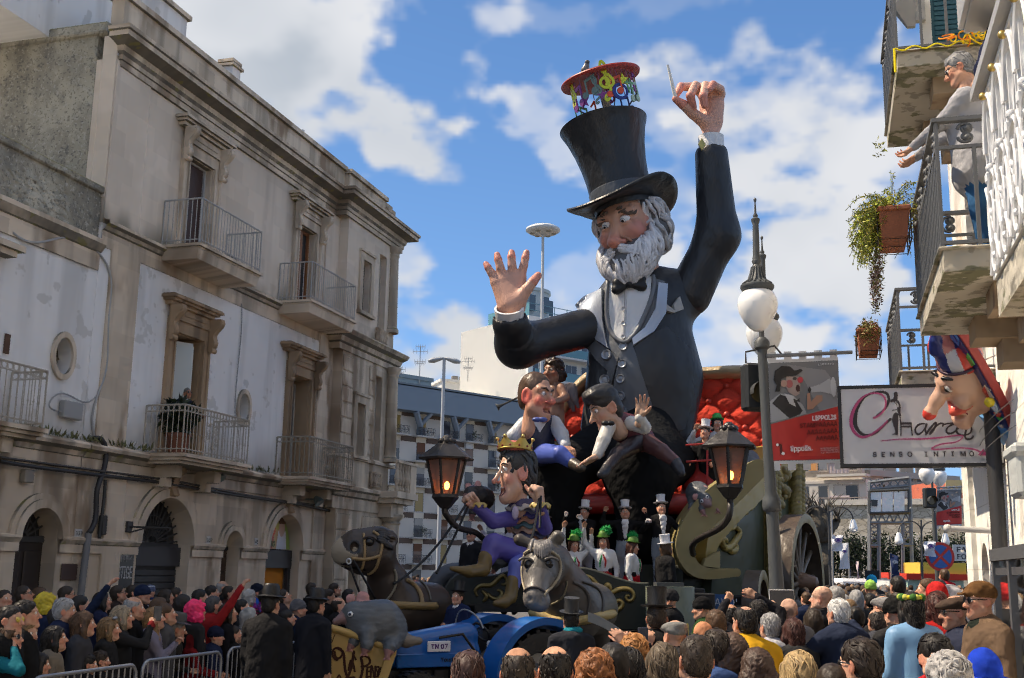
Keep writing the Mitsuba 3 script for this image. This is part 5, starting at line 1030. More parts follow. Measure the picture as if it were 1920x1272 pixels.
def patch(sd,px,off,thick=.03,size=5.,c=None,lift=0):
 """a sheet of cloth laid on the body: its outline in pixels, its shape the surface's own, with a rim of its own thickness"""
 g=Polygon(px).buffer(0);v,f=trimesh.creation.triangulate_polygon(g,engine='earcut');v=np.c_[v,np.zeros(len(v))]
 v,f=trimesh.remesh.subdivide_to_size(v,f,size);t=trimesh.Trimesh(v,f,process=True);v,f=np.array(t.vertices),np.array(t.faces)
 P,N=sd.hit(v[:,:2]);top=P+N*off;bot=P+N*(off-thick)
 e=np.sort(np.vstack([f[:,[0,1]],f[:,[1,2]],f[:,[2,0]]]),1);u,n=np.unique(e,axis=0,return_counts=True);b=u[n==1];k=len(v)
 rim=np.vstack([np.c_[b[:,0],b[:,1],b[:,1]+k],np.c_[b[:,0],b[:,1]+k,b[:,0]+k]])
 return M(np.vstack([top,bot]),np.vstack([f,rim]),c)
def locks(sd,P,D,length,r,n=7,lift=.5,curl=0.,c=None,sides=6):
 """sculpted locks of hair that follow the surface from the points P in the directions D"""
 P=np.asarray(P,float).reshape(-1,3);D=np.asarray(D,float).reshape(-1,3);N_=len(P);length,r,curl=(np.broadcast_to(np.asarray(x,float),(N_,))for x in(length,r,curl));st=(length/(n-1))[:,None];out=[P]
 for i in range(n-1):
  q=out[-1];g=sd.grad(q);D=D-g*(D*g).sum(1,keepdims=True);D=D/(np.linalg.norm(D,axis=1,keepdims=True)+1e-9)
  t=np.radians(curl*math.cos(i*1.3))[:,None];D=D*np.cos(t)+np.cross(g,D)*np.sin(t);q=q+D*st;f=sd.ev(q)[:,None];out.append(q-g*(f-(r*lift*(1+.8*i/n))[:,None]))
 t=np.linspace(0,1,n);pr=np.sin(np.clip(t*.9+.12,0,1)*math.pi)**.7+.06;Q=np.stack(out,1);c=np.broadcast_to(np.asarray(.5 if c is None else c,float),(N_,3))
 return cat([tube(Q[i],r[i]*pr,sides,c=c[i])for i in range(N_)])
def lock(sd,p,d,length,r,n=7,lift=.5,curl=0.,c=None,sides=6):return locks(sd,[p],[d],length,r,n,lift,curl,c,sides)
class Frame:
 """local axes (x to the figure's left as we face it ... right in the picture, y forward, z up) placed in the street"""
 def __init__(s,P,yaw=0.,pitch=0.,roll=0.,k=1.0):
  Rz=rotm('z',-yaw);R0=np.stack([A([1.,0,0]),A([0,-1.,0]),A([0,0,1.])],1)
  s.R=Rz@R0@rotm('y',roll)@rotm('x',-pitch);s.P=A(P,float);s.k=k;s.S=np.ones(3)
 def w(s,m):return m.tf(s.R*s.k*s.S,s.P)
 def pt(s,p):return s.P+s.k*(s.R@(A(p,float)*s.S))
SKIN=(.56,.30,.20)
def head_sd(skin=SKIN,nose=1.,nw=1.,jaw=1.,chin=1.,cheek=1.,ear=1.,brow=1.,face=1.,neck=True,mouth=0.,pink=None,lips=None,long=1.0,nl=0.):
 """a head in metres, origin between the ears; mouth: opening"""
 s=SD(tau=.006);pk=pink or tuple(A(skin)*A([1.05,.78,.75]));lp=lips or tuple(A(skin)*A([.85,.5,.5]));L=long
 s.ell((0,-.012,.035),(.075,.096,.085),skin).ell((0,.026,-.03*L),(.063*face,.066,.088*L),skin,.03)
 s.cap((-.045*jaw,.01,-.066*L),(0,.062*chin,-.1*L),.032,.026*chin,skin,.03).cap((.045*jaw,.01,-.066*L),(0,.062*chin,-.1*L),.032,.026*chin,skin,.03)
 s.ell((0,.075*chin,-.104*L),(.02*chin,.018*chin,.016*chin),skin,.02)
 for x in(-1,1):
  s.ell((x*.041*cheek,.056,-.034*L),(.024,.026,.024),pk,.022)
  s.cap((x*.05,.066,.026),(x*.012,.084,.022),.012*brow,.010*brow,skin,.014)
  s.cut((x*.031,.1,.003),(.019,.017,.0125),.012)
  s.ell((x*.079,-.012,-.012),(.01,.024*ear,.034*ear),pk,.008,rotm('z',x*22)).cut((x*.09,-.006,-.01),(.01,.012*ear,.02*ear),.006)
 s.cap((0,.082,.012),(0,.088+.022*nose,-.036-nl),.0095,.0135*nw,skin,.014);s.ell((0,.09+.024*nose,-.04-nl),(.0135*nw,.013*nw,.012*nw),pk,.008)
 for x in(-1,1):s.ell((x*.0135*nw,.088+.01*nose,-.043-nl),(.0095*nw,.011,.009),pk,.006)
 if mouth>0:
  s.cut((0,.092,-.075-nl-.008*mouth),(.024,.022,.010+.012*mouth),.006,col=(.10,.015,.015))
 s.cap((-.02,.081,-.069-nl),(.02,.081,-.069-nl),.0065,None,lp,.006).cap((-.016,.079,-.081-nl-.02*mouth),(.016,.079,-.081-nl-.02*mouth),.0075,None,lp,.006)
 if neck:s.cap((0,-.018,-.06),(0,-.03,-.19),.05,.056,skin,.03)
 return s
def eyes(F_,look=(0,0),iris=(.05,.03,.02),size=1.,y=.0775,lid=None,sp=.031,z=.003):
 ms=[]
 for x in(-1,1):
  c=A([x*sp,y,z]);r=.0138*size;d=A([look[0],1.,look[1]]);d/=np.linalg.norm(d)
  ms.append(ball(r,2,(.78,.76,.72)).mv(c));
  for k,rr,cc in((.86,.56,iris),(.93,.3,(.005,.005,.005))):
   a,b=frame_of(d);th=np.linspace(0,2*math.pi,14,False);R_=rr*r;dep=math.sqrt(max(r*r-R_*R_,0))+.0004*(1+(k>.9))
   ring=c+d*dep+R_*(np.cos(th)[:,None]*a+np.sin(th)[:,None]*b);ms.append(M(np.vstack([ring,c+d*(r*1.02+.0004*(k>.9))]),[[i,(i+1)%14,14]for i in range(14)],cc))
  if lid is not None:ms.append(M(*(lambda t:(t.v[t.v[:,2]>-9],t.f))(ball(r*1.12,2).mv(0,0,0))).tf(np.diag([1,1,.8]),c+A([0,-.002,r*.62])).col(lid))
 return F_.w(cat(ms))
def hand_sd(curl=(10,12,14,18),spread=(8,2,-5,-14),thumb=(40,20),skin=SKIN,fat=1.):
 """origin at the wrist, z towards the fingers, palm to +y, thumb on +x"""
 s=SD();red=tuple(A(skin)*A([1.02,.8,.78]))
 for x0,x1 in((.024,.032),(.008,.011),(-.008,-.011),(-.022,-.03)):s.cap((x0*.8,0,.01),(x1,0,.088-abs(x1-.01)*.25),.0165,.0125,skin,.014)
 s.ell((.022,.012,.035),(.017,.014,.03),skin,.012).ell((-.02,.01,.035),(.015,.012,.03),skin,.012)
 for i,(x,z,l)in enumerate(((.032,.086,.072),(.011,.092,.08),(-.0105,.088,.074),(-.03,.078,.058))):
  p=A([x,0,z]);a=math.radians(spread[i]);c=0.;P=[p]
  for j,f in enumerate((.46,.3,.24)):
   c+=math.radians(curl[i])*(1,1.25,.9)[j];d=A([math.sin(a)*math.cos(c),math.sin(c),math.cos(a)*math.cos(c)]);P.append(P[-1]+d*l*f)
  r=.0098*fat*(1,1.02,.96,.86)[i];s.cap(P[0],P[1],r*1.12,r,skin,.008).cap(P[1],P[2],r,r*.92,skin,.003).cap(P[2],P[3],r*.95,r*.8,red,.003)
 t0=A([.022,.006,.03]);a,b=math.radians(thumb[0]),math.radians(thumb[1]);d1=A([math.sin(a),math.sin(b),math.cos(a)]);d1/=np.linalg.norm(d1);t1=t0+d1*.042;d2=d1+A([-.25,.12,.25]);d2/=np.linalg.norm(d2);t2=t1+d2*.032;t3=t2+d2*.026
 s.chain([t0,t1],[.016,.0125],skin,.012).cap(t1,t2,.0125,.011,skin,.004).cap(t2,t3,.0112,.0095,red,.003)
 s.cap((0,0,-.05),(0,0,.005),.026,.024,skin,.012);return s
_hands={}
def hand(P,z,palm,k=1.0,kind='open',mirror=False,res=.005,skin=SKIN):
 key=(kind,res,tuple(skin))
 if key not in _hands:
  kw=dict(open=dict(curl=(6,5,7,10),spread=(12,3,-6,-17),thumb=(52,15)),relaxed=dict(curl=(24,28,32,36),spread=(5,1,-3,-8),thumb=(36,30)),fist=dict(curl=(68,72,74,78),spread=(2,0,-2,-4),thumb=(14,62)),grip=dict(curl=(48,52,54,56),spread=(4,1,-2,-5),thumb=(26,66)),flat=dict(curl=(4,3,4,5),spread=(3,1,-1,-4),thumb=(30,10)),point=dict(curl=(3,62,66,70),spread=(3,0,-2,-4),thumb=(22,55)))[kind]
  _hands[key]=hand_sd(skin=skin,**kw).mesh(res)
 z=A(z,float)/np.linalg.norm(z);y=A(palm,float);y=y-z*(y@z);y/=np.linalg.norm(y)+1e-9;x=np.cross(y,z)*(-1 if mirror else 1)
 return _hands[key].tf(np.stack([x,y,z],1)*k,P)
# ================================================================ the carnival float: the giant conductor
FL=thing('conductor_giant','giant papier-mache conductor in black tailcoat and tall top hat with grey beard, arms raised','parade figure')
def G_(nm,m,mt='papier',par=None,**k):return add(nm,m,mt,parent=par or FL,**k)
GY=25.6
def q_(y=GY):return y/F*1.02
JK,BLK=(.017,.019,.023),(.008,.0085,.0095)
T_=SD((GY,.74));u_=q_()
def J(x,y,Y=GY):return at(x,y,Y)
T_.cap(J(1205,590),J(1212,700),88*u_,92*u_,JK).cap(J(1212,700),J(1216,800),90*u_,80*u_,JK,.5)
T_.cap(J(1122,606),J(1200,565),36*u_,48*u_,JK,.5).cap(J(1200,565),J(1290,548),48*u_,44*u_,JK,.5).cap(J(1178,555,25.3),J(1190,545,25.5),36*u_,30*u_,JK,.4)
T_.cap(J(1262,720,25.3),J(1276,812,25.0),42*u_,20*u_,JK,.5).cap(J(1130,690,25.4),J(1116,800,25.2),26*u_,26*u_,JK,.5)
AR=SD();e=q_(24.8)
AR.cap(J(1135,606,25.7),J(972,648,24.6),38*e,37*e,JK).cap(J(972,648,24.6),J(957,606,23.9),38*e,33*e,JK,.35)
AR.cut(J(955,588,23.8),A([29*e,30*e,26*e]),.0,rotm('x',24),col=(.01,.01,.011))
AL=SD();AL.cap(J(1292,552,25.6),J(1346,442,25.3),44*e,38*e,JK).cap(J(1346,442,25.3),J(1334,292,25.0),40*e,32*e,JK,.3);AL.cut(J(1333,276,25.0),A([29*e,29*e,22*e]),.0,col=(.01,.01,.011))
G_('tailcoat',T_.mesh(.05),smooth=True,c=None);G_('sleeve',AR.mesh(.032),smooth=True);G_('sleeve',AL.mesh(.032),smooth=True)
LG=SD();LG.chain([J(1215,800,25.4),J(1200,884,23.6)],[56*u_,48*q_(23.6)],BLK).cap(J(1198,876,23.5),J(1205,1015,23.4),52*q_(23.4),46*q_(23.4),BLK,.5).chain([J(1150,830,25.4),J(1042,890,23.6)],[50*u_,44*q_(23.6)],BLK,.3).cap(J(1040,884,23.6),J(1046,1020,23.4),46*q_(23.4),44*q_(23.4),BLK,.5).cap(J(1200,880,23.7),J(1262,870,24.6),48*u_,40*u_,BLK,.6)
G_('trousers',LG.mesh(.06),'cloth',smooth=True)
# what he wears on the chest: each a sheet that lies on the coat
def pz(pts,off=(860,500),k=2.65):return[(off[0]+x/k,off[1]+y/k)for x,y in pts]
SIL,VST=(.40,.44,.50),(.105,.115,.13)
G_('waistcoat',patch(T_,pz([(735,95),(728,260),(752,410),(800,455),(778,560),(760,700),(765,800),(985,800),(950,640),(905,500),(868,398),(960,330),(1020,230),(1020,80),(940,55)]),.05,.08,5,VST),'papier',smooth=40)
G_('shirt',patch(T_,pz([(757,70),(748,200),(768,320),(800,365),(828,374),(860,350),(905,270),(948,160),(955,60),(880,70)]),.085,.06,5,(.66,.67,.67)),'papier',smooth=40)
G_('waistcoat_edge',tube(*(lambda P:(spline(P[0]+P[1]*.1,40),.05))(T_.hit(pz([(752,75),(745,200),(765,325),(800,372),(828,382),(864,358),(912,272),(954,160),(962,60)]))),8),'papier',c=(.14,.15,.165),smooth=True)
G_('lapel',patch(T_,pz([(600,205),(640,165),(725,120),(722,260),(752,412),(700,375),(655,300)]),.12,.1,5,SIL),'metal',smooth=40,label='silver satin lapel')
G_('lapel',patch(T_,pz([(1028,100),(1018,240),(968,330),(872,398),(866,366),(925,310),(972,215),(985,95)]),.14,.1,5,SIL),'metal',smooth=40,label='silver satin lapel')
G_('coat_front',patch(T_,pz([(600,290),(655,310),(700,380),(800,452),(770,560),(745,640),(725,600),(745,520),(690,470),(640,400)]),.07,.09,5,(.085,.09,.098)),'papier',smooth=40)
G_('coat_front',patch(T_,pz([(872,400),(968,332),(1030,300),(1150,420),(1160,640),(1120,810),(1010,840),(965,700),(905,520)]),.06,.1,6,(.024,.027,.032)),'papier',smooth=40)
def button(x,y,r,off,c=(.30,.32,.35)):
 P,N=T_.hit([(x,y)]);z=N[0];a,b=frame_of(z);R=np.stack([a,b,z],1)
 G_('button',lathe([(0,.035),(r*.55,.03),(r*.7,.05),(r*.9,.055),(r,.03),(r,0)],20).tf(R,P[0]+z*off).col(c),'metal',smooth=40)
for x,y in pz([(822,402),(818,486),(810,558),(811,642),(822,720)]):button(x,y,.1,.06)
for x,y in pz([(745,445),(733,565)]):button(x,y,.12,.09)
for y in(215,290,358):button(*pz([(826,y)])[0],.05,.1,(.5,.5,.5))
G_('shirt_placket',tube(*(lambda P:(P[0]+P[1]*.1,.03))(T_.hit(pz([(834,110),(832,200),(828,290),(826,365)]))),6),'papier',c=(.5,.5,.5),smooth=True)
bt,bn=T_.hit(pz([(850,105)]));bp=bt[0]+bn[0]*.15
BW=SD();rr_=lambda x,z,y=0:bp+A([x,y,z])
for s in(-1,1):BW.cap(rr_(0,0),rr_(s*.26,.05*s+.08),.05,.12,BLK,.04).cap(rr_(0,0),rr_(s*.28,.04*s-.08),.05,.12,BLK,.04)
BW.ell(rr_(0,0,-.06),(.08,.09,.1),BLK,.03);G_('bow_tie',BW.mesh(.03),'satin',smooth=True)
hp=pz([(1015,222),(1022,190),(1040,205),(1062,222),(1058,195),(1088,155),(1105,215),(1060,235)]);G_('pocket_handkerchief',patch(T_,hp,.1,.1,4,(.34,.33,.31)),'papier',smooth=40)
# cuffs
def cuff(P,d,r,h,c=(.68,.68,.68),flare=1.08):
 d=A(d,float)/np.linalg.norm(d);a,b=frame_of(d);R=np.stack([a,b,d],1)
 return lathe([(r,0),(r*flare,h),(r*flare-.05,h),(r-.05,h*.2)],28).tf(R,P).col(c)
G_('cuff',cuff(J(957,606,23.9),J(955,583,23.72)-J(957,606,23.9),26*q_(24),.36),smooth=40)
G_('cuff',cuff(J(1334,292,25.0),J(1333,254,25.0)-J(1334,292,25.0),25*e,.46,flare=1.0),smooth=40)
G_('cufflink',lathe([(0,.03),(.12,.02),(.13,0)],4).sc(.7,1.2,1).rot('x',90).mv(J(1316,271,24.62)),'gold',c=(.45,.36,.12))
# hands: every finger jointed
HS_=(.60,.335,.245);HR=(.62,.25,.18)
def big_hand(fingers,thumb,palm,Y,h,sc=1.0):
 s=SD();u=q_(Y)
 for(x0,y0,d0,r0,x1,y1,d1,r1)in palm:s.cap(J(x0,y0,Y+d0),J(x1,y1,Y+d1),r0*u,r1*u,HS_,.14)
 for ch in fingers+[thumb]:
  P=[J(x,y,Y+d)for x,y,d,r in ch];R=[r*u for*_,r in ch]
  for i in range(len(P)-1):s.cap(P[i],P[i+1],R[i],R[i+1]*.93,HR if i==len(P)-2 else HS_,.08 if i==0 else.02)
 return s.mesh(h)
openh=big_hand([[(929,528,0,8.5),(921,512,-.02,7.8),(915,502,-.02,7.2),(911,495,0,6)],[(945,524,0,9),(938,502,-.05,8.2),(934,487,-.06,7.8),(932,478,-.04,6.6)],[(961,521,0,9.2),(960,499,-.06,8.6),(959,482,-.08,8.2),(959,474,-.05,7)],[(977,520,0,9),(982,499,-.06,8.2),(985,484,-.08,7.8),(987,474,-.06,6.8)]],[(974,562,-.12,14),(988,543,-.18,11),(999,529,-.2,9.5),(1009,517,-.16,8)],[(950,572,0,17,931,532,0,11),(956,574,0,18,947,528,0,11),(962,574,0,18,962,526,0,11),(968,570,0,17,976,526,0,11),(964,600,.1,17,960,572,0,18)],23.8,.028)
G_('hand',openh,'satin',smooth=True,label='open palm facing the street')
pinch=big_hand([[(1320,178,.1,11),(1300,163,-.1,9),(1277,163,-.3,8.5),(1267,181,-.45,6)],[(1330,175,0,11),(1304,161,-.4,9),(1294,180,-.55,8.5),(1301,201,-.4,6.5)],[(1340,172,0,11),(1323,161,-.42,9),(1318,181,-.6,8.5),(1321,199,-.55,6.6)],[(1351,176,0,10),(1350,168,-.2,9),(1337,159,-.45,8),(1330,168,-.55,6.2)]],[(1325,232,0,14),(1300,214,-.25,11),(1280,196,-.4,9.5),(1266,186,-.5,7)],[(1324,186,.1,14,1330,228,.1,15),(1342,184,.1,15,1338,232,.1,15),(1336,200,.1,20,1334,222,.1,19),(1333,262,0,16,1333,228,.1,17)],25.0,.028)
G_('hand',pinch,'satin',smooth=True,label='hand pinching the baton')
add('baton',tube([J(1268,190,24.5),J(1252,122,24.35)],[.05,.028],8),'satin',(.8,.78,.70),smooth=True,label="white conductor's baton pinched in the giant's raised hand",cat_='baton')
# head ------------------------------------------------------------------------------------------------
HF=Frame(J(1177,424,25.3),34,9,-10,7.5)
SK=(.60,.33,.22)
hd=head_sd(SK,nose=1.5,nw=1.3,cheek=1.1,ear=1.25,brow=1.35,jaw=1.05,pink=(.55,.20,.15),lips=(.50,.13,.11),face=1.02,nl=.024,long=1.12)
for x in(-1,1):hd.ell((x*.043,.06,-.03),(.026,.028,.022),(.55,.23,.18),.015);hd.ell((x*.031,.083,-.012),(.022,.012,.006),SK,.006)
hd.ell((0,.124,-.066),(.018,.018,.016),(.58,.19,.12),.01)
HAIRD,HAIRL=(.10,.10,.105),(.50,.50,.50)
HB=SD()
HB.chain([(-.074,.0,-.03),(-.066,.03,-.085),(-.03,.07,-.125),(.0,.08,-.15)],[.018,.03,.036,.036],HAIRD,.03).chain([(.074,.0,-.03),(.066,.03,-.085),(.03,.07,-.125),(.0,.08,-.15)],[.018,.03,.036,.036],HAIRD,.03)
HB.cap((0,.06,-.12),(0,.05,-.16),.045,.03,HAIRD,.03);HB.cap((-.03,.05,-.11),(.03,.05,-.11),.05,.05,HAIRD,.03)
for x in(-1,1):HB.cap((x*.008,.112,-.086),(x*.045,.085,-.099),.0135,.010,HAIRD,.008)
for x in(-1,1):HB.chain([(x*.07,.01,.045),(x*.085,-.02,.03),(x*.085,-.045,-.03),(x*.07,-.06,-.075)],[.018,.026,.026,.02],HAIRD,.02)
HB.cap((-.06,-.075,.02),(.06,-.075,.02),.04,.04,HAIRD,.03).cap((-.05,-.075,-.05),(.05,-.075,-.05),.035,.035,HAIRD,.03)
G_('head',HF.w(hd.mesh(.0045)),smooth=True);G_('beard',HF.w(HB.mesh(.006)),smooth=True)
r=np.random.default_rng(11);LK=[]
def gcol():v=r.uniform(.42,.76);return(v,v*1.0,v*1.02)
def scatter(n,box_,test,dirf,ln,rd,curl=14.):
 lo,hi=A(box_[0]),A(box_[1]);P=lo+(hi-lo)*r.random((n*6,3));f=HB.ev(P);g=HB.grad(P);P=P-g*f[:,None];ok=(np.abs(HB.ev(P))<.004)&(hd.ev(P)>-.004)&A([bool(test(p))for p in P]);P=P[ok][:n];m=len(P)
 LK.append(locks(HB,P,A([dirf(p)for p in P])+r.normal(0,.22,(m,3)),ln*r.uniform(.7,1.3,m),rd*r.uniform(.8,1.25,m),8,.55,curl*r.uniform(-1,1,m),[gcol()for _ in P]))
scatter(420,((-.1,-.01,-.19),(.1,.14,-.02)),lambda p:p[2]<-.03 and p[1]>-.02 and not(abs(p[0])<.06 and p[2]>-.108 and p[1]>.06),lambda p:A([p[0]*6,.35*(p[1]>.05),-1.0]),.066,.0048,20.)
for x in(-1,1):
 for i in range(34):LK.append(lock(HB,A([x*r.uniform(.004,.03),.122,-.088+r.uniform(-.012,.01)]),A([x*1.0,-.4,-.35+r.normal(0,.15)]),r.uniform(.035,.06),.0042,8,.5,r.uniform(-12,12),gcol()))
scatter(260,((-.12,-.11,-.1),(.12,.04,.09)),lambda p:p[2]>-.1,lambda p:A([0,-.55,-.75+.4*math.sin(p[2]*60)]),.075,.006,30.)
G_('locks',HF.w(cat(LK)),'papier',smooth=True,label='carved wavy grey locks of hair and beard')
for x in(-1,1):
 G_('eyebrow',HF.w(locks(hd,[[x*(.012+.044*t),.084-.016*t,0.026+.003*math.sin(t*3)-.013*t+r.normal(0,.002)]for t in np.linspace(0,1,20)],[[x,-.2,.3+r.normal(0,.25)]for _ in range(20)],.019,.0028,6,.8,0,(.12,.085,.065))),smooth=True)
G_('eyes',eyes(HF,(-.25,-.55),(.13,.24,.36),1.2,.077),'gloss',smooth=True)
G_('eyelids',HF.w(cat([ball(.0172,2,(.36,.17,.11)).tf(np.diag([1,1,.62]),(x*.031,.0745,.0095))for x in(-1,1)]+[tube([[x*.031+.017*math.cos(a),.083-.006*abs(math.cos(a)),.002-.0145*math.sin(a)]for a in np.linspace(.15,3.0,12)],.0025,6,c=(.40,.18,.13))for x in(-1,1)])),smooth=True)
G_('cheek_folds',HF.w(cat([tube([hd_p for hd_p in[A([x*.018,.103,-.05]),A([x*.034,.096,-.062]),A([x*.045,.082,-.078])]],[.003,.005,.002],6,c=(.40,.19,.12))for x in(-1,1)]+[tube([[x*(.047+.006*i),.066-.004*i,.004-.007*i],[x*.06,.05,-.002-.011*i]],[.0022,.001],5,c=(.32,.15,.10))for x in(-1,1)for i in range(3)])),smooth=True)
# top hat -----------------------------------------------------------------------------------------------
HT=Frame(HF.pt((0,-.012,.062))+A([-.02,0,.06]),34,7,-12,8.3);ht=numbered(FL+'__top_hat')
G_('crown',HT.w(lathe([(.082,-.02),(.0855,0),(.085,.035),(.086,.08),(.09,.12),(.098,.165),(.11,.21),(.12,.234),(.122,.24),(.116,.24),(.108,.225),(.09,.2),(0,.2)],64).sc(1,1.14,1)),'papier',ht,c=(.012,.0135,.016),smooth=35)
G_('hat_band',HT.w(lathe([(.0875,.002),(.0885,.006),(.0875,.04),(.0865,.043)],64).sc(1,1.14,1)),'papier',ht,c=(.06,.068,.078),smooth=35)
th=np.linspace(0,2*math.pi,97);B0,B1=[],[]
def brim(t,q,dz):x,y=math.cos(t),math.sin(t);rr=.082+(.066+.012*abs(y))*q;return[rr*x,rr*y*1.14,dz+.034*(abs(x)**2.2)*q**1.7-.022*(abs(y)**2)*q]
prof=[(0,.003),(.4,.004),(.8,.004),(.97,.006),(1.0,.002),(.98,-.004),(.8,-.007),(.4,-.006),(0,-.006)]
V=A([[brim(t,q,z)for q,z in prof]for t in th[:-1]]).reshape(-1,3);n_,m_=96,len(prof)
G_('brim',HT.w(M(V,[[i*m_+j,((i+1)%n_)*m_+j,((i+1)%n_)*m_+j+1,i*m_+j+1]for i in range(n_)for j in range(m_-1)])),'papier',ht,c=(.016,.018,.021),smooth=35)
# disc with dangling notes above the hat
dk=thing('note_carousel','tilted red disc hung with colourful notes and stars above the top hat','ornament')
DF=Frame(J(1126,150,25.6),0,0,0,1.0);DF.R=rotm('y',-14)@rotm('x',6.);rd=78*q_()
def D_(nm,m,mt='satin',**k):return add(nm,m.tf(DF.R,DF.P),mt,parent=dk,**k)
D_('disc',lathe([(0,.05),(rd,.05),(rd+.02,.02),(rd,-.03),(0,-.03)],64),c=(.33,.028,.018),smooth=30);D_('disc_top',lathe([(0,.06),(rd-.01,.056)],64),c=(.02,.03,.10))
CL=[(.55,.62,.03),(.20,.04,.22),(.14,.22,.21),(.62,.08,.03),(.02,.04,.22),(.30,.45,.36),(.10,.30,.14),(.05,.12,.35),(.6,.5,.08)]
def flat(g,t=.05):m=prism(g,-t/2,t/2);return M(m.v[:,[0,2,1]],m.f[:,::-1])
def star(r1,r2,n=5):return Polygon([((r1 if i%2==0 else r2)*math.sin(i*math.pi/n),(r1 if i%2==0 else r2)*math.cos(i*math.pi/n))for i in range(2*n)])
def clef(s):p=spline([(0,-.62),(-.12,-.66),(-.1,-.5),(.05,-.42),(.02,.2),(.1,.62),(.0,.78),(-.08,.55),(.18,.18),(.26,-.1),(0,-.22),(-.2,-.02),(-.05,.16),(.12,.02),(.0,-.1)],70);return affinity.scale(LineString(p[:,:2]).buffer(.05),s,s,origin=(0,0))
def note2(s):return affinity.scale(unary_union([Point(-.22,-.3).buffer(.14),Point(.24,-.22).buffer(.14),sbox(-.14,-.3,-.08,.3),sbox(.3,-.22,.36,.4),Polygon([(-.14,.22),(.36,.34),(.36,.46),(-.14,.34)])]),s,s,origin=(0,0))
def note1(s):return affinity.scale(unary_union([Point(-.1,-.3).buffer(.16),sbox(0,-.3,.07,.36),Polygon([(.07,.36),(.3,.1),(.24,.05),(.07,.2)])]),s,s,origin=(0,0))
def atsign(s):return affinity.scale(Point(0,0).buffer(.4)-Point(.04,.02).buffer(.27),s,s,origin=(0,0)).union(affinity.scale(Point(0,0).buffer(.15),s,s,origin=(0,0)))
def sharp(s):return affinity.scale(unary_union([sbox(-.16,-.36,-.08,.36),sbox(.08,-.36,.16,.36),sbox(-.3,.08,.3,.18),sbox(-.3,-.18,.3,-.08)]),s,s,origin=(0,0))
items_=[(-88,note1(1.0),8),(-66,note2(1.1),1),(-50,star(.3,.12),1),(-34,note2(1.0),2),(-22,clef(.8),2),(-12,star(.26,.11),1),(-2,clef(1.15),0),(10,note2(1.0),3),(20,atsign(.9),4),(32,star(.3,.13),0),(44,sharp(.9),6),(55,note2(1.1),5),(70,note2(1.1),1),(86,clef(.7),0),(-100,star(.3,.14),6),(-78,clef(.9),0),(104,note1(.8),2),(130,note2(.9),4),(160,clef(.8),1),(190,note1(.9),3),(215,note2(.8),6),(240,star(.25,.1),4)]
for i,(a,g,ci)in enumerate(items_):
 t=math.radians(a);R=rd*.8;z=-.3-.14*(i%3);m=flat(g).sc(.56).rot('z',a).mv(R*math.sin(t),-R*math.cos(t),z)
 D_('ornament',m,c=CL[ci]);D_('thread',tube([[R*math.sin(t),-R*math.cos(t),z+.2],[R*math.sin(t),-R*math.cos(t),-.02]],.01,4),c=(.3,.1,.2))
add('pole',cat([tube([J(1142,215,25.6)+A([dx,0,0]),J(1120+4*i,160,25.6)],.035,6)for i,dx in enumerate((-.05,.03,.1))]),'satin',(.42,.37,.28),parent=dk,smooth=True)
add('stay_wires',cat([tube([J(1108,219,25.4),J(1082,206,25.2)],.018,4),tube([J(1135,216,25.4),J(1128,190,25.2)],.015,4),tube([J(1172,210,25.4),J(1196,172,25.4)],.018,4),tube([J(1150,214,25.4),J(1154,180,25.2)],.012,4)]),'satin',(.05,.06,.09),parent=dk)
bd=SD();b0=J(1097,132,25.5);bd.cap(b0,b0+A([.03,0,.1]),.1,.075,(.16,.13,.115)).ell(b0+A([.05,-.02,.19]),(.06,.07,.06),(.07,.06,.055),.03).cap(b0+A([-.04,.05,-.05]),b0+A([-.1,.1,-.22]),.06,.02,(.08,.07,.06),.03).cap(b0+A([.08,-.06,.19]),b0+A([.12,-.1,.18]),.018,.005,(.2,.15,.05),.005)
kb=add('bird',bd.mesh(.02),'papier',smooth=True,label='small model bird perched on the rim of the red disc',cat_='bird');add('leg',cat([tube([b0+A([x,0,-.05]),b0+A([x+.02,0,-.2])],.012,5)for x in(-.03,.06)]),'satin',(.25,.2,.15),parent=kb)
# ================================================================ people
SK_=dict(a=(.50,.29,.20),b=(.44,.24,.155),c=(.56,.35,.26),d=(.36,.19,.12))
HC=dict(black=(.014,.012,.011),dark=(.03,.021,.015),brown=(.075,.042,.022),light=(.17,.105,.05),blond=(.33,.23,.11),grey=(.26,.26,.26),white=(.52,.52,.51),red=(.22,.085,.03),ash=(.16,.13,.10),orange=(.34,.15,.045))
_hm,_hr={},{}
def disp(m,amp,fr,seed=0):
 n=trimesh.Trimesh(m.v,m.f,process=False).vertex_normals;q=meshkit.fbm(m.v*A(fr)+31.7,3,seed)-.5;k=.72+1.1*(q+.25);return M(m.v+n*(q*amp*2)[:,None],m.f,np.clip(k[:,None]*np.ones(3),.25,1.5))
def head_m(kind,res):
 if(kind,res)not in _hm:
  kw=dict(m=dict(nose=1.05,jaw=1.1,brow=1.1),f=dict(nose=.85,jaw=.9,chin=.9,face=.97,lips=(.45,.14,.12)),k=dict(nose=.7,jaw=.9,chin=.85,cheek=1.15,brow=.8))[kind];_hm[kind,res]=head_sd(**kw).mesh(res)
 return _hm[kind,res]
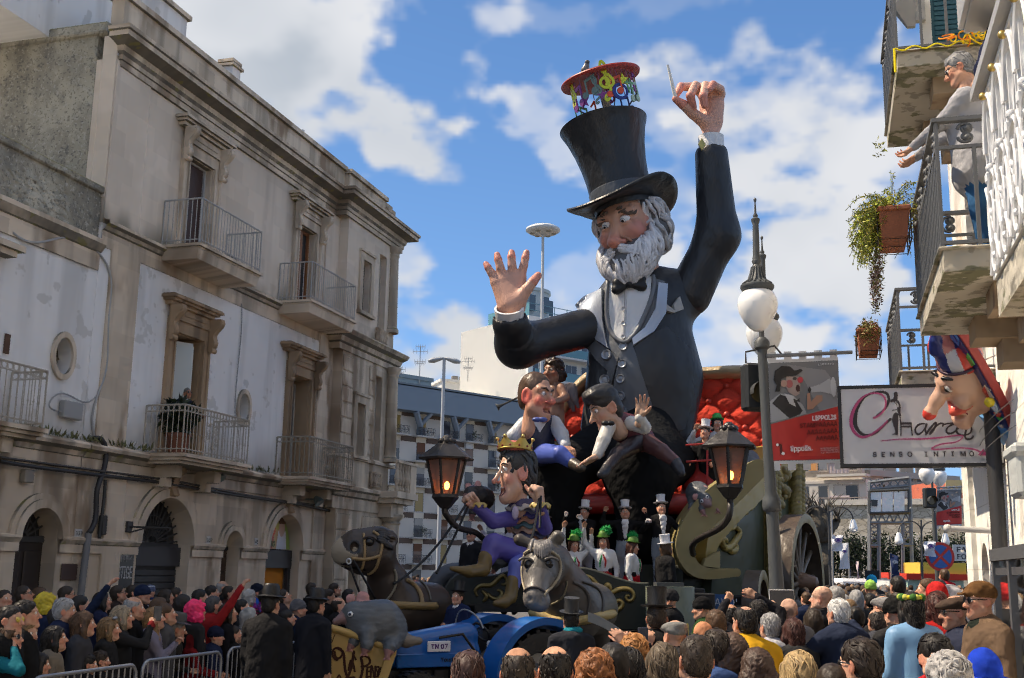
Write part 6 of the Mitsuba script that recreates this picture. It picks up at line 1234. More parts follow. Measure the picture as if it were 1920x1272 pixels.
def hair_m(st,res):
 if(st,res)in _hr:return _hr[st,res]
 s=SD();w=(1,1,1);amp,fr=.006,(60,60,22)
 def base(k=1.):s.ell((0,-.014,.042),(.083*k,.103*k,.088*k),w).ell((0,-.05,-.015),(.075*k,.06*k,.075*k),w,.03)
 face=lambda:s.cut((0,.118,-.04),(.084,.088,.108),.015)
 ears=lambda:[s.cut((x*.1,.0,-.03),(.032,.03,.042),.01)for x in(-1,1)]
 if st in('short','crop','back'):base(1.0 if st!='crop' else.965);face();ears();s.cut((0,0,-.13),(.12,.14,.062),.01);amp=.005 if st=='short' else.0025
 elif st=='bald':base(.955);face();ears();s.cut((0,.02,.125),(.078,.098,.08),.02);s.cut((0,0,-.13),(.12,.14,.062),.01);amp=.003
 elif st=='thin':base(.97);face();ears();s.cut((0,-.03,.135),(.05,.055,.055),.02);s.cut((0,0,-.13),(.12,.14,.062),.01);amp=.005
 elif st in('long','bob'):
  base(1.03);e=-.12 if st=='bob' else-.24
  for x in(-1,1):s.chain([(x*.068,.02,.03),(x*.082,-.005,-.06),(x*.08,-.01,e)],[.03,.03,.022 if st=='bob' else.03],w,.02)
  s.cap((0,-.06,0),(0,-.08,e),.078,.06,w,.03);face();amp,fr=.007,(55,55,12)
 elif st=='curly':base(1.16);s.cap((-.06,-.04,-.05),(.06,-.04,-.05),.06,.06,w,.03);face();amp,fr=.022,(38,38,38)
 elif st=='wig':base(1.3);s.cap((-.07,-.03,-.06),(.07,-.03,-.06),.075,.075,w,.03);face();amp,fr=.028,(34,34,34)
 elif st=='hood':base(1.1);s.cap((0,-.05,0),(0,-.07,-.16),.09,.1,w,.05);s.cut((0,.13,-.03),(.078,.1,.105),.01);amp,fr=.006,(12,12,12)
 elif st=='fur':base(1.22);s.cap((-.05,-.05,-.05),(.05,-.05,-.05),.085,.085,w,.03);face();amp,fr=.012,(70,70,70)
 elif st=='beanie':s.ell((0,-.012,.05),(.09,.108,.1),w).cap((0,-.03,.02),(0,.03,.035),.088,.082,w,.02);s.cut((0,0,-.09),(.2,.2,.095),.004);amp,fr=.004,(30,30,90)
 elif st=='cap':s.ell((0,-.008,.05),(.09,.11,.082),w).cap((-.04,.09,.05),(.04,.09,.05),.012,.012,w,.02).cap((-.03,.14,.04),(.03,.14,.04),.01,.01,w,.05);s.cut((0,0,-.1),(.2,.2,.128),.004);amp=.001
 elif st=='flat':s.ell((0,.01,.066),(.1,.125,.042),w,0,rotm('x',-14)).ell((0,.095,.035),(.07,.05,.014),w,.02).ell((0,-.02,.045),(.087,.1,.05),w,.02);amp,fr=.003,(25,25,25)
 _hr[st,res]=disp(s.mesh(res),amp,fr,len(_hr));_hs[st]=s;return _hr[st,res]
_hs,_hl={},{}
def hair_locks(st,v):
 """loose strands laid over a head of hair"""
 if(st,v)not in _hl:
  s=_hs[st];r=np.random.default_rng(v+5);lo,hi=s.bounds();P=lo+(hi-lo)*r.random((1500,3));f=s.ev(P);g=s.grad(P);P=P-g*f[:,None];P=P[(np.abs(s.ev(P))<.003)];n=dict(curly=170,long=190,bob=170).get(st,150);P=P[:n];n=len(P);cur=60. if st=='curly' else 10.
  D=np.stack([P[:,0]*3,np.where(P[:,1]>.03,.5,-.7),np.where(P[:,2]>.09,-.15,-.9)],1)+r.normal(0,.28,(n,3));L_=dict(short=.042,crop=.02,long=.12,bob=.085,curly=.07,back=.06,thin=.04,bald=.025).get(st,.04)*r.uniform(.7,1.3,n)
  k=r.uniform(.55,1.7,(n,1))*np.ones(3);_hl[st,v]=locks(s,P,D,L_,.0052 if st!='crop' else.003,5,.35,cur*r.uniform(-1,1,n),k,4)
 return _hl[st,v]
HATS=dict(top=[(.078,0),(.13,.012),(.132,.018),(.126,.02),(.082,.012),(.079,.02),(.078,.12),(.085,.165),(0,.168)],fedora=[(.08,0),(.145,-.012),(.147,-.006),(.085,.012),(.084,.03),(.08,.1),(.06,.125),(0,.115)],bowler=[(.08,0),(.118,.006),(.12,.014),(.085,.01),(.084,.03),(.078,.08),(.05,.11),(0,.12)])
def ik(a,b,l1,l2,pole):
 d=b-a;L=np.linalg.norm(d);d=d/(L+1e-9);L=min(L,(l1+l2)*.995);x=(l1*l1-l2*l2+L*L)/(2*L);y=math.sqrt(max(l1*l1-x*x,0));p=pole-d*(pole@d);p/=np.linalg.norm(p)+1e-9;return a+d*x+p*y,a+d*L
ARMS=dict(down=((.24,.04,.80),(.24,.04,.80)),phone=((.06,.34,1.52),(.06,.36,1.5)),up1=((.22,.30,1.86),(.2,.06,.95)),up2=((.36,.12,1.78),(.36,.12,1.78)),rail=((.22,.36,1.06),(.2,.36,1.06)),clap=((.03,.3,1.3),(.03,.3,1.3)),camera=((.05,.2,1.56),(.06,.2,1.56)),cheek=((.09,.12,1.5),(.2,.25,1.0)),point=((.3,.45,1.62),(.22,.1,.9)),pocket=((.23,.12,.95),(.23,.12,.95)),front=((.1,.28,1.05),(.1,.28,1.08)),greet=((.30,.22,1.36),(.30,.22,1.36)))
def spot(px,py,z):
 d=ray(px,py);return CAM+d*((z-CAM[2])/d[2])
def person(label,px,py,z=1.58,Y=None,yaw=150,look=(0,12),coat=(.02,.02,.022),pants=(.02,.022,.03),skin='a',hair=('short','dark'),hat=None,arms='down',sex='m',group=None,ground=0.,lod=1,lean=0.,extra=None,skirt=None,bust=False,cuffs=None,hands=None,shirt=None,glasses=False,hem=False,finish='cloth',k=None,width=1.):
 """the head's centre is seen at (px, py); it stands z metres high (or Y metres down the street)"""
 P=at(px,py,Y)if Y else spot(px,py,z);k=k or max((P[2]-ground)/1.6,.55);hz=P[2];s=SD();S_=A(SK_[skin])if isinstance(skin,str)else A(skin);S_=tuple(S_*(.9+.2*rng.random()));key=thing('person',label,'person',group)
 coat=tuple(coat);f=.93 if sex=='f' else 1.;f*=width;W=(lambda p:p)
 res_b,res_h=((.05,.0185),(.04,.0135),(.033,.0095))[lod]
 ln=A([0,math.sin(math.radians(lean)),0])
 hip=A([0,0,.92]);sh=A([0,0,1.40])+ln*.5
 s.cap(hip+A([0,.0,.06]),hip+A([0,0,.28])+ln*.25,.155*f,.15*f,coat).cap(A([0,.01,1.16])+ln*.25,A([0,.0,1.33])+ln*.45,.152*f,.15*f,coat,.08).cap(sh+A([-.13*f,-.01,-.02]),sh+A([.13*f,-.01,-.02]),.085,.085,coat,.09)
 s.cap(sh+A([0,-.01,.02]),sh+A([0,.01,.085]),.075,.06,coat,.05)
 for x in(-1,1):s.cap((x*.085,0,.9),(x*.09,.01,.5),.095,.07,skirt or pants,.03).cap((x*.09,.01,.5),(x*.095,-.02,.1),.07,.05,pants,.02).cap((x*.095,-.03,.05),(x*.1,.11,.04),.045,.04,(.02,.018,.016),.02)
 s.cap((0,0,.98),(0,0,.78 if not skirt else.5),.165*f,.18*f if not skirt else.25,skirt or(pants if hem else coat),.06)
 if lod==2 and not skirt:
  s.chain([sh+A([.085*math.cos(t),-.005+.075*math.sin(t),.055+.02*math.sin(t*1.0+3.6)])for t in np.linspace(0,6.28,10)],[.022]*10,tuple(A(coat)*1.25),.01)
  if int(px)%2:s.ell(sh+A([0,-.125,.0]),(.125,.05,.085),coat,.03)
 if bust:s.ell(A([-.07,.11,1.26]),(.07,.06,.07),coat,.05).ell(A([.07,.11,1.26]),(.07,.06,.07),coat,.05)
 tg=ARMS[arms]if isinstance(arms,str)else arms;HN=[]
 for x,t in zip((-1,1),tg):
  if t is None:continue
  a=sh+A([x*.185*f,-.01,-.02]);b=A([x*t[0],t[1],t[2]])if t[2]<9 else A(t);e,b=ik(a,b,.29,.27,A([x*.6,-.5,-.9]));sl=coat
  s.cap(a,e,.068,.056,sl,.05).cap(e,b,.056,.042,sl,.02);d=(b-e)/(np.linalg.norm(b-e)+1e-9);HN.append((x,b,d));
  if not(lod and(hands or arms not in('down','pocket'))):s.cap(b,b+d*.1,.042,.036,S_,.01).cap(b+d*.08,b+d*.16,.034,.026,S_,.01)
  elif cuffs and cuffs!='glove':s.cap(b-d*.02,b+d*.015,.045,.047,cuffs,.005)
 if shirt:s.cap(sh+A([0,.075,-.16]),sh+A([0,.07,.04]),.06,.055,shirt,.01)
 R0=Frame(P*A([1,1,0])+A([0,0,ground]),yaw,0,0,k);off=R0 .R@(A([0,.03,0])+ln*.55)*k;R0 .P=R0 .P-off
 hk=k**.5*(1.04 if sex!='k' else 1.02);neck=1.55
 body=R0 .w(s.mesh(res_b))
 HFm=Frame(P,yaw-look[0],look[1]*-1,0,hk);hm=head_m(sex,res_h);HM=HFm.w(M(hm.v,hm.f,np.clip(hm.c*A(S_)/A(SKIN),0,1)))
 nk=SD().cap(HFm.pt((0,-.02,-.07)),R0 .pt(sh+A([0,-.0,.05])),.05*k,.062*k,S_).mesh(res_h*1.6)
 parts=[body,HM,nk]
 if lod:
  for x,b,d in HN:
   if hands or arms not in('down','pocket'):
    kd=hands or('grip' if arms in('phone','camera')else 'relaxed')
    z_=R0 .R@d;pal=R0 .R@(A([-x*.7,.4,-.2])if arms in('down','clap','phone','camera','cheek')else A([0,1,0]));hh=hand(R0 .pt(b),z_,pal,k*.98,kd,x<0,.0085,SKIN)
    parts.append(M(hh.v,hh.f,np.clip(hh.c*A(S_ if cuffs!='glove' else(.7,.7,.7))/A(SKIN),0,1)))
 if lod:ey=eyes(HFm,(0,-.05),HC['brown']);parts.append(ey)
 add('body',cat(parts),finish,parent=key,smooth=True)
 if hair:
  for st,cc in(hair if isinstance(hair[0],tuple)else[hair]):
   h=hair_m(st,res_h*1.1);c=A(HC[cc]if isinstance(cc,str)else cc);nm_={'hood':'hood','beanie':'beanie','cap':'cap','flat':'flat_cap','fur':'fur_hat','wig':'wig'}.get(st,'hair')
   if lod==2 and nm_=='hair':w_=hair_locks(st,int(px)%2);h=cat([h,w_])
   add(nm_,HFm.w(M(h.v,h.f,np.clip(h.c*c,0,1))),'hair' if st not in('beanie','cap','flat','hood')else 'cloth',parent=key,smooth=True)
 if hat:
  st,c=hat[:2];add('hat',HFm.w(lathe(HATS[st],28).sc(1,1.18,1).rot('x',-4).mv(0,-.01,.085)),'satin',c,parent=key,smooth=40)
  if len(hat)>2:add('hat_band',HFm.w(lathe([(.0805,.02),(.082,.022),(.081,.05),(.0795,.052)],24).sc(1,1.18,1).rot('x',-4).mv(0,-.01,.085)),'satin',hat[2],parent=key,smooth=40)
 if glasses:add('glasses',HFm.w(cat([lathe([(0,0),(.022,0),(.024,.004),(0,.005)],12).rot('x',90).mv(x*.031,.096,.0)for x in(-1,1)]+[tube([[x*.05,.093,.005],[x*.075,.06,.008],[x*.082,-.01,.005]],.003,4)for x in(-1,1)]+[tube([[-.012,.099,.004],[.012,.099,.004]],.003,4)])),'gloss',(.012,.012,.014),parent=key)
 R0 .head=HFm;R0 .key=key;R0 .hn=[(x,R0 .pt(b),R0 .R@d)for x,b,d in HN];return R0
def phone(P,label,yaw=0,c=(.015,.015,.018),w=.075,h=.15,tilt=0,screen=None):
 R=rotm('z',yaw)@rotm('x',tilt);k=add('phone' if w<.14 else 'tablet',cbx(-w/2,w/2,-.005,.005,-h/2,h/2,.004).tf(R,P),'gloss',c,label=label,cat_='phone' if w<.14 else 'tablet');add('screen',bx(-w/2+.006,w/2-.006,-.0065,-.0052,-h/2+.012,h/2-.012).tf(R,P),'gloss',screen or(.03,.035,.05),parent=k);return k
# ---------------------------------------------------------------- the crowd on the left, in the shade of the palazzo
GL_='spectators behind the barrier on the left'
NAVY,BLACK,CHAR,TEAL,BEIGE,REDC=(.012,.018,.045),(.008,.008,.009),(.022,.022,.024),(.01,.10,.13),(.13,.11,.085),(.20,.012,.014)
_bl0,_bl1=spot(60,1272,1.1),spot(560,1204,1.1)
def lp(label,px,py,z=1.58,yaw=-115,look=(0,14),coat=BLACK,hair=('short','dark'),front=False,**k):
 if 'Y' not in k and not front:k['Y']=max(spot(px,py,z)[1],_bl0[1]+(_bl1[1]-_bl0[1])*(px-60)/500+(.42 if k.get('sex')!='k' else.3))
 return person(label,px,py,z,yaw=yaw+rng.uniform(-8,8),look=look,coat=jit(coat,.2),hair=hair,group=GL_,ground=k.pop('ground',0),**k)
lp('dark-haired man cut off at the left edge of the crowd',8,1125,1.62,-60,coat=(.02,.018,.016))
lp('man in black sunglasses looking up, in front of the left arched door',45,1116,1.66,-110,(0,20),glasses=True)
lp('woman in sunglasses with long brown hair, left of the yellow curls',76,1118,1.62,-110,hair=('long','brown'),sex='f',glasses=True,coat=(.03,.03,.05))
q=lp('person in a yellow curly wig with an orange scarf',88,1134,1.58,-130,hair=('wig',(.52,.40,.03)),coat=NAVY,shirt=(.6,.14,.01))
add('scarf',tube([q.pt(p)for p in([-.12,.12,1.5],[-.16,.1,1.3],[-.1,.16,1.1])],.05,8)+tube([q.pt(p)for p in([.1,.13,1.5],[.13,.12,1.3],[.02,.18,1.12])],.045,8),'cloth',(.55,.10,.012),parent=q.key,smooth=True)
lp('man in dark-framed glasses behind the grey-haired man',126,1117,1.66,-115,glasses=True)
lp('grey-haired man in a dark coat looking right',122,1146,1.62,-105,(0,4),hair=('short','grey'),coat=NAVY,lod=2)
lp('black-haired man in profile near the left edge',50,1153,1.64,-95,(0,10),hair=('short','black'),lod=2)
q=lp('man in mirrored yellow sunglasses at the left edge',20,1163,1.62,-85,(0,5),hair=('crop','black'),lod=2);add('visor',q.head.w(cat([ball(.03,2,(.5,.38,.06)).sc(1,.4,.8).mv(x*.033,.088,.0)for x in(-1,1)])),'gloss',parent=q.key,smooth=True)
lp('woman in a teal coat resting her cheek in her hand',20,1196,1.5,-80,(0,8),coat=(.01,.13,.17),hair=('bob','brown'),sex='f',arms='cheek',lod=2,glasses=True)
lp('woman with a light brown fringe and bob, beside the teal coat',50,1190,1.52,-75,(0,8),coat=CHAR,hair=('bob','light'),sex='f',lod=2)
lp('woman in a beige quilted jacket with black hair',104,1198,1.5,-110,(0,10),coat=(.17,.145,.115),hair=('bob','black'),sex='f',lod=2)
lp('woman with long brown hair in a charcoal padded coat',158,1170,1.56,-110,(0,8),coat=(.035,.035,.04),hair=('long',(.07,.038,.02)),sex='f',lod=2)
q=lp('woman with sunglasses pushed up on her wavy light brown hair',206,1180,1.54,-105,(0,8),coat=CHAR,hair=('bob','light'),sex='f',lod=2);add('sunglasses',q.head.w(cat([ball(.03,2,(.3,.33,.36)).sc(1.2,.8,.6).mv(x*.04,.06,.11)for x in(-1,1)])),'metal',parent=q.key,smooth=True)
q=lp('woman with grey-blond hair filming on her phone',230,1158,1.58,-115,(0,10),coat=(.02,.02,.022),hair=('bob',(.24,.19,.13)),sex='f',arms='phone',lod=2,cuffs=(.22,.02,.02));phone(q.hn[0][1]+A([.05,.05,.12]),'smartphone held up by the grey-blond woman',20,w=.085,h=.16)
lp('bearded man in sunglasses in front of the shop sign',222,1114,1.66,-115,(0,18),glasses=True,arms='phone',coat=(.03,.02,.018))
q=lp('dark-haired person in a navy sleeve reaching up with a small camera',152,1137,1.6,-120,(0,10),coat=(.012,.02,.05),arms='up1',hair=('short','black'));
lp('bald man with grey stubble behind the filming woman',251,1141,1.62,-110,(0,6),hair=('bald','grey'),lod=2)
lp('man in a navy knit hat in front of the roller shutter',268,1116,1.66,-100,(0,8),hair=('beanie',(.012,.02,.05)))
q=lp('child carried on a shoulder in a striped blue and white knit hat and scarf',282,1110,None,-70,(0,5),Y=19.6,coat=(.03,.04,.09),hair=('beanie',(.10,.12,.2)),sex='k',k=.62)
for i in range(3):add('stripe',q.head.w(lathe([(.092,0),(.094,.008),(.09,.016)],20).sc(1,1.18,1).mv(0,-.012,.03+i*.035)),'cloth',(.5,.53,.58),parent=q.key,smooth=True)
add('scarf',cat([q.head.w(lathe([(.07,0),(.085,.02),(.07,.04)],16).mv(0,0,-.16-.05*i).col((.45,.48,.52)if i%2 else(.03,.05,.14)))for i in range(5)]),'cloth',parent=q.key,smooth=True)
lp('blond woman clasping her hands below her chin',290,1160,1.55,-105,(0,14),coat=(.16,.15,.2),hair=('long',(.22,.13,.06)),sex='f',arms='clap',lod=2)
lp('dark-haired child at the bottom left corner',74,1247,1.22,-110,(0,4),hair=('bob','black'),sex='k',lod=2)
lp('child with glittering hair leaning on the barrier, left one of two',165,1246,1.25,-110,(0,2),hair=('short','black'),sex='k',lod=2,arms='rail');lp('child with glittering hair leaning on the barrier, right one of two',189,1240,1.28,-110,(0,6),hair=('short','dark'),sex='k',lod=2,arms='rail')
lp('black-haired woman looking up left of the pink wig',345,1134,1.6,-115,(0,12),hair=('bob','black'),sex='f',coat=(.03,.035,.04))
lp('woman in dark clothes in front of the shutter edge',312,1120,1.6,-110,hair=('bob','dark'),sex='f');lp('person with purple-tinted glasses beside the shutter',331,1117,1.62,-110,(0,14),coat=(.05,.012,.025),glasses=True)
lp('older man in a grey felt hat leaning over the barrier',333,1180,1.6,-110,(0,-6),hair=('crop','grey'),hat=('fedora',(.055,.055,.058)),coat=(.03,.027,.022),arms='rail',lod=2,lean=16)
lp('person in a bright pink curly wig',368,1148,1.55,-125,hair=('wig',(.75,.03,.13)),coat=CHAR)
lp('man in black holding a camera above the pink wig',376,1122,1.64,-110,(0,14),hair=('short','black'),arms='camera')
lp('man in a red jacket raising a camera',402,1136,1.6,-120,(0,16),coat=REDC,hair=('crop',(.05,.05,.055)),arms='up1',lod=2)
lp('child in a red coat behind the barrier',369,1199,1.42,-100,(0,2),coat=REDC,hair=('hood',(.14,.012,.015)),sex='k',lod=2,arms='rail')
lp('child in a navy knit hat and navy jacket behind the barrier',405,1194,1.44,-100,(0,4),coat=NAVY,hair=('beanie',(.010,.014,.035)),sex='k',lod=2)
lp('bald man standing by the narrow door',418,1103,1.72,-100,(0,10),hair=('bald','grey'),ground=.13);lp('man in black taking a picture from the doorstep',439,1079,1.9,-100,(0,8),hair=('short',(.09,.09,.09)),arms='camera',ground=.3)
lp('man with a phone to his face left of the rainbow garland',430,1113,1.64,-100,(0,14),coat=(.05,.018,.015),arms='phone')
q=lp('grey curly-haired person in a rainbow feather garland',468,1122,1.6,-140,hair=('curly',(.34,.33,.32)),coat=(.03,.03,.03),ground=0)
r1=np.random.default_rng(77);add('garland',cat([leaves(q.pt([.2*math.cos(a),.14*math.sin(a)-.02,1.42+.04*math.sin(3*a)]),A([.07,.07,.07]),70,.07,[c],300+i)for i,(a,c)in enumerate(zip(np.linspace(0,6.28,12),[(.6,.03,.15),(.6,.25,.02),(.55,.5,.03),(.05,.4,.08),(.03,.2,.5),(.35,.03,.35)]*2))]),'leaf',parent=q.key)
lp('man in a navy cap and bright blue jacket',483,1110,1.66,-105,(0,8),coat=(.012,.06,.30),hair=('beanie',(.012,.016,.03)),arms='cheek');lp('child in a pale grey hood in front of the garland',468,1157,1.45,-125,hair=('hood',(.30,.31,.31)),coat=(.2,.2,.21),sex='k')
lp('woman holding a camera behind the black coat',455,1140,1.5,-110,coat=CHAR,hair=('short','black'),sex='f');lp('woman looking up in a dark red top',500,1118,1.62,-115,(0,16),sex='f',hair=('bob','black'),coat=(.10,.015,.02))
q=lp('tall man seen from behind in a long black coat and black hat, before the barrier',508,1134,1.7,-150,(0,0),front=True,coat=(.012,.012,.013),skirt=(.012,.012,.013),hair=('crop','black'),hat=('fedora',(.008,.008,.009)),lod=2,width=1.2)
lp('man tilting his head far back to see the float',532,1120,1.62,-105,(0,30),coat=(.03,.025,.03));lp('woman with a glittering hat beside the black coat',560,1143,1.56,-110,(0,12),hair=('beanie',(.10,.10,.11)),sex='f',coat=NAVY)
lp('man in a dark hat and white collar seen from behind',594,1136,1.64,-150,(0,0),front=True,coat=(.012,.013,.018),hair=('crop','black'),hat=('fedora',(.012,.012,.013)),lod=2,shirt=(.5,.5,.5),width=1.15)
lp('dark-haired man in profile by the bay of the palazzo',585,1106,1.68,-95,(0,6));lp('dark-haired man behind the horse reins',616,1120,1.64,-100,(0,6));lp('bald man rubbing his face behind the barrier',636,1136,1.58,-100,hair=('bald','dark'),arms='cheek')
lp('young man looking up under the left horse',628,1106,1.68,-105,(0,14));lp('woman in black beside the left horse',655,1118,1.6,-100,sex='f',hair=('bob','black'));lp('person in a black jacket behind the brown wig',250,1112,1.64,-110);lp('woman with brown hair between the two bald men',300,1140,1.58,-110,sex='f',hair=('bob','brown'))
lp('person in a dark jacket below the arched door',110,1160,1.5,-110,hair=('short','black'));lp('woman in dark blue behind the bearded man',192,1128,1.6,-110,sex='f',hair=('bob','black'),coat=NAVY);lp('man in black beside the doorstep photographer',398,1113,1.66,-105,hair=('short','black'))
lp('woman in black behind the red jacket',428,1150,1.55,-110,sex='f',hair=('bob','dark'));lp('man in a grey jacket behind the felt hat',312,1152,1.58,-110,coat=(.06,.06,.065),hair=('short','brown'));lp('dark figure between the black coat and the barrier',540,1160,1.5,-120,hair=('short','black'));lp('boy in a dark jacket by the barrier end',440,1190,1.42,-110,hair=('short','dark'),sex='k')
# crowd barriers
STEEL=(.30,.31,.33)
def barrier(a,b,label):
 a,b=A([*a,0.]),A([*b,0.]);k=thing('crowd_barrier',label,'barrier','steel crowd barriers in a row');d=(b-a)/np.linalg.norm(b-a);L_=np.linalg.norm(b-a);up=A([0,0,1.]);rr=.12
 P=[a+up*.12]+[a+up*(1.1-rr)+d*0]+[a+d*rr*(1-math.cos(t))+up*(1.1-rr+rr*math.sin(t))for t in np.linspace(.3,1.57,5)]+[b-d*rr*(1-math.cos(t))+up*(1.1-rr+rr*math.sin(t))for t in np.linspace(1.57,.3,5)]+[b+up*(1.1-rr),b+up*.12]
 add('frame',tube(P,.02,8),'metal',STEEL,parent=k,smooth=True);add('rail',tube([a+up*.15,b+up*.15],.016,8),'metal',STEEL,parent=k,smooth=True)
 for q in np.linspace(.06,.94,15):add('bar',tube([a+d*L_*q+up*.15,a+d*L_*q+up*1.1],.0085,6),'metal',STEEL,parent=k)
 n=A([-d[1],d[0],0]);[add('foot',tube([a+d*L_*q-n*.3,a+d*L_*q-n*.25+up*.14,a+d*L_*q+n*.25+up*.14,a+d*L_*q+n*.3],.016,6),'metal',STEEL,parent=k)for q in(.12,.88)]
def gz(px,py,z=1.1):q=spot(px,py,z);return q[0],q[1]
B0,B1,B2,B3=gz(60,1272),gz(256,1246),gz(268,1240),gz(415,1222)
barrier(B0,B1,'steel crowd barrier nearest the left corner');barrier(B2,B3,'steel crowd barrier below the man in the felt hat');B4,B5=gz(428,1216),gz(560,1204);barrier(B4,B5,'steel crowd barrier partly hidden by the tall black coat')
# ---------------------------------------------------------------- the crowd on the right, in the sun
GR_='spectators in the sun on the right'
def rp_(label,px,py,z=1.6,yaw=165,look=(0,6),coat=CHAR,hair=('short','dark'),**k):return person(label,px,py,z,yaw=yaw+rng.uniform(-6,6),look=look,coat=jit(coat,.15),hair=hair,group=GR_,**k)
rp_('bald man at the bottom edge below the tractor wheel',971,1262,1.6,175,hair=('bald','dark'),skin='b',lod=2);rp_('bald man with a dark fringe at the bottom, left of the orange curls',1040,1258,1.6,175,hair=('bald','black'),skin='b',lod=2)
rp_('woman with frizzy copper curls at the bottom edge',1113,1268,1.55,175,hair=('curly','red'),sex='f',lod=2,k=1.0);rp_('dark hair sprinkled with confetti at the bottom edge',877,1268,1.56,175,hair=('short',(.05,.025,.02)),lod=2)
q=rp_('woman with golden curls raising a smartphone',1188,1228,1.55,175,hair=('curly','orange'),sex='f',lod=2,coat=BLACK,arms=((.0,.30,1.66),(.02,.32,1.64)));phone(at(1206,1197,q.P[1]+.38),'dark smartphone raised by the woman with golden curls',8,(.03,.032,.05),tilt=-6)
rp_('woman with glossy black hair and confetti at the bottom',1177,1258,1.55,172,hair=('bob','black'),sex='f',lod=2);rp_('woman with streaked ash-brown hair and confetti',1242,1246,1.56,172,hair=('long',(.10,.075,.05)),sex='f',lod=2)
q=rp_('man in a grey flat cap holding a phone in a yellow case',1265,1192,1.6,150,hair=('flat',(.20,.20,.19)),lod=2,arms=((.02,.34,1.52),(.1,.3,1.5)));phone(at(1283,1186,q.P[1]+.42),'smartphone in a yellow case',4,(.5,.42,.03),tilt=-4)
rp_('sunburnt bald man between the flat cap and the blue hoodie',1318,1194,1.6,172,hair=None,skin=(.48,.22,.12),lod=2);rp_('short-haired man with protruding ears, nearest the camera',1304,1238,1.66,176,(0,2),hair=('crop','dark'),lod=2,coat=(.03,.028,.025))
rp_('man with thick dark hair behind the protruding ears',1341,1218,1.62,172,hair=('short','dark'),lod=2,coat=(.03,.06,.16));rp_('man with cropped brown hair in a pale blue hoodie',1341,1172,1.68,165,hair=('crop','brown'),coat=(.24,.32,.46),lod=2)
rp_('balding man in a bright yellow jacket',1396,1168,None,160,(0,2),hair=('thin','black'),coat=(.60,.33,.015),lod=2,width=1.25,Y=9.6);rp_('bald man in front of the blue poster',1370,1156,1.66,168,hair=('bald','black'),skin='b',arms='phone',coat=BLACK,lod=2)
rp_('woman in a big brown fur hat',1371,1230,1.58,172,hair=('fur',(.075,.045,.032)),sex='f',lod=2);rp_('person in a brown fur collar at the bottom edge',1418,1258,1.5,172,hair=('fur',(.06,.036,.026)),sex='f',lod=2)
rp_('man in a black knit hat and green-trimmed jacket',1316,1142,1.68,110,(0,0),hair=('beanie',(.01,.01,.011)),coat=(.02,.05,.015));rp_('man in a black top hat and cloak before the grey cylinder',1232,1160,1.72,185,(0,0),hair=('crop','dark'),hat=('top',(.012,.012,.013)),coat=BLACK,width=1.15,lod=2)
rp_('figure in black with a sequinned black cap',1256,1126,1.74,110,(0,0),hair=('beanie',(.02,.02,.022)),coat=BLACK);rp_('photographer in black raising a camera with both arms',1420,1150,None,165,(0,8),hair=('short','black'),coat=(.015,.015,.018),arms=((.1,.2,1.75),(.2,.25,1.7)),lod=2,Y=12)
q=rp_('bald man raising a white-framed tablet behind the lamp post',1478,1146,None,165,hair=None,skin='c',coat=(.16,.16,.17),arms=((.08,.38,1.6),(.14,.38,1.6)),lod=2,Y=12.3);phone(at(1466,1124,q.P[1]+.5),'white-framed tablet held up beside the lamp post',14,(.6,.6,.6),.3,.21,-5)
rp_('grey-haired man in a pale shirt left of the lamp post',1443,1176,1.62,165,hair=('short','grey'),coat=(.4,.4,.42),lod=2);rp_('woman with auburn hair right of the lamp post',1487,1186,1.58,170,hair=('bob',(.05,.018,.014)),sex='f',lod=2)
q=rp_('white-haired man in a navy jacket pointing at the float',1571,1150,None,158,(0,8),hair=('back','white'),coat=(.016,.022,.045),lod=2,arms=((.52,.42,1.5),(.3,.3,1.35)),hands='point',width=1.25,Y=11.3)
rp_('bald man behind the white hair',1540,1122,None,120,(0,6),hair=None,skin='c',Y=13);rp_('grey-haired man behind the white hair',1566,1122,None,160,hair=('short','grey'),coat=(.05,.05,.055),Y=13.5);rp_('blond woman at the bottom edge right of the yellow jacket',1497,1264,1.55,172,hair=('bob','blond'),sex='f',lod=2)
rp_('shaven-headed man in a dark leather jacket',1644,1166,1.66,172,(0,0),hair=('bald',(.05,.04,.035)),skin='b',coat=(.028,.032,.042),finish='satin',lod=2,width=1.15)
rp_('person in a black knit hat and white hood',1677,1150,None,165,(0,-4),hair=('beanie',(.012,.012,.012)),coat=CHAR,shirt=(.5,.5,.5),lod=2,Y=11.4);rp_('grey-capped person left of the black knit hat',1655,1142,None,165,hair=('flat',(.25,.25,.25)),Y=12.2)
q=rp_('dark-haired woman in a pale blue satin gown with a yellow flower crown',1708,1140,None,178,(0,0),coat=(.16,.32,.52),skirt=(.16,.32,.52),pants=(.16,.32,.52),hair=('long','black'),sex='f',finish='satin',lod=2,arms='down',Y=10.8)
add('flower_crown',q.head.w(cat([ball(.02+.006*(i%3),1,[(.6,.5,.03),(.5,.5,.1),(.05,.15,.03)][i%3]).mv(.085*math.cos(a),.1*math.sin(a)-.01,.085)for i,a in enumerate(np.linspace(0,6.1,18))])),'matte',parent=q.key,smooth=True)
rp_('woman in a long red dress with very long hair',1757,1138,None,175,(0,0),coat=(.30,.012,.012),skirt=(.30,.012,.012),hair=('long',(.05,.015,.012)),sex='f',lod=2,Y=11.2);rp_('person in a red velvet hat behind the red dress',1756,1120,None,175,hair=('beanie',(.45,.02,.02)),Y=12.4)
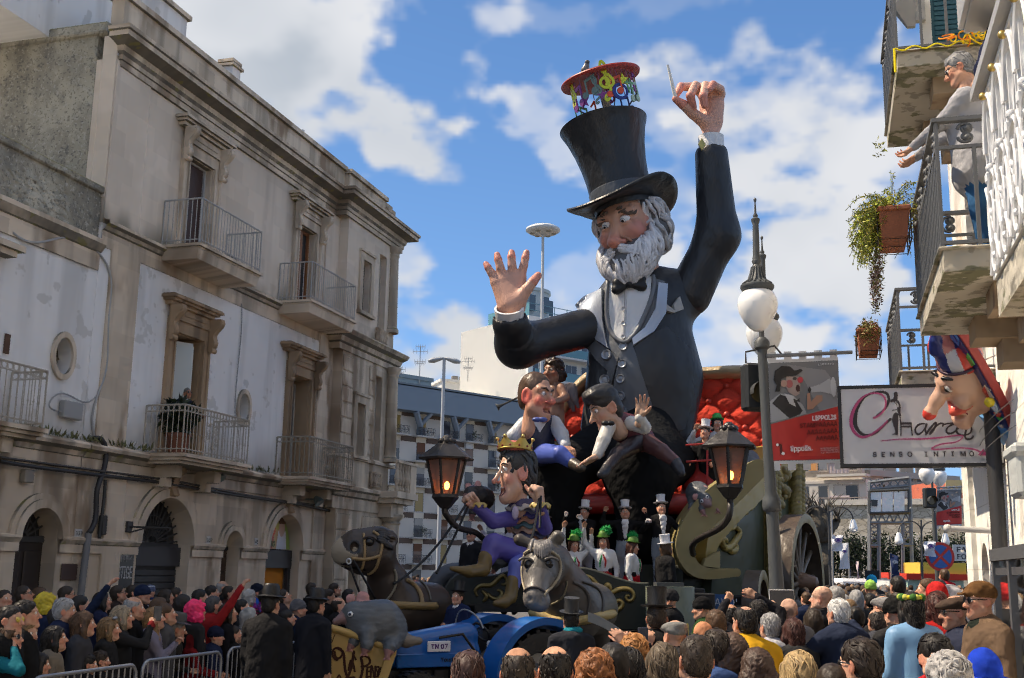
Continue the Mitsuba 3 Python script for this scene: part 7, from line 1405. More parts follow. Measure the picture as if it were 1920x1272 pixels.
rp_('old man in a brown flat cap and navy coat, in profile',1791,1148,None,95,(0,0),hair=('flat',(.06,.04,.03)),coat=(.022,.028,.05),lod=2,glasses=True,Y=9.7);rp_('man in a tan cap, glasses and dark scarf by the wall',1838,1126,None,80,(0,0),hair=('cap',(.13,.065,.025)),coat=(.12,.08,.05),lod=2,glasses=True,ground=.13,shirt=(.02,.025,.02),Y=8.8)
rp_('dark-haired man with sunglasses and stubble, close to the camera',1613,1246,1.66,140,(0,0),hair=('short',(.022,.015,.011)),glasses=True,lod=2);rp_('young man with black swept-up hair facing the camera, in red',1757,1234,1.66,-4,(0,-8),hair=('short','black'),coat=(.32,.015,.02),lod=2)
rp_('grey curly head at the bottom, below the facing young man',1776,1276,1.6,170,hair=('curly',(.33,.32,.31)),lod=2,k=1.0);rp_('child in a bright cobalt blue hood at the bottom right',1842,1254,1.52,172,hair=('hood',(.012,.045,.42)),coat=(.012,.045,.42),sex='k',lod=2,k=1.0)
rp_('grey-haired woman with an olive fur collar raising a camera',1832,1202,1.58,140,hair=('short',(.12,.12,.12)),coat=(.06,.055,.03),arms='camera',sex='f',lod=2);q=rp_('child in a red jacket riding on a pair of shoulders',1770,1080,None,170,Y=19.,hair=('short','brown'),coat=(.36,.015,.02),sex='k',k=.75,ground=.95,arms='front')
rp_('man carrying the red child on his shoulders',1763,1104,1.68,20,hair=('short','dark'),coat=CHAR,Y=18.6);rp_('person in a white headcloth with a black cord',1781,1122,None,60,hair=('hood',(.55,.55,.58)),coat=(.5,.5,.52),Y=13);rp_('dark-haired man in profile before the gowns',1738,1106,None,110,hair=('short','brown'),Y=15)
rp_('tall man in black in the middle of the crowd',1683,1100,None,172,hair=('short','black'),coat=BLACK,lod=1,width=1.2,Y=16);rp_('woman in a bright sky-blue cap',1634,1092,1.72,170,Y=26,hair=('beanie',(.03,.35,.6)),sex='f');rp_('person in a lime green cap',1632,1104,1.66,172,Y=22,hair=('beanie',(.3,.55,.1)))
hs=['black','dark','brown','dark','light','grey','black','ash'];r2=np.random.default_rng(99)
for i in range(34):
 px,py=r2 .uniform(1500,1800),0;z=r2 .uniform(1.55,1.76);Y=r2 .uniform(14,22);w_=at(px,1100,Y);py=1067.6+.0176*(px-960)+(2.1-z)*2190/Y
 rp_('dark-clothed spectator seen from behind in the thick of the right-hand crowd',px,py,None,168,Y=Y,coat=[BLACK,CHAR,NAVY,(.05,.04,.035)][i%4],hair=(['short','bob','crop','long'][i%4],hs[i%8]),sex='f' if i%2 else 'm',lod=0)
for i,(px,z,Y)in enumerate(((1150,1.56,6.6),(1560,1.5,6.2),(1525,1.6,12.6),(1605,1.62,13))):
 py=1067.6+.0176*(px-960)+(2.1-z)*2190/Y;rp_('dark-haired spectator filling the gaps of the near right-hand crowd',px,py,None,172,Y=Y,coat=[BLACK,CHAR,NAVY][i%3],hair=(['short','crop','bob'][i%3],['black','dark','dark'][i%3]),lod=1)
ms=[]
for i in range(420):
 Y=r2 .uniform(21,50)if i<360 else r2 .uniform(40,60);px=r2 .uniform(1490,1812)if i<360 else r2 .uniform(735,905);z=r2 .uniform(1.5,1.75);P=at(px,1090,Y);P[2]=z;c=A([(.02,.015,.012),(.05,.03,.02),(.09,.06,.04),(.16,.16,.16),(.3,.2,.12)][int(r2 .integers(0,5))]);sk=A((.42,.24,.16));cc=A([(.015,.015,.018),(.03,.03,.04),(.10,.02,.02),(.05,.06,.1),(.2,.2,.2)][int(r2 .integers(0,5))])
 ms+=[ball(.1,1,sk).sc(.8,.95,1.2).mv(P),ball(.108,1,c).sc(.85,1,1.05).mv(P+A([0,r2 .uniform(-.035,.035),.03])),lathe([(.08,-.14),(.2,-.2),(.24,-.45),(.2,-1.5),(0,-1.5)],8,cc).sc(1.1,.7,1).mv(P)]
add('crowd',cat(ms),'matte',smooth=True,kind='stuff',label='distant mass of heads filling the square')
# ================================================================ the carriage, its horses and its riders
CR=thing('parade_carriage','giant dark green and gold carriage float with tufted red seat and spoked wheels','parade float')
def C_(nm,m,mt='papier',par=None,**k):return add(nm,m,mt,parent=par or CR,**k)
GOLD,GREEN,OLIVE,RED=(.34,.24,.06),(.07,.078,.042),(.27,.22,.095),(.72,.075,.045)
_c=math.radians(33);CP=Plane(at(1290,1000,22.3),[math.sin(_c),math.cos(_c),0],[math.cos(_c),-math.sin(_c),0])
def FPl(Y):return Plane(A([0.,Y,0]),[1.,0,0],[0,-1.,0])
def ppoly(PL,px,o0,o1,c=None,o=0.):return PL.w(uz(Polygon([PL.px(x,y,o)for x,y in px]).buffer(0),o0,o1,c))
def ptube(PL,px,r,o=0.,c=None,n=40,flat=None,taper=True):
 P=A([PL.pt(*(lambda q:(q[0],o,q[1]))(PL.px(x,y,o)))for x,y in px]);P=spline(P,n)if len(P)>2 else P;R_=r*(np.sin(np.linspace(.35,math.pi-.25,len(P)))**.5 if taper else np.ones(len(P)));return tube(P,R_,8,c=c)
def pribbon(PL,px,w,o0,o1,c):
 P=A([PL.px(x,y)for x,y in px]);S=spline(P,40);W_=np.interp(np.linspace(0,1,40),np.linspace(0,1,len(w)),w);s=PL.px(px[0][0]+1,px[0][1])[0]-PL.px(*px[0])[0]
 return PL.w(uz(unary_union([LineString([a,b]).buffer(abs(s)*ww/2,6)for a,b,ww in zip(S[:-1],S[1:],W_)]),o0,o1,c))
C_('side_panel',ppoly(CP,[(1480,850),(1428,890),(1380,932),(1340,975),(1320,1030),(1335,1085),(1330,1190),(1494,1190),(1490,852)],-.25,0,GREEN))
C_('side_moulding',pribbon(CP,[(1486,836),(1428,884),(1382,926),(1344,968),(1320,1008),(1312,1042)],[22,22,22,20,18,10],-.3,.22,GOLD),smooth=40)
f22=FPl(22.2);C_('scroll_front',pribbon(f22,[(1420,880),(1345,940),(1300,990),(1284,1030),(1300,1066),(1345,1076),(1380,1074)],[36,50,58,46,30,20,14],-1.2,.1,OLIVE),smooth=40,label='broad olive-gold scroll sweeping down beside the platform')
C_('scroll_block',ppoly(f22,[(1322,1048),(1350,1034),(1350,1066),(1318,1062)],-.6,.02,(.30,.25,.12)))
for px in([(1403,948),(1417,941),(1420,932),(1410,927),(1399,935),(1394,950),(1384,962),(1371,976),(1367,986),(1375,990),(1379,982)],[(1321,1038),(1328,1018),(1344,1002),(1356,999),(1361,991),(1353,985),(1347,991),(1351,996)],[(1381,990),(1387,1000),(1381,1011),(1368,1026),(1356,1023),(1353,1013),(1360,1011),(1363,1018)],[(1368,1026),(1375,1034),(1380,1026),(1375,1020)],[(1394,950),(1398,958),(1391,962)]):C_('gilt_scroll',ptube(CP,px,.075,.05),c=(.42,.32,.10),smooth=True)
for x0,x1,y0,y1 in((1431,1444,885,1120),(1477,1490,862,985)):
 C_('gilt_pilaster',ppoly(CP,[(x0,y0),(x1-2,y0-6),(x1,y1),(x0+2,y1)],0,.12,(.20,.15,.04)));r=np.random.default_rng(x0)
 for i in range(int((y1-y0)/8)):C_('leaf',cat([ball(1,1).sc(.16,.09,.11).rot('y',35*s).mv(CP.pt(*(lambda q:(q[0],.16,q[1]))(CP.px((x0+x1)/2+s*3.5,y0+4+i*8))))for s in(-1,1)]),c=jit((.24,.18,.05),.3),smooth=True)
C_('garland',cat([ball(.1+.04*math.sin(i),1).mv(CP.pt(*(lambda q:(q[0],.2,q[1]))(CP.px(1452+6*math.sin(i*.9),882+i*5))))for i in range(14)]),c=(.24,.18,.06),smooth=True)
def wheel(P,R,w,yaw,n,hub,nm,c=(.075,.055,.04),rim=.16):
 k=numbered(CR+'__wheel');Rm=np.stack([A([math.sin(yaw),math.cos(yaw),0]),A([math.cos(yaw),-math.sin(yaw),0]),A([0,0,1.])],1)@A([[1.,0,0],[0,0,1],[0,1,0]])
 def W_(nm,m,mt,c,**kk):add(nm,m.tf(Rm,P),mt,c,parent=k,**kk)
 W_('rim',lathe([(R-rim,-w/2),(R,-w/2),(R,w/2),(R-rim,w/2),(R-rim,-w/2)],56),'papier',c,smooth=30);W_('rim_band',lathe([(R-rim-.02,w/2),(R-rim*.5,w/2+.02),(R+.01,w/2)],56),'papier',(.22,.16,.06),smooth=30)
 for i in range(n):a=i*2*math.pi/n+.1;W_('spoke',tube([[math.cos(a)*.15,math.sin(a)*.15,0],[math.cos(a)*R*.5,math.sin(a)*R*.5,0],[math.cos(a)*(R-rim),math.sin(a)*(R-rim),0]],[.06,.045,.06],8),'papier',(.14,.11,.08),smooth=True)
 W_('hub',lathe([(0,-w*.6),(.2*hub,-w*.6),(.24*hub,0),(.18*hub,w*.5),(.12*hub,w*.9),(0,w)],20),'papier',(.18,.10,.06),smooth=40)
wheel(at(1498,1093,24.6),1.42,.42,math.radians(28),14,1.0,'rear');wheel(at(1418,1132,22.2),.62,.3,math.radians(23),10,.6,'front')
f21=FPl(20.9)
top=[tuple(p)for p in spline([(1046,1092),(1060,1074),(1085,1067),(1112,1071),(1142,1081),(1172,1091),(1216,1095)],30)]
C_('dashboard',ppoly(f21,[(x,y)for x,y in top]+[(1216,1180),(1046,1180)],-.25,0,(.016,.021,.016)),'satin');C_('dashboard_edge',ptube(f21,top,.035,-.12,taper=False),c=(.06,.062,.045),smooth=True)
sc_=[[(1087,1093),(1090,1082),(1102,1081),(1116,1092),(1128,1106),(1138,1113),(1152,1109),(1172,1104),(1186,1110),(1187,1122),(1178,1127),(1173,1120),(1180,1117)],[(1140,1138),(1150,1146),(1162,1141),(1167,1132),(1160,1126),(1154,1131),(1159,1136)],[(1140,1138),(1147,1140),(1153,1150)],[(1139,1110),(1136,1103),(1140,1097),(1144,1104),(1140,1110)]]
for px in sc_:C_('gilt_scroll',ptube(f21,px,.045,.03),'gold',c=(.34,.25,.09),smooth=True)
f20=FPl(21.0)
tp2=[tuple(p)for p in spline([(836,1132),(838,1100),(856,1080),(884,1074),(915,1082),(945,1076),(985,1072),(1046,1086)],30)]
C_('dashboard',ppoly(f20,tp2+[(1046,1140),(836,1140)],-.25,0,(.016,.02,.017)),'satin');C_('dashboard_edge',ptube(f20,tp2,.03,-.1,taper=False),c=(.045,.05,.05),smooth=True)
for px in([(895,1118),(893,1104),(905,1098),(918,1098),(930,1090),(945,1080),(950,1090),(940,1096)],[(915,1112),(925,1122),(938,1120),(940,1110),(932,1108)],[(903,1108),(912,1120),(905,1128)]):C_('gilt_scroll',ptube(f20,px,.04,.03),'gold',c=(.22,.17,.07),smooth=True)
C_('hoop',ptube(f20,[(815,1120),(820,1092),(838,1076),(860,1072)],.16,-.4,taper=False),'satin',c=(.07,.08,.10),smooth=True)
C_('beam',ppoly(f20,[(876,1132),(1050,1134),(1050,1148),(876,1147)],-.3,.12,(.012,.012,.013)),'satin')
g0=at(1256,1100,20.3);C_('step_drum',lathe([(.42,.2),(.42,g0[2]),(0,g0[2])],36).mv(g0[0],g0[1],0),c=(.19,.215,.165),smooth=40);C_('drum_box',bx(-.26,.2,-.3,.2,g0[2],g0[2]+.07).mv(g0[0],g0[1],0),'satin',c=(.05,.055,.06));C_('drum_handle',tube([g0+A([-.2,-.42,-.35]),g0+A([-.2,-.47,-.25]),g0+A([.0,-.47,-.25]),g0+A([.0,-.42,-.35])],.015,6),'satin',c=(.03,.03,.03))
for a,b,z0,z1,Y in((1297,1341,.3,1.78,20.6),(1262,1322,1.72,1.86,21.1)):x0,x1=at(a,1100,Y)[0],at(b,1100,Y)[0];C_('speaker_box',cbx(x0,x1,Y,Y+.5,z0,z1,.02),'satin',c=(.012,.012,.012))
pk=C_('poster',ppoly(FPl(21.6),[(1336,1114),(1375,1116),(1375,1180),(1336,1178)],0,.02,(.02,.09,.24)),'satin');p0=FPl(21.6).px(1339,1136,.02);w_=word('AVO\'',.13,p0[0],p0[1],.024,(.5,.52,.55));C_('lettering',FPl(21.6).w(w_),'matte')
x0,x1=at(1046,1100,21.2)[0],at(1345,1100,21.2)[0];xl=at(838,1100,21.3)[0]
C_('platform',bx(x0,x1,21.0,26.2,.95,1.1),'matte',c=(.02,.02,.02));C_('platform',bx(x0,x1+1,21.9,27.5,1.55,1.7),'matte',c=(.02,.02,.02));C_('platform',bx(xl,x0,21.3,24,1.0,1.15),'matte',c=(.02,.02,.02))
C_('skirt',bx(x0-.1,x1,21.15,26.4,0.05,.95),'cloth',c=(.018,.010,.024));C_('skirt',bx(xl+.1,x0-.1,21.4,23.8,.05,1.0),'cloth',c=(.012,.012,.014));C_('back_screen',bx(at(1030,1000,24.2)[0],at(1300,1000,24.2)[0],24.0,24.2,1.1,3.5),'cloth',c=(.010,.010,.011));C_('side_box',ppoly(CP,[(1300,1060),(1345,1080),(1345,1200),(1290,1200)],-1.2,-.2,(.03,.034,.022)),'papier')
# tufted red seat back
f27=FPl(27.4)
def tuft_sheet(px,Y,sl,spx,amp,c,nm,yaw=0.):
 PL=FPl(Y);g=Polygon(px).buffer(0);x0,y0,x1,y1=g.bounds;st=3.0;xs,ys=np.arange(x0,x1+st,st),np.arange(y0,y1+st,st);X,Y_=np.meshgrid(xs,ys,indexing='ij')
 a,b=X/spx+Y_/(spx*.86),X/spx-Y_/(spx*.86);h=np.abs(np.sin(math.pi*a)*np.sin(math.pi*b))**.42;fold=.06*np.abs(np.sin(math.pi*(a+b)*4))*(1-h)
 D=(h-fold)*amp;V=np.array([[PL.pt(*(lambda q:(q[0],0,q[1]))(PL.px(x,y)))for x,y in zip(r1,r2)]for r1,r2 in zip(X,Y_)]);V[...,1]-=D;V[...,1]+=(X-x0)*sl
 import shapely as sp_;inside=sp_.contains_xy(g,X,Y_);n,m=X.shape;idx=np.arange(n*m).reshape(n,m);Q=np.stack([idx[:-1,:-1],idx[1:,:-1],idx[1:,1:],idx[:-1,1:]],-1).reshape(-1,4);ok=inside.ravel()[Q].all(1)
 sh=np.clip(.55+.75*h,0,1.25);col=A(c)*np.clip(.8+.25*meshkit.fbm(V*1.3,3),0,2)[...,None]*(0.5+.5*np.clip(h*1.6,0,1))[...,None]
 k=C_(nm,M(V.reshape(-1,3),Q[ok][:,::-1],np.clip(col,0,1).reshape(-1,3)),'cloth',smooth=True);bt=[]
 for i in range(-40,90):
  for j in range(-60,60):
   x,y=(i+j)*spx/2,(i-j)*spx*.86/2
   if sp_.contains_xy(g.buffer(-4),x,y):q=PL.px(x,y);p=PL.pt(q[0],0,q[1]);add('button',ball(.08,1,tuple(A(c)*.7)).mv(p+A([0,(x-x0)*sl-.03,0])),'papier',parent=k,smooth=True)
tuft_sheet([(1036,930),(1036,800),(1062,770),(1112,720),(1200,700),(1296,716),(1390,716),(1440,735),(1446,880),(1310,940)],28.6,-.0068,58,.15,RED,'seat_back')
rimp=[(1030,830),(1050,778),(1108,706),(1200,688),(1300,702),(1395,699),(1446,716)]
C_('seat_rim',tube(spline([at(x,y,28.75-.0068*(x-1036))for x,y in rimp],50),.16,10,flat=((0,1,0),2.2)),c=(.42,.31,.17),smooth=True);C_('seat_shell',grid(lambda a,b:np.stack([at(1030,800,29.0)[0]+(at(1446,800,26.2)[0]-at(1030,800,29.0)[0])*a,29.0-2.8*a,3.0+b*(np.interp(a,[0,.05,.2,.4,.65,1],[2.6,3.2,4.1,4.3,3.7,3.5]))],-1),24,8),c=(.36,.27,.16),smooth=True)
CU=SD();CU.cap(at(1062,946,23.6),at(1305,946,23.6),.2,.22,RED).cap(at(1062,946,25),at(1305,946,25),.24,.24,RED,.5);C_('seat_cushion',CU.mesh(.06),smooth=True,c=(.30,.02,.016))
AM=SD();AM.cap(at(1330,850,26),at(1312,930,24.4),.5,.4,RED).cap(at(1370,850,26.4),at(1345,920,25),.5,.35,RED,.3);C_('arm_cushion',AM.mesh(.07),smooth=True,c=(.34,.025,.02))
for px in(((1326,832),(1326,910)),((1286,835),(1355,830)),((1286,866),(1350,862)),((1355,830),(1352,905))):C_('rail',rod(at(*px[0],23.9),at(*px[1],23.9),.025,6),'satin',c=(.30,.02,.02))
# lanterns
scene['lantern_glass']={'type':'blendbsdf','weight':.62,'a':{'type':'thindielectric','specular_transmittance':{'type':'rgb','value':(.75,.6,.52)}},'b':{'type':'twosided','bsdf':{'type':'diffuse','reflectance':{'type':'rgb','value':(.24,.17,.14)}}}}
def lantern(px,py,Y,s,pole,label):
 k=thing('lantern',label,'lantern','big glowing lanterns on the float');P=at(px,py,Y);LC=(.022,.019,.018)
 def hexm(prof,off=.26):a=np.arange(6)*math.pi/3+off;V=[[r*s*math.cos(t),r*s*math.sin(t),z*s]for r,z in prof for t in a];n=len(prof);return M(V,[[i*6+j,i*6+(j+1)%6,(i+1)*6+(j+1)%6,(i+1)*6+j]for i in range(n-1)for j in range(6)])
 add('roof',hexm([(.49,.33),(.5,.36),(.16,.62),(.14,.66),(0,.68)]).mv(P)+hexm([(.49,.33),(.3,.31),(0,.31)]).mv(P),'papier',LC,parent=k);add('finial',cat([ball(.055*s,1).mv(P+s*A([.11*math.cos(t),.11*math.sin(t),.66]))for t in np.arange(8)*.785]+[ball(.1*s,1).mv(P+A([0,0,.68*s]))]),'papier',LC,parent=k)
 a=np.arange(6)*math.pi/3+.26
 for t in a:add('post',tube([P+s*A([.345*math.cos(t),.345*math.sin(t),.33]),P+s*A([.2*math.cos(t),.2*math.sin(t),-.3])],.028*s,6),'papier',LC,parent=k);t2=t+math.pi/3;add('pane',M([P+s*A([r*math.cos(q),r*math.sin(q),z])for r,z,q in((.33,.32,t),(.33,.32,t2),(.19,-.3,t2),(.19,-.3,t))],[[0,1,2,3]]),'lantern_glass',parent=k)
 add('base',hexm([(.23,-.27),(.24,-.33),(.1,-.5),(.06,-.52),(.05,-.6)]).mv(P),'papier',LC,parent=k)
 b=ball(.058*s,2).sc(.8,.8,1.3).mv(P+A([.02,0,-.12*s]));kk=add('flame',b,'matte',(.9,.5,.1),parent=k,smooth=True);scene[kk]['emitter']={'type':'area','radiance':{'type':'rgb','value':(16.0,5.2,.7)}}
 C_=[at(x,y,Y+d)for x,y,d in pole];add('arm',tube(spline([P+A([0,0,-.58*s])]+C_,24),.055*s,8),'papier',(.03,.025,.022),parent=k,smooth=True)
lantern(836,898,19.4,.96,[(841,972,.1),(860,990,.5),(905,1010,1.6)],'large hexagonal lantern glowing on the left of the float');lantern(1368,878,20.3,1.06,[(1366,970,0),(1350,990,.3),(1308,1012,1.0),(1300,1040,1.6)],'large hexagonal lantern glowing on the right of the float')
# puppets -----------------------------------------------------------------------------------------------
def puppet(label,nm='puppet'):return thing(nm,label,'puppet')
def U(Y):return Y/F*1.02
def chainpx(s,pts,Y,col,k=.05):P=[at(x,y,Y+d)for x,y,r,d in pts];R_=[r*U(Y)for x,y,r,d in pts];return s.chain(P,R_,col,k)
def locks_on(sd,F_,n,box_,dirf,ln,rd,cols,seed,test=None):
 r=np.random.default_rng(seed);lo,hi=A(box_[0]),A(box_[1]);P=lo+(hi-lo)*r.random((n*5,3));f=sd.ev(P);g=sd.grad(P);P=P-g*f[:,None];ok=np.abs(sd.ev(P))<.004
 P=P[ok];P=(P if test is None else A([p for p in P if test(p)]))[:n];m=len(P)
 return F_.w(locks(sd,P,A([dirf(p)for p in P])+r.normal(0,.2,(m,3)),ln*r.uniform(.7,1.3,m),rd*r.uniform(.8,1.2,m),6,.5,r.uniform(-16,16,m),np.clip(A(cols)*r.uniform(.6,1.6,(m,1)),0,1),5))
# the crowned driver
kg=puppet('large puppet driver with a golden crown, long nose and purple striped costume');SKK=(.55,.34,.24);VIO=(.105,.085,.34)
kf=Frame(at(966,884,20.7),62,0,-4,3.05);kf.S=A([.92,1.,1.2]);h1=head_sd(SKK,nose=2.3,nw=.85,jaw=.85,chin=1.1,cheek=.9,face=.9,ear=1.35,brow=1.1,mouth=1.2,long=1.3,nl=.016,neck=False,lips=(.5,.15,.12),pink=(.62,.26,.2));h1 .cap((0,-.03,-.05),(-.01,-.035,-.19),.042,.04,SKK,.02);h1 .ell((0,.142,-.058),(.010,.011,.010),(.6,.15,.1),.008)
add('head',kf.w(h1 .mesh(.006)),'papier',parent=kg,smooth=True);add('eyes',eyes(kf,(.2,-.1),(.03,.025,.02),.95),'gloss',parent=kg,smooth=True);add('teeth',kf.w(bx(-.015,.015,.085,.095,-.088,-.083)),'gloss',(.7,.66,.58),parent=kg);add('glasses',kf.w(cat([tube([[x*.033+.022*math.cos(t),.1,.0+.016*math.sin(t)]for t in np.linspace(0,6.28,13)],.0016,4)for x in(-1,1)])),'metal',(.4,.4,.42),parent=kg);add('eyebrow',kf.w(cat([tube([[x*.012,.1,.026],[x*.034,.096,.032],[x*.056,.075,.024]],[.002,.005,.002],6)for x in(-1,1)])),'papier',(.05,.045,.045),parent=kg,smooth=True)
hs1=SD();hs1 .ell((0,-.02,.045),(.09,.112,.088),(1,1,1)).ell((0,-.06,-.02),(.082,.068,.09),(1,1,1),.03).cut((0,.13,-.03),(.1,.09,.115),.01);add('hair',kf.w(hs1 .mesh(.007)),'papier',(.028,.03,.033),parent=kg,smooth=True);add('locks',locks_on(hs1,kf,170,((-.1,-.14,-.12),(.1,.08,.13)),lambda p:A([0,-.5 if p[1]<.02 else.6,-.9]),.06,.0075,(.045,.048,.052),5,lambda p:p[2]<.12),'papier',parent=kg,smooth=True)
cw=Frame(kf.pt((0,.0,.098)),62,-4,-6,3.3);ang=np.linspace(0,2*math.pi,81)[:-1];V=[[r*math.cos(t),r*1.12*math.sin(t),z+(dz*(.5+.5*math.cos(6*t)))]for r,z,dz in((.082,0,0),(.086,.002,0),(.089,.03,.035),(.086,.031,.035),(.081,.01,0))for t in ang]
add('crown',cw.w(M(V,[[i*80+j,i*80+(j+1)%80,(i+1)*80+(j+1)%80,(i+1)*80+j]for i in range(4)for j in range(80)])),'gold',(.55,.38,.10),parent=kg,smooth=40);[add('crown_knob',cw.w(ball(.011,2).mv(.09*math.cos(t),.1*math.sin(t),.068)),'gold',(.62,.45,.16),parent=kg,smooth=True)for t in np.arange(6)*math.pi/3];add('crown_band',cw.w(lathe([(.0865,.0),(.09,.004),(.0865,.009)],40).sc(1,1.12,1)),'gold',(.5,.33,.08),parent=kg,smooth=True);add('crown_lining',cw.w(ball(1,2).sc(.078,.088,.04).mv(0,0,.02)),'papier',(.5,.14,.11),parent=kg,smooth=True);add('jewels',cw.w(cat([ball(.006,1).mv(.0875*math.cos(t),.098*math.sin(t),.018)for t in np.arange(12)*math.pi/6+.2])),'gloss',(.25,.02,.03),parent=kg)
kb_=SD();chainpx(kb_,[(985,955,16,0),(996,1000,18,.1),(1005,1048,22,.2)],20.9,VIO);add('body',kb_.mesh(.035),'papier',parent=kg,smooth=True)
def ruffle(P,r,h,c,seed):a=np.linspace(0,2*math.pi,73)[:-1];w=np.cos(a*8+seed);V=[[rr*(1+.05*w[i]*q)*math.cos(t),rr*.8*(1+.05*w[i]*q)*math.sin(t),z+.03*w[i]*q]for rr,z,q in((r*.8,h,0),(r,h*.2,.6),(r*1.04,0,1),(r*.96,-.01,1))for i,t in enumerate(a)];return M(V,[[i*72+j,i*72+(j+1)%72,(i+1)*72+(j+1)%72,(i+1)*72+j]for i in range(3)for j in range(72)]).mv(P).col(c)
rc=[(.14,.14,.2),(.035,.03,.14),(.40,.20,.13),(.06,.12,.14),(.42,.26,.18),(.05,.05,.10),(.35,.17,.12),(.08,.13,.14),(.30,.16,.12),(.04,.035,.1)]
for i in range(10):add('ruffle',ruffle(at(986+i*2.2,962+i*9.2,20.9+.02*i),(34-abs(i-3)*.9)*U(20.9),.13,rc[i],i),'papier',parent=kg,smooth=True)
add('collar',cat([ruffle(at(983,953,20.8),30*U(20.8),.16,(.05,.045,.11),3),ruffle(at(984,956,20.8),34*U(20.8),.1,(.42,.38,.34),5)]),'papier',parent=kg,smooth=True);add('bow',ball(1,2).sc(.06,.05,.12).mv(at(966,962,20.5)),'papier',(.5,.42,.55),parent=kg,smooth=True)
def limb_(par,pts,Y,col,nm='arm',h=.03):s=SD();chainpx(s,pts,Y,col,.04);add(nm,s.mesh(h),'papier',parent=par,smooth=True)
limb_(kg,[(972,970,16,0),(925,978,13,-.3),(893,950,10,-.5)],20.9,VIO);limb_(kg,[(1008,968,15,0),(1022,990,13,-.2),(1013,948,10,-.6)],20.9,VIO)
add('hand',hand(at(892,947,20.4),at(876,930,20.2)-at(892,947,20.4),(.1,-1,-.2),3.1,'fist',False,.006,SKK),'papier',parent=kg,smooth=True);add('hand',hand(at(1013,944,20.3),at(1010,916,20.2)-at(1013,944,20.3),(-.7,.5,0),3.1,'fist',True,.006,SKK),'papier',parent=kg,smooth=True)
add('cuff',cat([ruffle(at(894,949,20.4),.17,.06,(.5,.38,.12),1),ruffle(at(1013,950,20.3),.18,.07,(.5,.38,.12),2)]),'papier',parent=kg,smooth=True)
limb_(kg,[(990,1045,25,.1),(926,1022,20,-.5),(908,1058,13,-.6)],20.9,VIO,'leg');limb_(kg,[(995,1050,24,.1),(972,1062,17,-.5),(962,1098,12,-.6)],20.9,(.13,.15,.46),'leg')
BT=(.16,.105,.035);limb_(kg,[(912,1045,14,-.6),(906,1068,12,-.65),(880,1072,10,-.9),(846,1066,4,-1.1)],20.9,BT,'boot');limb_(kg,[(963,1088,12,-.6),(957,1120,11,-.65),(945,1130,10,-.8),(928,1132,5,-1.0)],20.9,BT,'boot')
for j,(px)in enumerate(([(880,935,20.2),(848,985,19.6),(800,1045,18.9),(738,1095,18.2)],[(884,935,20.2),(850,1010,19.6),(818,1075,19)],[(1011,930,20.2),(1003,985,19.8),(988,1025,19)],[(1014,930,20.2),(1012,990,20)])):add('reins',tube(spline([at(*p)for p in px],24),.022,5),'satin',(.01,.01,.011),label=('long black rein from the left fist to the left horse','black rein hanging from the left fist','black rein from the right fist to the right horse','short black rein hanging from the right fist')[j],cat_='reins')
# balding puppet in a navy waistcoat
pa=puppet('balding puppet with red cheeks and nose, navy waistcoat and blue trousers on the giant knee');fa=Frame(at(1006,742,22.7),-48,2,3,3.4);fa.S=A([.97,1,1.1]);SKA=(.50,.27,.18)
h2=head_sd(SKA,nose=1.5,nw=1.5,jaw=1.1,chin=1.15,cheek=1.0,ear=1.4,brow=1.5,mouth=.9,long=1.12,pink=(.60,.12,.09),lips=(.55,.10,.08));add('head',fa.w(h2 .mesh(.007)),'papier',parent=pa,smooth=True);add('eyes',eyes(fa,(.3,.0),(.04,.03,.02),1.0),'gloss',parent=pa,smooth=True);add('eyebrow',fa.w(cat([tube([[x*.008,.102,.016],[x*.034,.098,.03],[x*.058,.078,.028]],[.003,.006,.003],6)for x in(-1,1)])),'papier',(.05,.03,.02),parent=pa,smooth=True)
hh=hair_m('crop',.01);add('hair',fa.w(M(hh.v*A([1.04,1.02,1.04])+A([0,-.008,.0]),hh.f,np.clip(hh.c*A([.075,.042,.025]),0,1))),'papier',parent=pa,smooth=True)
def torso(par,pts,Y,col,h=.035):s=SD();chainpx(s,pts,Y,col,.12);add('torso',s.mesh(h),'papier',parent=par,smooth=True);return s
GW=(.46,.48,.51)
sA=torso(pa,[(1010,796,29,0),(1010,822,27,0),(1014,850,25,0)],22.9,(.014,.018,.045));limb_(pa,[(984,796,15,0),(963,818,13,-.1),(957,845,11,.1)],22.9,GW,'sleeve');limb_(pa,[(1038,794,15,0),(1053,815,13,-.3),(1060,836,10,-.5)],22.9,GW,'sleeve');limb_(pa,[(1012,850,20,0),(1050,852,15,-.9),(1072,868,11,-1.0)],22.9,(.07,.11,.42),'leg');limb_(pa,[(1072,868,11,-1),(1086,876,9,-1.2),(1092,878,7,-1.3)],22.9,(.05,.04,.03),'shoe')
add('shirt',patch(sA,[(1000,780),(1022,780),(1024,792),(1012,812),(1003,796)],.03,.03,3,(.55,.56,.58)),'papier',parent=pa);add('bow_tie',cat([ball(1,1).sc(.1,.06,.05).mv(at(1012+s*5,787,22.15))for s in(-1,1)]),'papier',(.06,.09,.3),parent=pa,smooth=True);add('hand',hand(at(1061,838,22.4),at(1070,846,22.2)-at(1061,838,22.4),(0,.2,-1),2.7,'relaxed',False,.006,SKA),'papier',parent=pa,smooth=True)
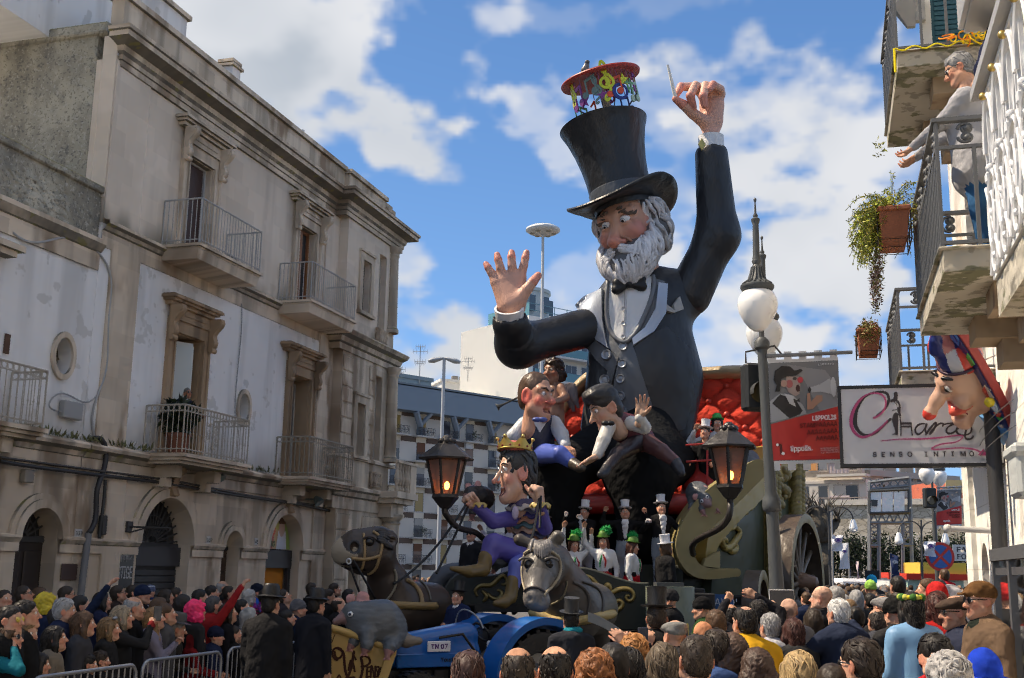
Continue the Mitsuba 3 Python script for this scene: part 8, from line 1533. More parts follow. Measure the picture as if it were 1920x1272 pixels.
# dark-haired puppet bending over
pb=puppet('black-haired puppet in a maroon waistcoat bending over with one hand raised');fb=Frame(at(1133,764,22.2),68,26,0,3.0);SKB=(.50,.32,.22)
h3=head_sd(SKB,nose=1.7,nw=.95,jaw=.95,chin=1.0,ear=1.35,brow=1.0,long=1.2,nl=.01);add('head',fb.w(h3 .mesh(.007)),'papier',parent=pb,smooth=True);add('eyes',eyes(fb,(0,-.2),(.03,.025,.02)),'gloss',parent=pb,smooth=True);add('eyebrow',fb.w(cat([tube([[x*.01,.1,.024],[x*.034,.096,.03],[x*.056,.076,.022]],[.002,.004,.002],6)for x in(-1,1)])),'papier',(.02,.018,.016),parent=pb,smooth=True)
h4=SD();h4 .ell((0,-.012,.06),(.095,.115,.095),(1,1,1)).ell((0,.05,.105),(.075,.065,.045),(1,1,1),.03).ell((0,-.06,-.02),(.082,.062,.09),(1,1,1),.03).cut((0,.125,-.045),(.1,.09,.11),.01);hm4=disp(h4 .mesh(.008),.006,(40,14,40),4);add('hair',fb.w(M(hm4 .v,hm4 .f,np.clip(hm4 .c*A([.022,.022,.023]),0,1))),'papier',parent=pb,smooth=True)
MR=(.095,.022,.032);torso(pb,[(1152,792,24,0),(1178,806,27,.1),(1204,824,24,.2)],22.5,MR);limb_(pb,[(1142,798,14,-.2),(1131,826,12,-.5),(1120,852,10,-.6)],22.4,(.55,.54,.50),'sleeve');limb_(pb,[(1184,794,14,-.1),(1208,802,12,-.4),(1200,784,10,-.6)],22.4,(.55,.54,.50),'sleeve');limb_(pb,[(1206,826,19,.2),(1240,846,14,-.3),(1266,866,11,-.4)],22.4,(.085,.035,.035),'leg');limb_(pb,[(1196,830,18,.1),(1158,852,13,-.5),(1138,878,10,-.7)],22.4,(.03,.02,.022),'leg');limb_(pb,[(1266,866,11,-.4),(1272,878,10,-.5),(1278,888,7,-.6)],22.4,(.02,.02,.024),'shoe');limb_(pb,[(1138,878,10,-.7),(1132,888,9,-.8),(1126,890,7,-.9)],22.4,(.02,.02,.024),'shoe')
add('hand',hand(at(1117,856,21.8),at(1102,863,21.7)-at(1117,856,21.8),(0,-.3,-1),2.7,'flat',False,.006,SKB),'papier',parent=pb,smooth=True);add('hand',hand(at(1199,783,21.8),at(1204,755,21.7)-at(1199,783,21.8),(-.4,-.9,0),2.7,'open',True,.006,SKB),'papier',parent=pb,smooth=True);add('bow_tie',cat([ball(1,1).sc(.08,.06,.05).mv(at(1140+s*5,794,21.7))for s in(-1,1)]),'papier',BLK,parent=pb,smooth=True)
# cherub with a wing and a thin horn
pc=puppet('brown-haired winged cherub figure standing behind the balding puppet');fc=Frame(at(1038,696,25.6),40,0,0,2.35);SKC=(.36,.20,.14);add('head',fc.w(head_sd(SKC,nose=.8,chin=.85,cheek=1.3,jaw=.95,ear=1.1).mesh(.008)),'papier',parent=pc,smooth=True);add('eyes',eyes(fc,(0,-.1),(.03,.02,.01)),'gloss',parent=pc,smooth=True);hc=hair_m('curly',.012);add('hair',fc.w(M(hc.v*A([.95,.95,.95]),hc.f,np.clip(hc.c*A([.04,.022,.016]),0,1))),'papier',parent=pc,smooth=True)
torso(pc,[(1042,732,17,0),(1040,752,16,0),(1038,775,18,0)],25.6,SKC,.03);limb_(pc,[(1052,728,9,-.1),(1060,745,8,-.2),(1044,753,6,-.4)],25.5,SKC,'arm');limb_(pc,[(1032,775,13,0),(1030,800,11,0)],25.6,SKC,'leg');limb_(pc,[(1046,775,13,0),(1048,800,11,0)],25.6,SKC,'leg')
for i,(a,b)in enumerate((((1060,722),(1085,765)),((1064,720),(1083,752)),((1068,720),(1080,742)),((1060,724),(1076,772)),((1062,726),(1070,765)),((1070,721),(1072,735)),((1066,721),(1078,732)))):add('wing_feather',tube([at(*a,25.9+.02*i),at((a[0]+b[0])/2+2,(a[1]+b[1])/2-1,25.85+.02*i),at(*b,25.9+.02*i)],[.05,.1,.03],8,flat=((0,1,0),.4)),'papier',jit((.23,.2,.22),.25),parent=pc,smooth=True)
add('horn',tube([at(1000,732,25.2),at(945,758,25),at(936,762,25),at(932,764,25)],[.018,.02,.04,.09],8),'metal',(.12,.11,.09),parent=pc,smooth=True)
# horses ------------------------------------------------------------------------------------------------------
def strap(sd,px,w,c,par,off=.015,nm='strap'):
 P,N=sd.hit([(x,y)for x,y in spline(A(px,float),26)[:,:2]]if len(px)>2 else px);add(nm,tube(P+N*off,w,6,flat=None),'satin',c,parent=par,smooth=True)
hl_=thing('papier_mache_horse','dark brown papier-mache horse with a pale muzzle, head turned to the left','horse figure');HB_,TN=(.045,.03,.022),(.30,.25,.18)
s=SD();Y=18.2;u=U(Y)
for a,b,ra,rb,c,k in(((646,1036,0),(664,1034,.02),24,29,TN,.05),((664,1030,.02),(702,1026,.1),28,34,HB_,.15),((684,1046,.05),(702,1046,.1),31,34,HB_,.15),((668,1014,.02),(714,1014,.1),17,22,HB_,.15),((650,1050,0),(668,1054,.04),12,15,TN,.08),((710,1044,.15),(730,1100,.4),27,36,HB_,.1),((730,1100,.4),(745,1145,.5),38,50,HB_,.12),((752,1138,.6),(806,1134,1.4),48,42,HB_,.15),((720,1018,.1),(732,1010,.12),9,13,HB_,.06),((732,1010,.12),(742,1014,.14),12,4,HB_,.04),((676,1006,.3),(670,998,.32),9,4,HB_,.04),((735,1150,.4),(742,1215,.3),24,16,HB_,.1),((742,1215,.3),(738,1272,.3),16,12,HB_,.05),((765,1150,.8),(770,1215,.8),22,16,HB_,.1),((770,1215,.8),(766,1275,.8),15,12,HB_,.05),((812,1150,1.5),(818,1275,1.5),22,12,HB_,.1)):s.cap(at(a[0],a[1],Y+a[2]),at(b[0],b[1],Y+b[2]),ra*u,rb*u,c,k)
s.cut(at(648,1063,Y-.25),A([.34,.3,.018]),.01,rotm('y',10),col=(.03,.02,.018));s.cut(at(664,1026,Y-.24),A([.06,.09,.07]),.03,col=(.015,.012,.011));s.cut(at(737,1013,Y-.02),A([.09,.08,.04]),.02,col=(.10,.08,.065));add('body',s.mesh(.024),'papier',parent=hl_,smooth=True);sHL=s
e_,n_=s.hit([(693,1016)]);add('eye',ball(.075,2,(.012,.01,.009)).mv(e_[0]-n_[0]*.01),'gloss',parent=hl_,smooth=True);add('eyelid',tube([e_[0]+n_[0]*.05+A([.1*math.cos(t),0,.055*math.sin(t)+.01])for t in np.linspace(.1,3.0,9)],.02,6),'papier',HB_,parent=hl_,smooth=True)
LE=(.26,.17,.075);strap(s,[(682,1002),(684,1030),(680,1062),(676,1072)],.022,LE,hl_);strap(s,[(660,1046),(690,1048),(712,1042)],.03,LE,hl_);strap(s,[(700,998),(716,1020),(712,1042),(704,1066),(690,1076)],.024,LE,hl_);strap(s,[(738,1068),(742,1095),(730,1120),(715,1135)],.02,(.2,.17,.12),hl_);strap(s,[(762,1088),(785,1110),(790,1132)],.035,LE,hl_);strap(s,[(788,1090),(802,1108),(806,1126)],.016,(.12,.11,.09),hl_);strap(s,[(725,1132),(765,1136),(815,1136)],.065,(.24,.16,.06),hl_)
add('bit_ring',tube([at(654+4*math.cos(t),1053+5*math.sin(t),Y-.36)for t in np.linspace(0,6.28,15)],.014,6),'metal',(.5,.5,.5),parent=hl_,smooth=True);add('mane',cat([lock(s,s.hit([(702+4*math.sin(i)+i*1.5,998+i*3)])[0][0],A([.5,.6,-.4]),.22,.035,6,.6,10,(.02,.018,.018))for i in range(9)]),'papier',parent=hl_,smooth=True)
for px in([(656,1058,-.36),(668,1095,-.3),(690,1145,.0)],[(662,1050,-.36),(688,1095,-.2),(712,1140,.2)]):add('rein',tube(spline([at(x,y,Y+d)for x,y,d in px],16),.018,5),'satin',(.012,.011,.011),parent=hl_)
hr_=thing('papier_mache_horse','grey papier-mache horse with golden harness facing the camera','horse figure');HG,HGL=(.085,.075,.066),(.15,.138,.125);s=SD();Y=17.2;u=U(Y)
for a,b,ra,rb,c,k in(((1016,1042,.1),(1010,1076,-.05),29,25,HG,.15),((1010,1076,-.05),(1004,1112,-.25),25,21,HGL,.1),((1002,1124,-.3),(1012,1128,-.3),20,19,HGL,.06),((1034,1060,.25),(1030,1086,.1),26,20,HG,.15),((996,1050,.05),(1000,1066,0),14,12,HG,.1),((1040,1052,.45),(1060,1108,.8),31,42,(.10,.075,.06),.2),((1060,1112,.8),(1068,1150,1.0),46,56,HG,.2),((1072,1140,1.1),(1110,1142,2.0),56,52,HG,.25),((1030,1020,.3),(1046,1008,.3),9,13,HG,.05),((1046,1008,.3),(1055,1006,.3),12,4,HG,.03),((994,1020,.2),(974,1012,.22),9,11,(.06,.05,.045),.05),((974,1012,.22),(966,1010,.24),10,3,(.06,.05,.045),.03),((1022,1160,.9),(1006,1206,.5),22,14,HG,.1),((1006,1206,.5),(1008,1250,.8),13,9,HG,.04),((1008,1250,.8),(1000,1285,.8),9,12,HG,.04),((1078,1170,1.0),(1084,1225,.9),24,14,HG,.1),((1084,1225,.9),(1112,1250,1.1),13,9,HG,.04),((1112,1250,1.1),(1118,1280,1.1),9,11,HG,.03),((1122,1170,2.2),(1130,1225,2.3),26,14,HG,.1),((1130,1225,2.3),(1124,1285,2.4),12,10,HG,.04)):s.cap(at(a[0],a[1],Y+a[2]),at(b[0],b[1],Y+b[2]),ra*u,rb*u,c,k)
for px in((993,1124),(1016,1126)):s.cut(at(*px,Y-.47),A([.045,.06,.055]),.025,col=(.02,.018,.016))
s.cut(at(1050,1011,Y+.14),A([.08,.07,.05]),.02,col=(.03,.025,.022));add('body',s.mesh(.024),'papier',parent=hr_,smooth=True)
for px in((984+6,1058),(1030,1057)):e_,n_=s.hit([px]);add('eye',ball(.07,2,(.012,.01,.009)).mv(e_[0]-n_[0]*.015),'gloss',parent=hr_,smooth=True);add('eyelid',tube([e_[0]+n_[0]*.05+A([.1*math.cos(t),.0,.055*math.sin(t)+.01])for t in np.linspace(.1,3.0,9)],.022,6),'papier',HG,parent=hr_,smooth=True)
add('forelock',cat([lock(s,s.hit([(1004+i*2.6,1018-abs(i-4))])[0][0],A([-.1+.02*i,-.6,-.9]),.3,.04,6,.6,8,(.16,.15,.145))for i in range(9)]),'papier',parent=hr_,smooth=True)
LG_=(.30,.25,.17);strap(s,[(984,1040),(1000,1031),(1020,1030),(1044,1044)],.024,LG_,hr_);strap(s,[(1044,1042),(1050,1068),(1044,1086),(1026,1108),(1020,1118)],.022,LG_,hr_);strap(s,[(984,1110),(998,1102),(1014,1106),(1024,1116)],.018,(.05,.04,.035),hr_);strap(s,[(984,1042),(980,1070),(986,1108)],.018,LG_,hr_);strap(s,[(1000,1150),(1022,1158),(1060,1164),(1105,1160),(1148,1150)],.075,(.42,.31,.12),hr_,nm='breast_band');strap(s,[(1074,1092),(1096,1106),(1102,1150)],.028,(.09,.08,.07),hr_);strap(s,[(1092,1092),(1122,1108),(1128,1150)],.02,(.06,.055,.05),hr_);strap(s,[(1062,1090),(1054,1120),(1030,1134)],.016,(.2,.17,.11),hr_)
add('trace_strap',grid(lambda a,b:np.stack([at(1102,1148,Y+.4)[0]+(at(1183,1196,Y+.6)[0]-at(1102,1148,Y+.4)[0])*a,Y+.35+.3*a+.02*b,at(1102,1148,Y+.4)[2]+(at(1183,1196,Y+.6)[2]-at(1102,1148,Y+.4)[2])*(a**1.15)-.14*b+.03*np.sin(a*3)],-1),16,4),'satin',(.27,.28,.27),parent=hr_,label='grey strap hanging from the harness')
# rats -----------------------------------------------------------------------------------------------------------
RG,RP=(.075,.082,.09),(.45,.22,.2)
def rat(label,Y,body,head,nose,ears,legs,tail,eyes_,dark=RG,h=.014):
 k=thing('papier_mache_rat',label,'rat figure');s=SD();u=U(Y);T3=lambda p:at(p[0],p[1],Y+(p[2]if len(p)>2 else 0))
 for i in range(len(body)-1):s.cap(T3(body[i][:3]),T3(body[i+1][:3]),body[i][3]*u,body[i+1][3]*u,dark,.12)
 s.cap(T3(body[0][:3]),T3(head[:3]),body[0][3]*u*.75,head[3]*u,dark,.1).cap(T3(head[:3]),T3(nose[:3]),head[3]*u*.85,nose[3]*u*1.3,tuple(A(dark)*.6+A(RP)*.4),.05).ell(T3(nose[:3]),A([1,1,1])*nose[3]*u,RP,.01)
 for e in ears:s.ell(T3(e[:3]),A([e[3]*u,e[3]*u*.4,e[3]*u*1.1]),RP,.02)
 for L_ in legs:
  for i in range(len(L_)-1):s.cap(T3(L_[i][:3]),T3(L_[i+1][:3]),L_[i][3]*u,L_[i+1][3]*u,dark if i==0 else tuple(A(RP)*(.6 if i==1 else 1)),.05)
  p=T3(L_[-1][:3]);[s.cap(p,p+A([dx*u*6,-.02,-u*5]),L_[-1][3]*u*.5,L_[-1][3]*u*.3,RP,.01)for dx in(-1,0,1)]
 if tail:s.chain([T3(t)for t in tail],[t[3]*u for t in tail],(.14,.12,.10),.05)
 m=s.mesh(h);g=meshkit.fbm(m.v*A([9,9,26]),3,2);m.v=m.v+trimesh.Trimesh(m.v,m.f,process=False).vertex_normals*((g-.5)*.035*u*130/1.0)[:,None]*.35*(m.c.sum(1)<.35)[:,None];m.c=np.clip(m.c*(.6+.8*g)[:,None],0,1);add('body',m,'papier',parent=k,smooth=True)
 for e in eyes_:p,n=s.hit([e[:2]]);add('eye',ball(e[2]*u,2,(.6,.62,.64)).mv(p[0]),'gloss',parent=k,smooth=True);add('pupil',ball(e[2]*u*.55,2,(.012,.02,.05)).mv(p[0]+(n[0]+A([0,-.6,0]))*e[2]*u*.42),'gloss',parent=k,smooth=True)
 return k
rat('big grey rat figure standing on the parchment sign',15.4,[(688,1165,0,34),(712,1172,.1,42),(725,1182,.15,36)],(662,1150,-.05,20),(630,1166,-.12,5),[(680,1122,.0,12),(657,1124,.2,9)],[[(668,1182,-.1,18),(662,1205,-.15,10),(655,1216,-.2,5)],[(690,1190,-.2,18),(688,1210,-.28,10),(683,1224,-.3,5)],[(735,1200,0,20),(731,1215,-.25,10),(726,1232,-.3,5)]],[(742,1192,.2,16),(762,1202,.15,11),(785,1202,.2,7)],[(657,1152,5)])
rat('grey rat figure perched on the gold scroll below the right lantern',22.5,[(1308,925,.2,22),(1312,932,0,22)],(1320,937,-.3,15),(1328,946,-.5,5),[(1322,918,-.1,6),(1304,932,-.35,6)],[[(1300,940,0,10),(1296,954,-.2,5),(1294,962,-.25,3)],[(1314,946,-.3,9),(1316,956,-.4,5),(1320,964,-.45,3)],[(1330,936,-.2,9),(1340,948,-.3,5),(1346,958,-.4,3)]],None,[(1316,940,3.2),(1326,933,3.2)])
rat('grey rat figure half hidden behind the right lantern',24.6,[(1400,866,.2,24),(1404,878,0,24)],(1412,885,-.2,12),(1418,893,-.3,4),[],[[(1415,875,-.2,11),(1424,880,-.2,6),(1425,890,-.3,4)],[(1395,890,-.2,10),(1400,902,-.2,6),(1400,912,-.3,4)]],None,[])
rat('nearly black rat figure with pink ears behind the crowned driver',22.6,[(905,935,.2,22),(895,930,0,20)],(884,926,-.2,14),(873,936,-.3,5),[(878,912,-.1,6),(896,908,-.1,6)],[[(890,945,0,9),(886,962,-.1,6),(884,972,-.1,4)]],None,[],(.022,.018,.017));rat('small grey rat figure sitting below the driver puppet',20.6,[(942,1048,.2,15),(934,1052,0,14)],(924,1050,-.1,9),(914,1056,-.2,3),[(926,1040,0,4)],[[(930,1060,0,7),(928,1068,0,4),(924,1072,0,3)]],None,[])
# parchment sign
sg=thing('parchment_sign','curled yellow parchment sign with brown hand lettering under the big rat','sign');SP=Plane(at(660,1230,15.2),[.97,.24,0],[.24,-.97,0]);PC=(.36,.235,.07)
add('sheet',ppoly(SP,[(622,1180),(640,1186),(700,1206),(728,1216),(690,1330),(584,1330),(604,1250)],-.05,0,PC),'papier',parent=sg);add('curl',ppoly(SP,[(728,1214),(745,1208),(742,1226),(706,1330),(690,1330)],-.03,.05,(.46,.31,.10)),'papier',parent=sg);add('edge_roll',ptube(SP,[(620,1178),(660,1190),(700,1204),(742,1216)],.05,.0,taper=False),'papier',(.4,.27,.085),parent=sg,smooth=True)
def zz(pts):return[(600+x/3.069,980+y/3.069)for x,y in pts]
br=(.045,.018,.01);let=[]
for px,w in((zz([(85,745),(110,780),(130,750),(115,725),(80,730),(75,770),(100,790)]),4),(zz([(105,725),(128,740),(140,800),(150,870),(195,745)]),5),(zz([(165,850),(180,795),(200,855)]),4),(zz([(170,835),(196,838)]),3),(zz([(200,775),(206,790)]),3),(zz([(235,780),(245,830),(235,890)]),5),(zz([(235,780),(275,775),(288,800),(265,825),(240,830)]),4),(zz([(272,835),(268,890)]),4),(zz([(270,835),(290,830)]),3),(zz([(270,860),(286,856)]),3),(zz([(268,890),(288,886)]),3),(zz([(292,890),(300,830),(312,890),(318,828)]),3.5),(zz([(335,830),(322,840),(332,862),(324,888),(315,885)]),3),(zz([(340,835),(336,890)]),3),(zz([(348,838),(346,892)]),3.5),(zz([(348,838),(364,835)]),2.5),(zz([(347,865),(360,862)]),2.5),(zz([(346,892),(362,888)]),2.5),(zz([(100,895),(110,880),(120,895)]),3),(zz([(150,893),(200,890)]),3)):let.append(SP.w(stroke(px,w,.006,br,plane=SP)))
add('lettering',cat(let),'matte',parent=sg);add('border',cat([SP.w(stroke([(a,b),(c,d)],1.6,.005,br,plane=SP))for a,b,c,d in((628,1190,622,1205),(620,1210,615,1228),(613,1234,608,1252),(606,1257,601,1275),(634,1188,650,1193),(656,1195,672,1200),(678,1202,694,1207))]),'matte',parent=sg);add('legs',cat([rod(at(x,1275,15.4)*A([1,1,0]),at(x,1240,15.4),.04,6)for x in(625,700)]),'satin',(.03,.03,.03),parent=sg)
# tractor -----------------------------------------------------------------------------------------------------------
tr=thing('tractor','bright blue tractor pulling the float between the two horses','tractor');tb=at(952,1200,17.0);ff=A([-.84,-.54,0]);ff/=np.linalg.norm(ff);rr=A([-ff[1],ff[0],0])*-1
TF=np.stack([ff,rr,A([0,0,1.])],1);TP=A([tb[0],tb[1],0]);BL=(.007,.085,.30)
def R3(nm,m,mt='gloss',par=None,**k):return add(nm,m.tf(TF,TP),mt,parent=par or tr,**k)
hood=SD();[hood.cap((.75,y,.98),(2.2,y*.8,.92),.17,.13,BL).cap((.75,y*.8,1.22),(2.15,y*.6,1.06),.15,.10,BL,.1)for y in(-.16,0,.16)];R3('hood',hood.mesh(.025),smooth=True);R3('hood_panel',cbx(.95,1.95,-.345,-.325,.82,1.0,.01),c=(.006,.09,.33));R3('engine',cbx(.6,2.15,-.24,.24,.45,.8,.03)+cat([cbx(.7+i*.25,.85+i*.25,-.3,-.24,.5+.03*(i%2),.78,.01)for i in range(6)]),'satin',c=(.014,.014,.015))
R3('number_plate',cbx(1.15,1.5,-.36,-.33,1.02,1.16,.006),'satin',c=(.6,.6,.63));w_=word('TN 07',.06,0,0,0,(.08,.03,.15),True,w=.26);R3('lettering',M(np.stack([1.46-w_.v[:,0],-.362-w_.v[:,1],1.06+w_.v[:,2]],1),w_.f,w_.c),'matte');w_=word('Tourismo',.05,0,0,0,(.02,.02,.02),True,w=.36);R3('lettering',M(np.stack([1.3-w_.v[:,0],-.35-w_.v[:,1],.89+w_.v[:,2]],1),w_.f,w_.c),'matte')
R3('windscreen',grid(lambda a,b:np.stack([.62+.22*b*0+.18*np.cos((a-.5)*2.6)*.6,(a-.5)*.8,1.2+.36*b*np.sin(a*math.pi)**.4],-1),14,6),'glass');R3('windscreen_rim',tube([[.62+.108*math.cos((a-.5)*2.6),(a-.5)*.8,1.2+.36*math.sin(a*math.pi)**.4]for a in np.linspace(.02,.98,20)],.012,6),'satin',c=(.25,.26,.27),smooth=True);R3('hose',tube([[1.3,-.3,1.2],[1.0,-.42,1.25],[.8,-.45,1.0]],.02,6),'satin',c=(.01,.01,.01),smooth=True)
def tyre(x,y,R,w):
 k=numbered(tr+'__wheel');T_=lambda m:m.rot('x',90).mv(x,y,R);R3('tyre',T_(lathe([(R*.55,-w*.42),(R*.8,-w*.5),(R*.94,-w*.45),(R*.96,0),(R*.94,w*.45),(R*.8,w*.5),(R*.55,w*.42)],40)),'satin',k,c=(.016,.016,.017),smooth=40);R3('tread',T_(cat([bx(R*.93,R,s*.02,s*w*.5,-.035,.035).mv(0,0,0).rot('z',a+5*(s>0))if False else M(bx(R*.92,R,0,w*.48*s,-.03,.03).v[:,[0,2,1]],bx(0,1,0,1,0,1).f).rot('z',a+5*(s>0))for a in np.arange(0,360,15)for s in(-1,1)])),'satin',k,c=(.012,.012,.013));R3('rim',T_(lathe([(0,-.05),(.12,-.08),(.2,0),(R*.5,.02),(R*.56,-w*.3),(R*.56,w*.4)],32)),'metal',k,c=(.30,.31,.33),smooth=30)
tyre(-.1,-.62,.66,.36);tyre(-.1,.62,.66,.36);tyre(1.75,-.5,.40,.26);tyre(1.75,.5,.40,.26)
fd=Polygon(np.vstack([arc(-.1,.66,.82,-10,172,24),arc(-.1,.66,.72,172,-10,24)]))
for y in(-.86,.42):m=prism(fd,0,.44);R3('fender',M(m.v[:,[0,2,1]]+A([0,y,0]),m.f[:,::-1]),c=BL,smooth=30)
R3('fender_side',M(*(lambda m:(m.v[:,[0,2,1]]+A([0,-.5,0]),m.f[:,::-1]))(prism(Polygon(np.vstack([arc(-.1,.66,.8,20,172,24),[[.35,.3],[.75,.3]]])),0,.04))),c=BL);R3('floor',cbx(.1,.75,-.45,.45,.45,.55,.02),c=BL);R3('seat',cbx(-.35,.1,-.25,.25,.75,.86,.04)+cbx(-.4,-.3,-.25,.25,.86,1.25,.04),'satin',c=(.015,.015,.015));R3('tool_box',cbx(.35,.55,-.5,-.3,.5,1.15,.02),'satin',c=(.5,.5,.49));R3('handrail',tube([[.3,-.56,.5],[.3,-.56,1.1],[.5,-.56,1.2],[.62,-.56,1.0],[.62,-.56,.5]],.022,8),c=BL,smooth=True);R3('steering_wheel',tube([[.45+.12*math.sin(t)*.6,.19*math.cos(t),1.25+.12*math.sin(t)]for t in np.linspace(0,6.28,20)],.018,6),'satin',c=(.012,.012,.012),smooth=True);R3('reflector',cbx(.15,.3,-.88,-.86,.42,.56,.01),'satin',c=(.55,.45,.03))
# riders, dancers and footmen -------------------------------------------------------------------------------------------
WHT=(.62,.62,.62);GP='performers riding on the float'
def pf(label,px,py,Y,ground,yaw=5,**k):
 q=person(label,px,py,None,Y=Y,yaw=yaw,ground=ground,group=k.pop('group',GP),lod=k.pop('lod',1),**k)
 if k.get('hem'):add('jabot',q.w(cat([ball(1,2).sc(.075-.012*i,.04,.075).mv(0,.155,1.40-.085*i)for i in range(4)])+lathe([(.157,.93),(.166,.95),(.163,1.06),(.15,1.08)],20).sc(1,.95,1).col((.5,.5,.5)).mv(0,.01,0)),'cloth',(.66,.66,.66),parent=q.key,smooth=True)
 return q
TOPW=('top',(.66,.67,.70));TR_=(.24,.27,.30)
pf('performer in a white top hat and white gloves waving, left of the row',1096,962,22.7,1.7,25,coat=(.012,.012,.013),pants=TR_,hem=True,hat=TOPW,arms=((.3,.3,1.52),(.06,.3,1.45)),cuffs='glove',shirt=WHT,hair=('short','black'))
pf('performer in a white top hat raising bare hands, middle of the row',1172,962,22.5,1.7,5,coat=(.012,.012,.013),pants=TR_,hem=True,hat=TOPW,arms=((.40,.2,1.62),(.40,.2,1.6)),shirt=WHT,hair=('short','black'))
pf('tall performer in a white top hat with white gloves held out, right of the row',1240,953,22.4,1.7,-8,coat=(.012,.012,.013),pants=TR_,hem=True,hat=TOPW,arms=((.34,.25,1.32),(.38,.2,1.32)),cuffs='glove',shirt=WHT,hair=('short','dark'))
pf('performer in a grey-white top hat just behind the crowned driver',1024,980,22.9,1.7,-30,coat=(.02,.02,.022),hat=('top',(.38,.40,.43)),shirt=WHT);q=pf('fair-haired performer in a white top hat seen from the side, back to the dancers',1250,1029,21.2,.95,-120,coat=(.015,.015,.016),hat=TOPW,hair=('bob','brown'))
GRH=('bowler',(.10,.22,.03),(.45,.32,.05));SKR=(.42,.015,.02)
for lb,px,py,yaw,arms in(('dancer in a green plumed hat, both arms raised, left of three',1076,1022,-15,((.22,.05,1.95),(.36,.05,1.82))),('dancer in a green plumed hat, one arm raised, middle of three',1131,1016,10,((.36,.05,1.85),(.24,.05,.85))),('dancer in a green plumed hat in profile, right of three',1187,1026,-75,((.24,.06,.85),(.24,.06,.85)))):
 q=pf(lb,px,py,21.5,1.1,yaw,coat=WHT,pants=SKR,skirt=SKR,hair=('long',(.06,.022,.013)),hat=GRH,arms=arms,sex='f',bust=True,look=(0,-4));add('plume',leaves(q.head.pt((.05,-.03,.2)),A([.09,.09,.08]),700,.05,[(.02,.3,.07),(.03,.42,.10)],px),'leaf',parent=q.key);add('waistband',q.w(lathe([(.158,1.0),(.165,1.02),(.165,1.1),(.158,1.12)],20).sc(1,.95,1)),'cloth',(.01,.01,.011),parent=q.key,smooth=True);add('rosette',q.w(cat([tube([[.0,.16,1.36],[.01+.05*s,.18,1.25],[.05*s,.17,1.12]],[.02,.018,.012],5,c=c)for s,c in((-1,(.02,.2,.05)),(1,(.4,.02,.02)),(0,(.6,.6,.6)))])),'satin',parent=q.key)
pf('dancer in a bright green hat waving from beside the red seat',1345,796,24.6,3.0,5,coat=WHT,pants=SKR,skirt=SKR,hair=('curly','black'),hat=('bowler',(.04,.32,.06)),arms=((.34,.1,1.5),(.24,.05,.85)),sex='f',bust=True);pf('performer in a white hat and black tailcoat bending over the red rail',1322,812,24.3,3.0,30,coat=(.012,.012,.013),pants=TR_,hat=('top',(.6,.6,.62)),arms='rail',lean=18)
pf('bald man with glasses and a white scarf at the left of the float',884,1004,22.0,1.15,30,coat=(.02,.02,.022),hair=None,shirt=WHT,glasses=True);pf('dark-haired dancer stretching an arm out to the left behind the driver',958,985,22.0,1.3,20,coat=(.5,.48,.56),pants=SKR,hair=('long','black'),arms=((.56,.05,1.5),(.2,.1,.95)),sex='f');pf('dark-haired man in a dark hat behind the right fist',1018,1008,22.3,1.3,10,coat=(.02,.02,.024),hat=('top',(.015,.015,.018)))
GF='footmen walking beside the float'
q=pf('footman in a black top hat, white scarf and navy tunic on the tractor step',858,1120,17.6,.35,35,coat=(.012,.02,.06),pants=(.5,.5,.5),hat=('top',(.02,.022,.025)),shirt=WHT,hair=('short','dark'),lod=2,group=GF,arms=((.1,.26,1.12),(.1,.26,1.1)));add('cloak',q.w(grid(lambda a,b:np.stack([(.24+.12*b)*np.cos(math.pi*(a*1.15-.08))*-1,-.14-(.10+.1*b)*np.sin(math.pi*a)+.0*a,1.46-1.05*b],-1),22,14)),'cloth',(.008,.008,.009),parent=q.key,smooth=True)
pf('coachman in a black top hat with a turquoise scarf, seen from behind',1071,1164,13.2,0,176,coat=(.022,.024,.03),hat=('top',(.035,.036,.038)),hair=('crop','black'),lod=2,group=GF,width=1.1);s_='person';q_k=[k for k in labels if labels[k].get('label','').startswith('coachman')][0]
P=at(1071,1187,13.2);add('scarf',lathe([(.07,-.03),(.10,-.02),(.11,.02),(.075,.05)],20).mv(P[0]+.02,P[1]-.02,P[2]+.02),'cloth',(.02,.22,.28),parent=q_k,smooth=True)
pf('man in a dark suit leaning from the palazzo balcony',350,738,23.25,4.2,-60,coat=(.012,.014,.028),hair=('short',(.16,.15,.14)),skin='d',shirt=(.5,.5,.52),group='onlookers on balconies',arms='rail',glasses=True)
k=thing('potted_plant','large potted plant beside the man on the palazzo balcony','potted plant');u0,_=LB.px(332,850,.45);P=LB.pt(u0,.45,4.2);add('pot',lathe([(.0,0),(.16,0),(.23,.34),(.25,.34),(.25,.4),(.2,.4),(0,.36)],20).mv(P),'satin',(.16,.055,.028),parent=k,smooth=40);add('foliage',leaves(P+A([0,0,.7]),A([.34,.3,.38]),500,.2,[(.012,.02,.01),(.02,.03,.012)],71),'leaf',parent=k)
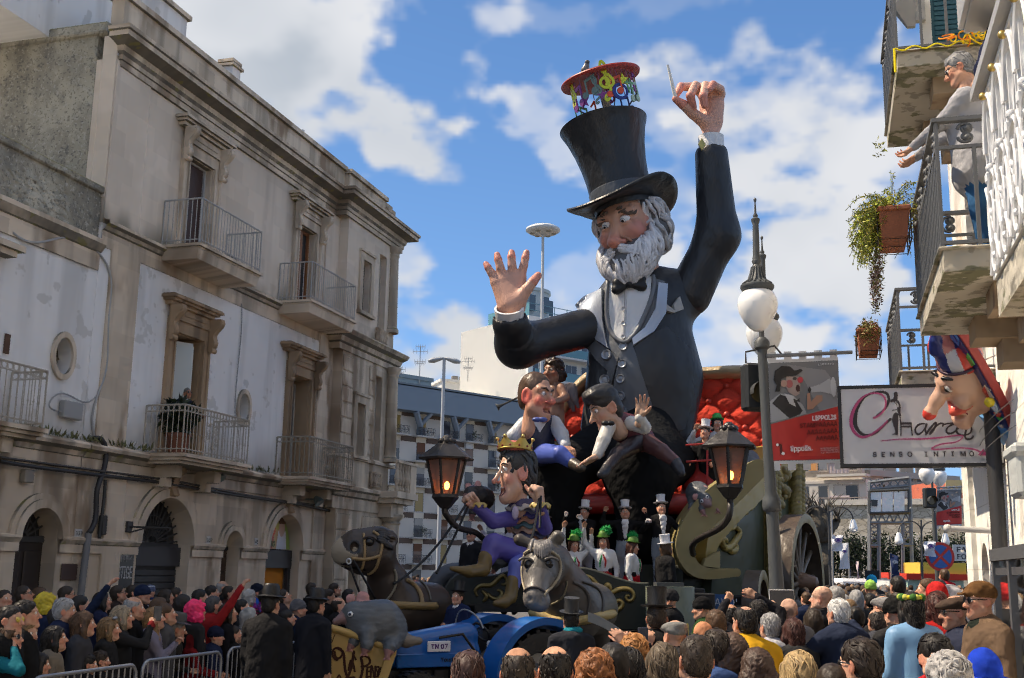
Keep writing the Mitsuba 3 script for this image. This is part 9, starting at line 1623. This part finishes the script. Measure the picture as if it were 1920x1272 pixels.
# onlookers on the right-hand balconies
P=RB.pt(.62,-.32,5.78)
q=person('grey-haired man in glasses and a pale grey jacket leaning over the grey railing',1798,130,None,Y=P[1],yaw=115,look=(0,-18),coat=(.34,.34,.36),pants=(.03,.10,.22),hair=('short',(.22,.22,.22)),lod=2,ground=4.29,glasses=True,group='onlookers on balconies',arms=((.1,.5,1.0),(.0,.5,1.06)),lean=6,shirt=(.03,.03,.035),width=1.1,k=.92)
person('person in a dark jacket and camouflage trousers behind the grey-haired man',1862,200,None,Y=P[1]+.1,yaw=120,coat=(.035,.038,.04),pants=(.10,.075,.05),hair=('short','dark'),lod=1,ground=4.29,group='onlookers on balconies',k=.8)
hk=thing('person','navy-sleeved arm with a gold cap gripping the white lattice rail','person','onlookers on balconies');hp_=RB.pt(-2.15,.02,4.5);s=SD();a0,a1,a2=at(1880,60,5.9),at(1868,100,5.75),at(1845,132,5.65);s.chain([a0,a1,a2],[.085,.08,.055],(.012,.016,.045),.04);add('sleeve',s.mesh(.018),'cloth',parent=hk,smooth=True);add('hand',hand(a2,A([-.35,.1,-.75]),(.9,.3,0),1.02,'grip',False,.0055,SKIN),'satin',parent=hk,smooth=True);h5=hair_m('cap',.012);add('cap',Frame(at(1885,45,5.95),60,0,0,1.0).w(M(h5 .v,h5 .f,np.clip(h5 .c*A([.24,.15,.05]),0,1))),'cloth',parent=hk,smooth=True)
# jester mask on its shield ------------------------------------------------------------------------------------------------
jm=thing('jester_mask','painted jester mask with a long red-tipped nose on a red-rimmed shield','mask')
top_,bot_=at(1741,566,10.9),at(1886,842,11.9);ax=top_-bot_;LJ=np.linalg.norm(ax);ax/=LJ;nn=A([-.96,-.24,0.]);nn=nn-ax*(nn@ax);nn/=np.linalg.norm(nn);sd_=np.cross(nn,ax);JR=np.stack([sd_,nn,ax],1);JP=(top_+bot_)/2
def Jm(nm,m,mt='gloss',**k):return add(nm,m.tf(JR,JP),mt,parent=jm,**k)
ov=Polygon([(.40*math.sin(t)*(1-.1*math.cos(t)),LJ/2*math.cos(t))for t in np.linspace(0,2*math.pi,61)])
def oz(g,y0,y1,c):m=prism(g,y0,y1);return M(m.v[:,[0,2,1]],m.f[:,::-1],c)
Jm('shield',oz(ov,-.09,-.012,(.33,.05,.045)),'satin');inn=ov.buffer(-.035);Jm('painted_field',oz(inn,-.02,.0,(.012,.022,.13)),'gloss')
r=np.random.default_rng(8);pc_=[(.012,.02,.14),(.5,.06,.04),(.02,.33,.06),(.45,.62,.75),(.03,.12,.4),(.55,.5,.42),(.4,.15,.13)]
for i in range(26):
 t=r.uniform(0,6.28);c=(.29*math.sin(t),LJ/2*.8*math.cos(t));g=Polygon([(c[0]+r.uniform(.05,.11)*math.cos(a),c[1]+r.uniform(.06,.16)*math.sin(a))for a in np.sort(r.uniform(0,6.28,5))]).buffer(0)&inn
 if not g.is_empty:Jm('painted_patch',oz(g,0,.004+.0008*i,pc_[i%7]))
Jm('lower_ruff',oz(inn&sbox(-1,-1,1,-LJ/2*.58),0,.03,(.10,.28,.55)))
js=SD();SJ=(.56,.34,.24)
js.ell((0,.02,-.04),(.23,.24,.40),SJ).ell((0,.2,.1),(.16,.10,.1),SJ,.1).chain([(0,.26,.08),(0,.38,.0),(0,.5,-.07)],[.05,.05,.058],SJ,.1).ell((0,.53,-.09),(.06,.065,.06),(.62,.05,.035),.05).ell((-.13,.2,-.09),(.10,.09,.09),SJ,.05).ell((.13,.2,-.09),(.10,.09,.09),SJ,.05)
js.ell((0,.25,-.36),(.12,.10,.13),SJ,.1).cap((-.16,.2,-.16),(0,.3,-.24),.035,.04,(.60,.10,.07),.03).cap((.16,.2,-.16),(0,.3,-.24),.035,.04,(.60,.10,.07),.03).cut((0,.34,-.285),(.15,.12,.022),.02,col=(.16,.01,.01)).ell((-.17,.24,-.07),(.035,.03,.035),(.65,.10,.08),.01)
for x in(-1,1):js.cut((x*.085,.285,.09),(.062,.05,.042),.02)
Jm('face',js.mesh(.012),smooth=True);Jm('eyes',cat([ball(.058,2,(.72,.7,.66)).mv(x*.085,.235,.1)for x in(-1,1)]+[ball(.034,2,(.01,.01,.01)).mv(x*.085,.268,.088)for x in(-1,1)]),smooth=True);Jm('eyebrow',cat([tube([[x*.02,.25,.19],[x*.09,.26,.23],[x*.15,.2,.19]],[.012,.024,.01],8)for x in(-1,1)]),c=(.012,.01,.012),smooth=True);Jm('eyelid',cat([tube([[x*.085+.065*math.cos(t),.255,.09+.05*math.sin(t)]for t in np.linspace(.1,3.0,10)],.014,6)for x in(-1,1)]),c=(.40,.22,.16),smooth=True)
cp=SD();W8=(1,1,1);cp.ell((0,-.02,.28),(.25,.22,.2),W8).chain([(0,.06,.4),(0,.12,.5),(-.02,.13,.6)],[.13,.09,.05],W8,.08).chain([(0,.0,.42),(.02,.02,.58),(0,.06,.68)],[.10,.08,.07],W8,.05);cp.cut((0,.3,.0),(.5,.3,.23),.01);mc=cp.mesh(.014);ii=(np.floor(np.arctan2(mc.v[:,0],mc.v[:,1]+.05)/.52).astype(int)+2*(mc.v[:,2]>.46))%5;mc.c=A([(.40,.15,.15),(.015,.025,.15),(.58,.05,.035),(.48,.5,.55),(.015,.025,.15)])[ii];Jm('cap',mc,smooth=True);Jm('cap_edge',tube([[.255*math.cos(t),-.02+.23*math.sin(t),.235]for t in np.linspace(.1,3.04,24)],.016,6),c=(.05,.02,.04),smooth=True)
Jm('bell',ball(.05,2).mv(-.36,.06,-.12),c=(.62,.5,.02),smooth=True);add('hanging_cord',tube(spline([JP+JR@A([-.38,0,0]),RB.pt(4.1,WO+.3,4.1),RB.pt(3.6,WO+.05,4.25)],10),.006,4),'satin',(.5,.5,.46),parent=jm)
# confetti drifting through the sun
r=np.random.default_rng(12);cf=[]
for i in range(170):
 Y=r.uniform(14,40);P=at(r.uniform(1465,1812),r.uniform(880,1110),Y);n=r.normal(size=3);a,b=frame_of(n);s=r.uniform(.010,.018);cf.append(M([P-a*s-b*s,P+a*s-b*s,P+a*s+b*s,P-a*s+b*s],[[0,1,2,3]],[(.7,.7,.7),(.1,.09,.09),(.12,.1,.09)][int(r.integers(0,3))]))
add('confetti',cat(cf),'matte',kind='stuff',label='confetti drifting in the air over the square')
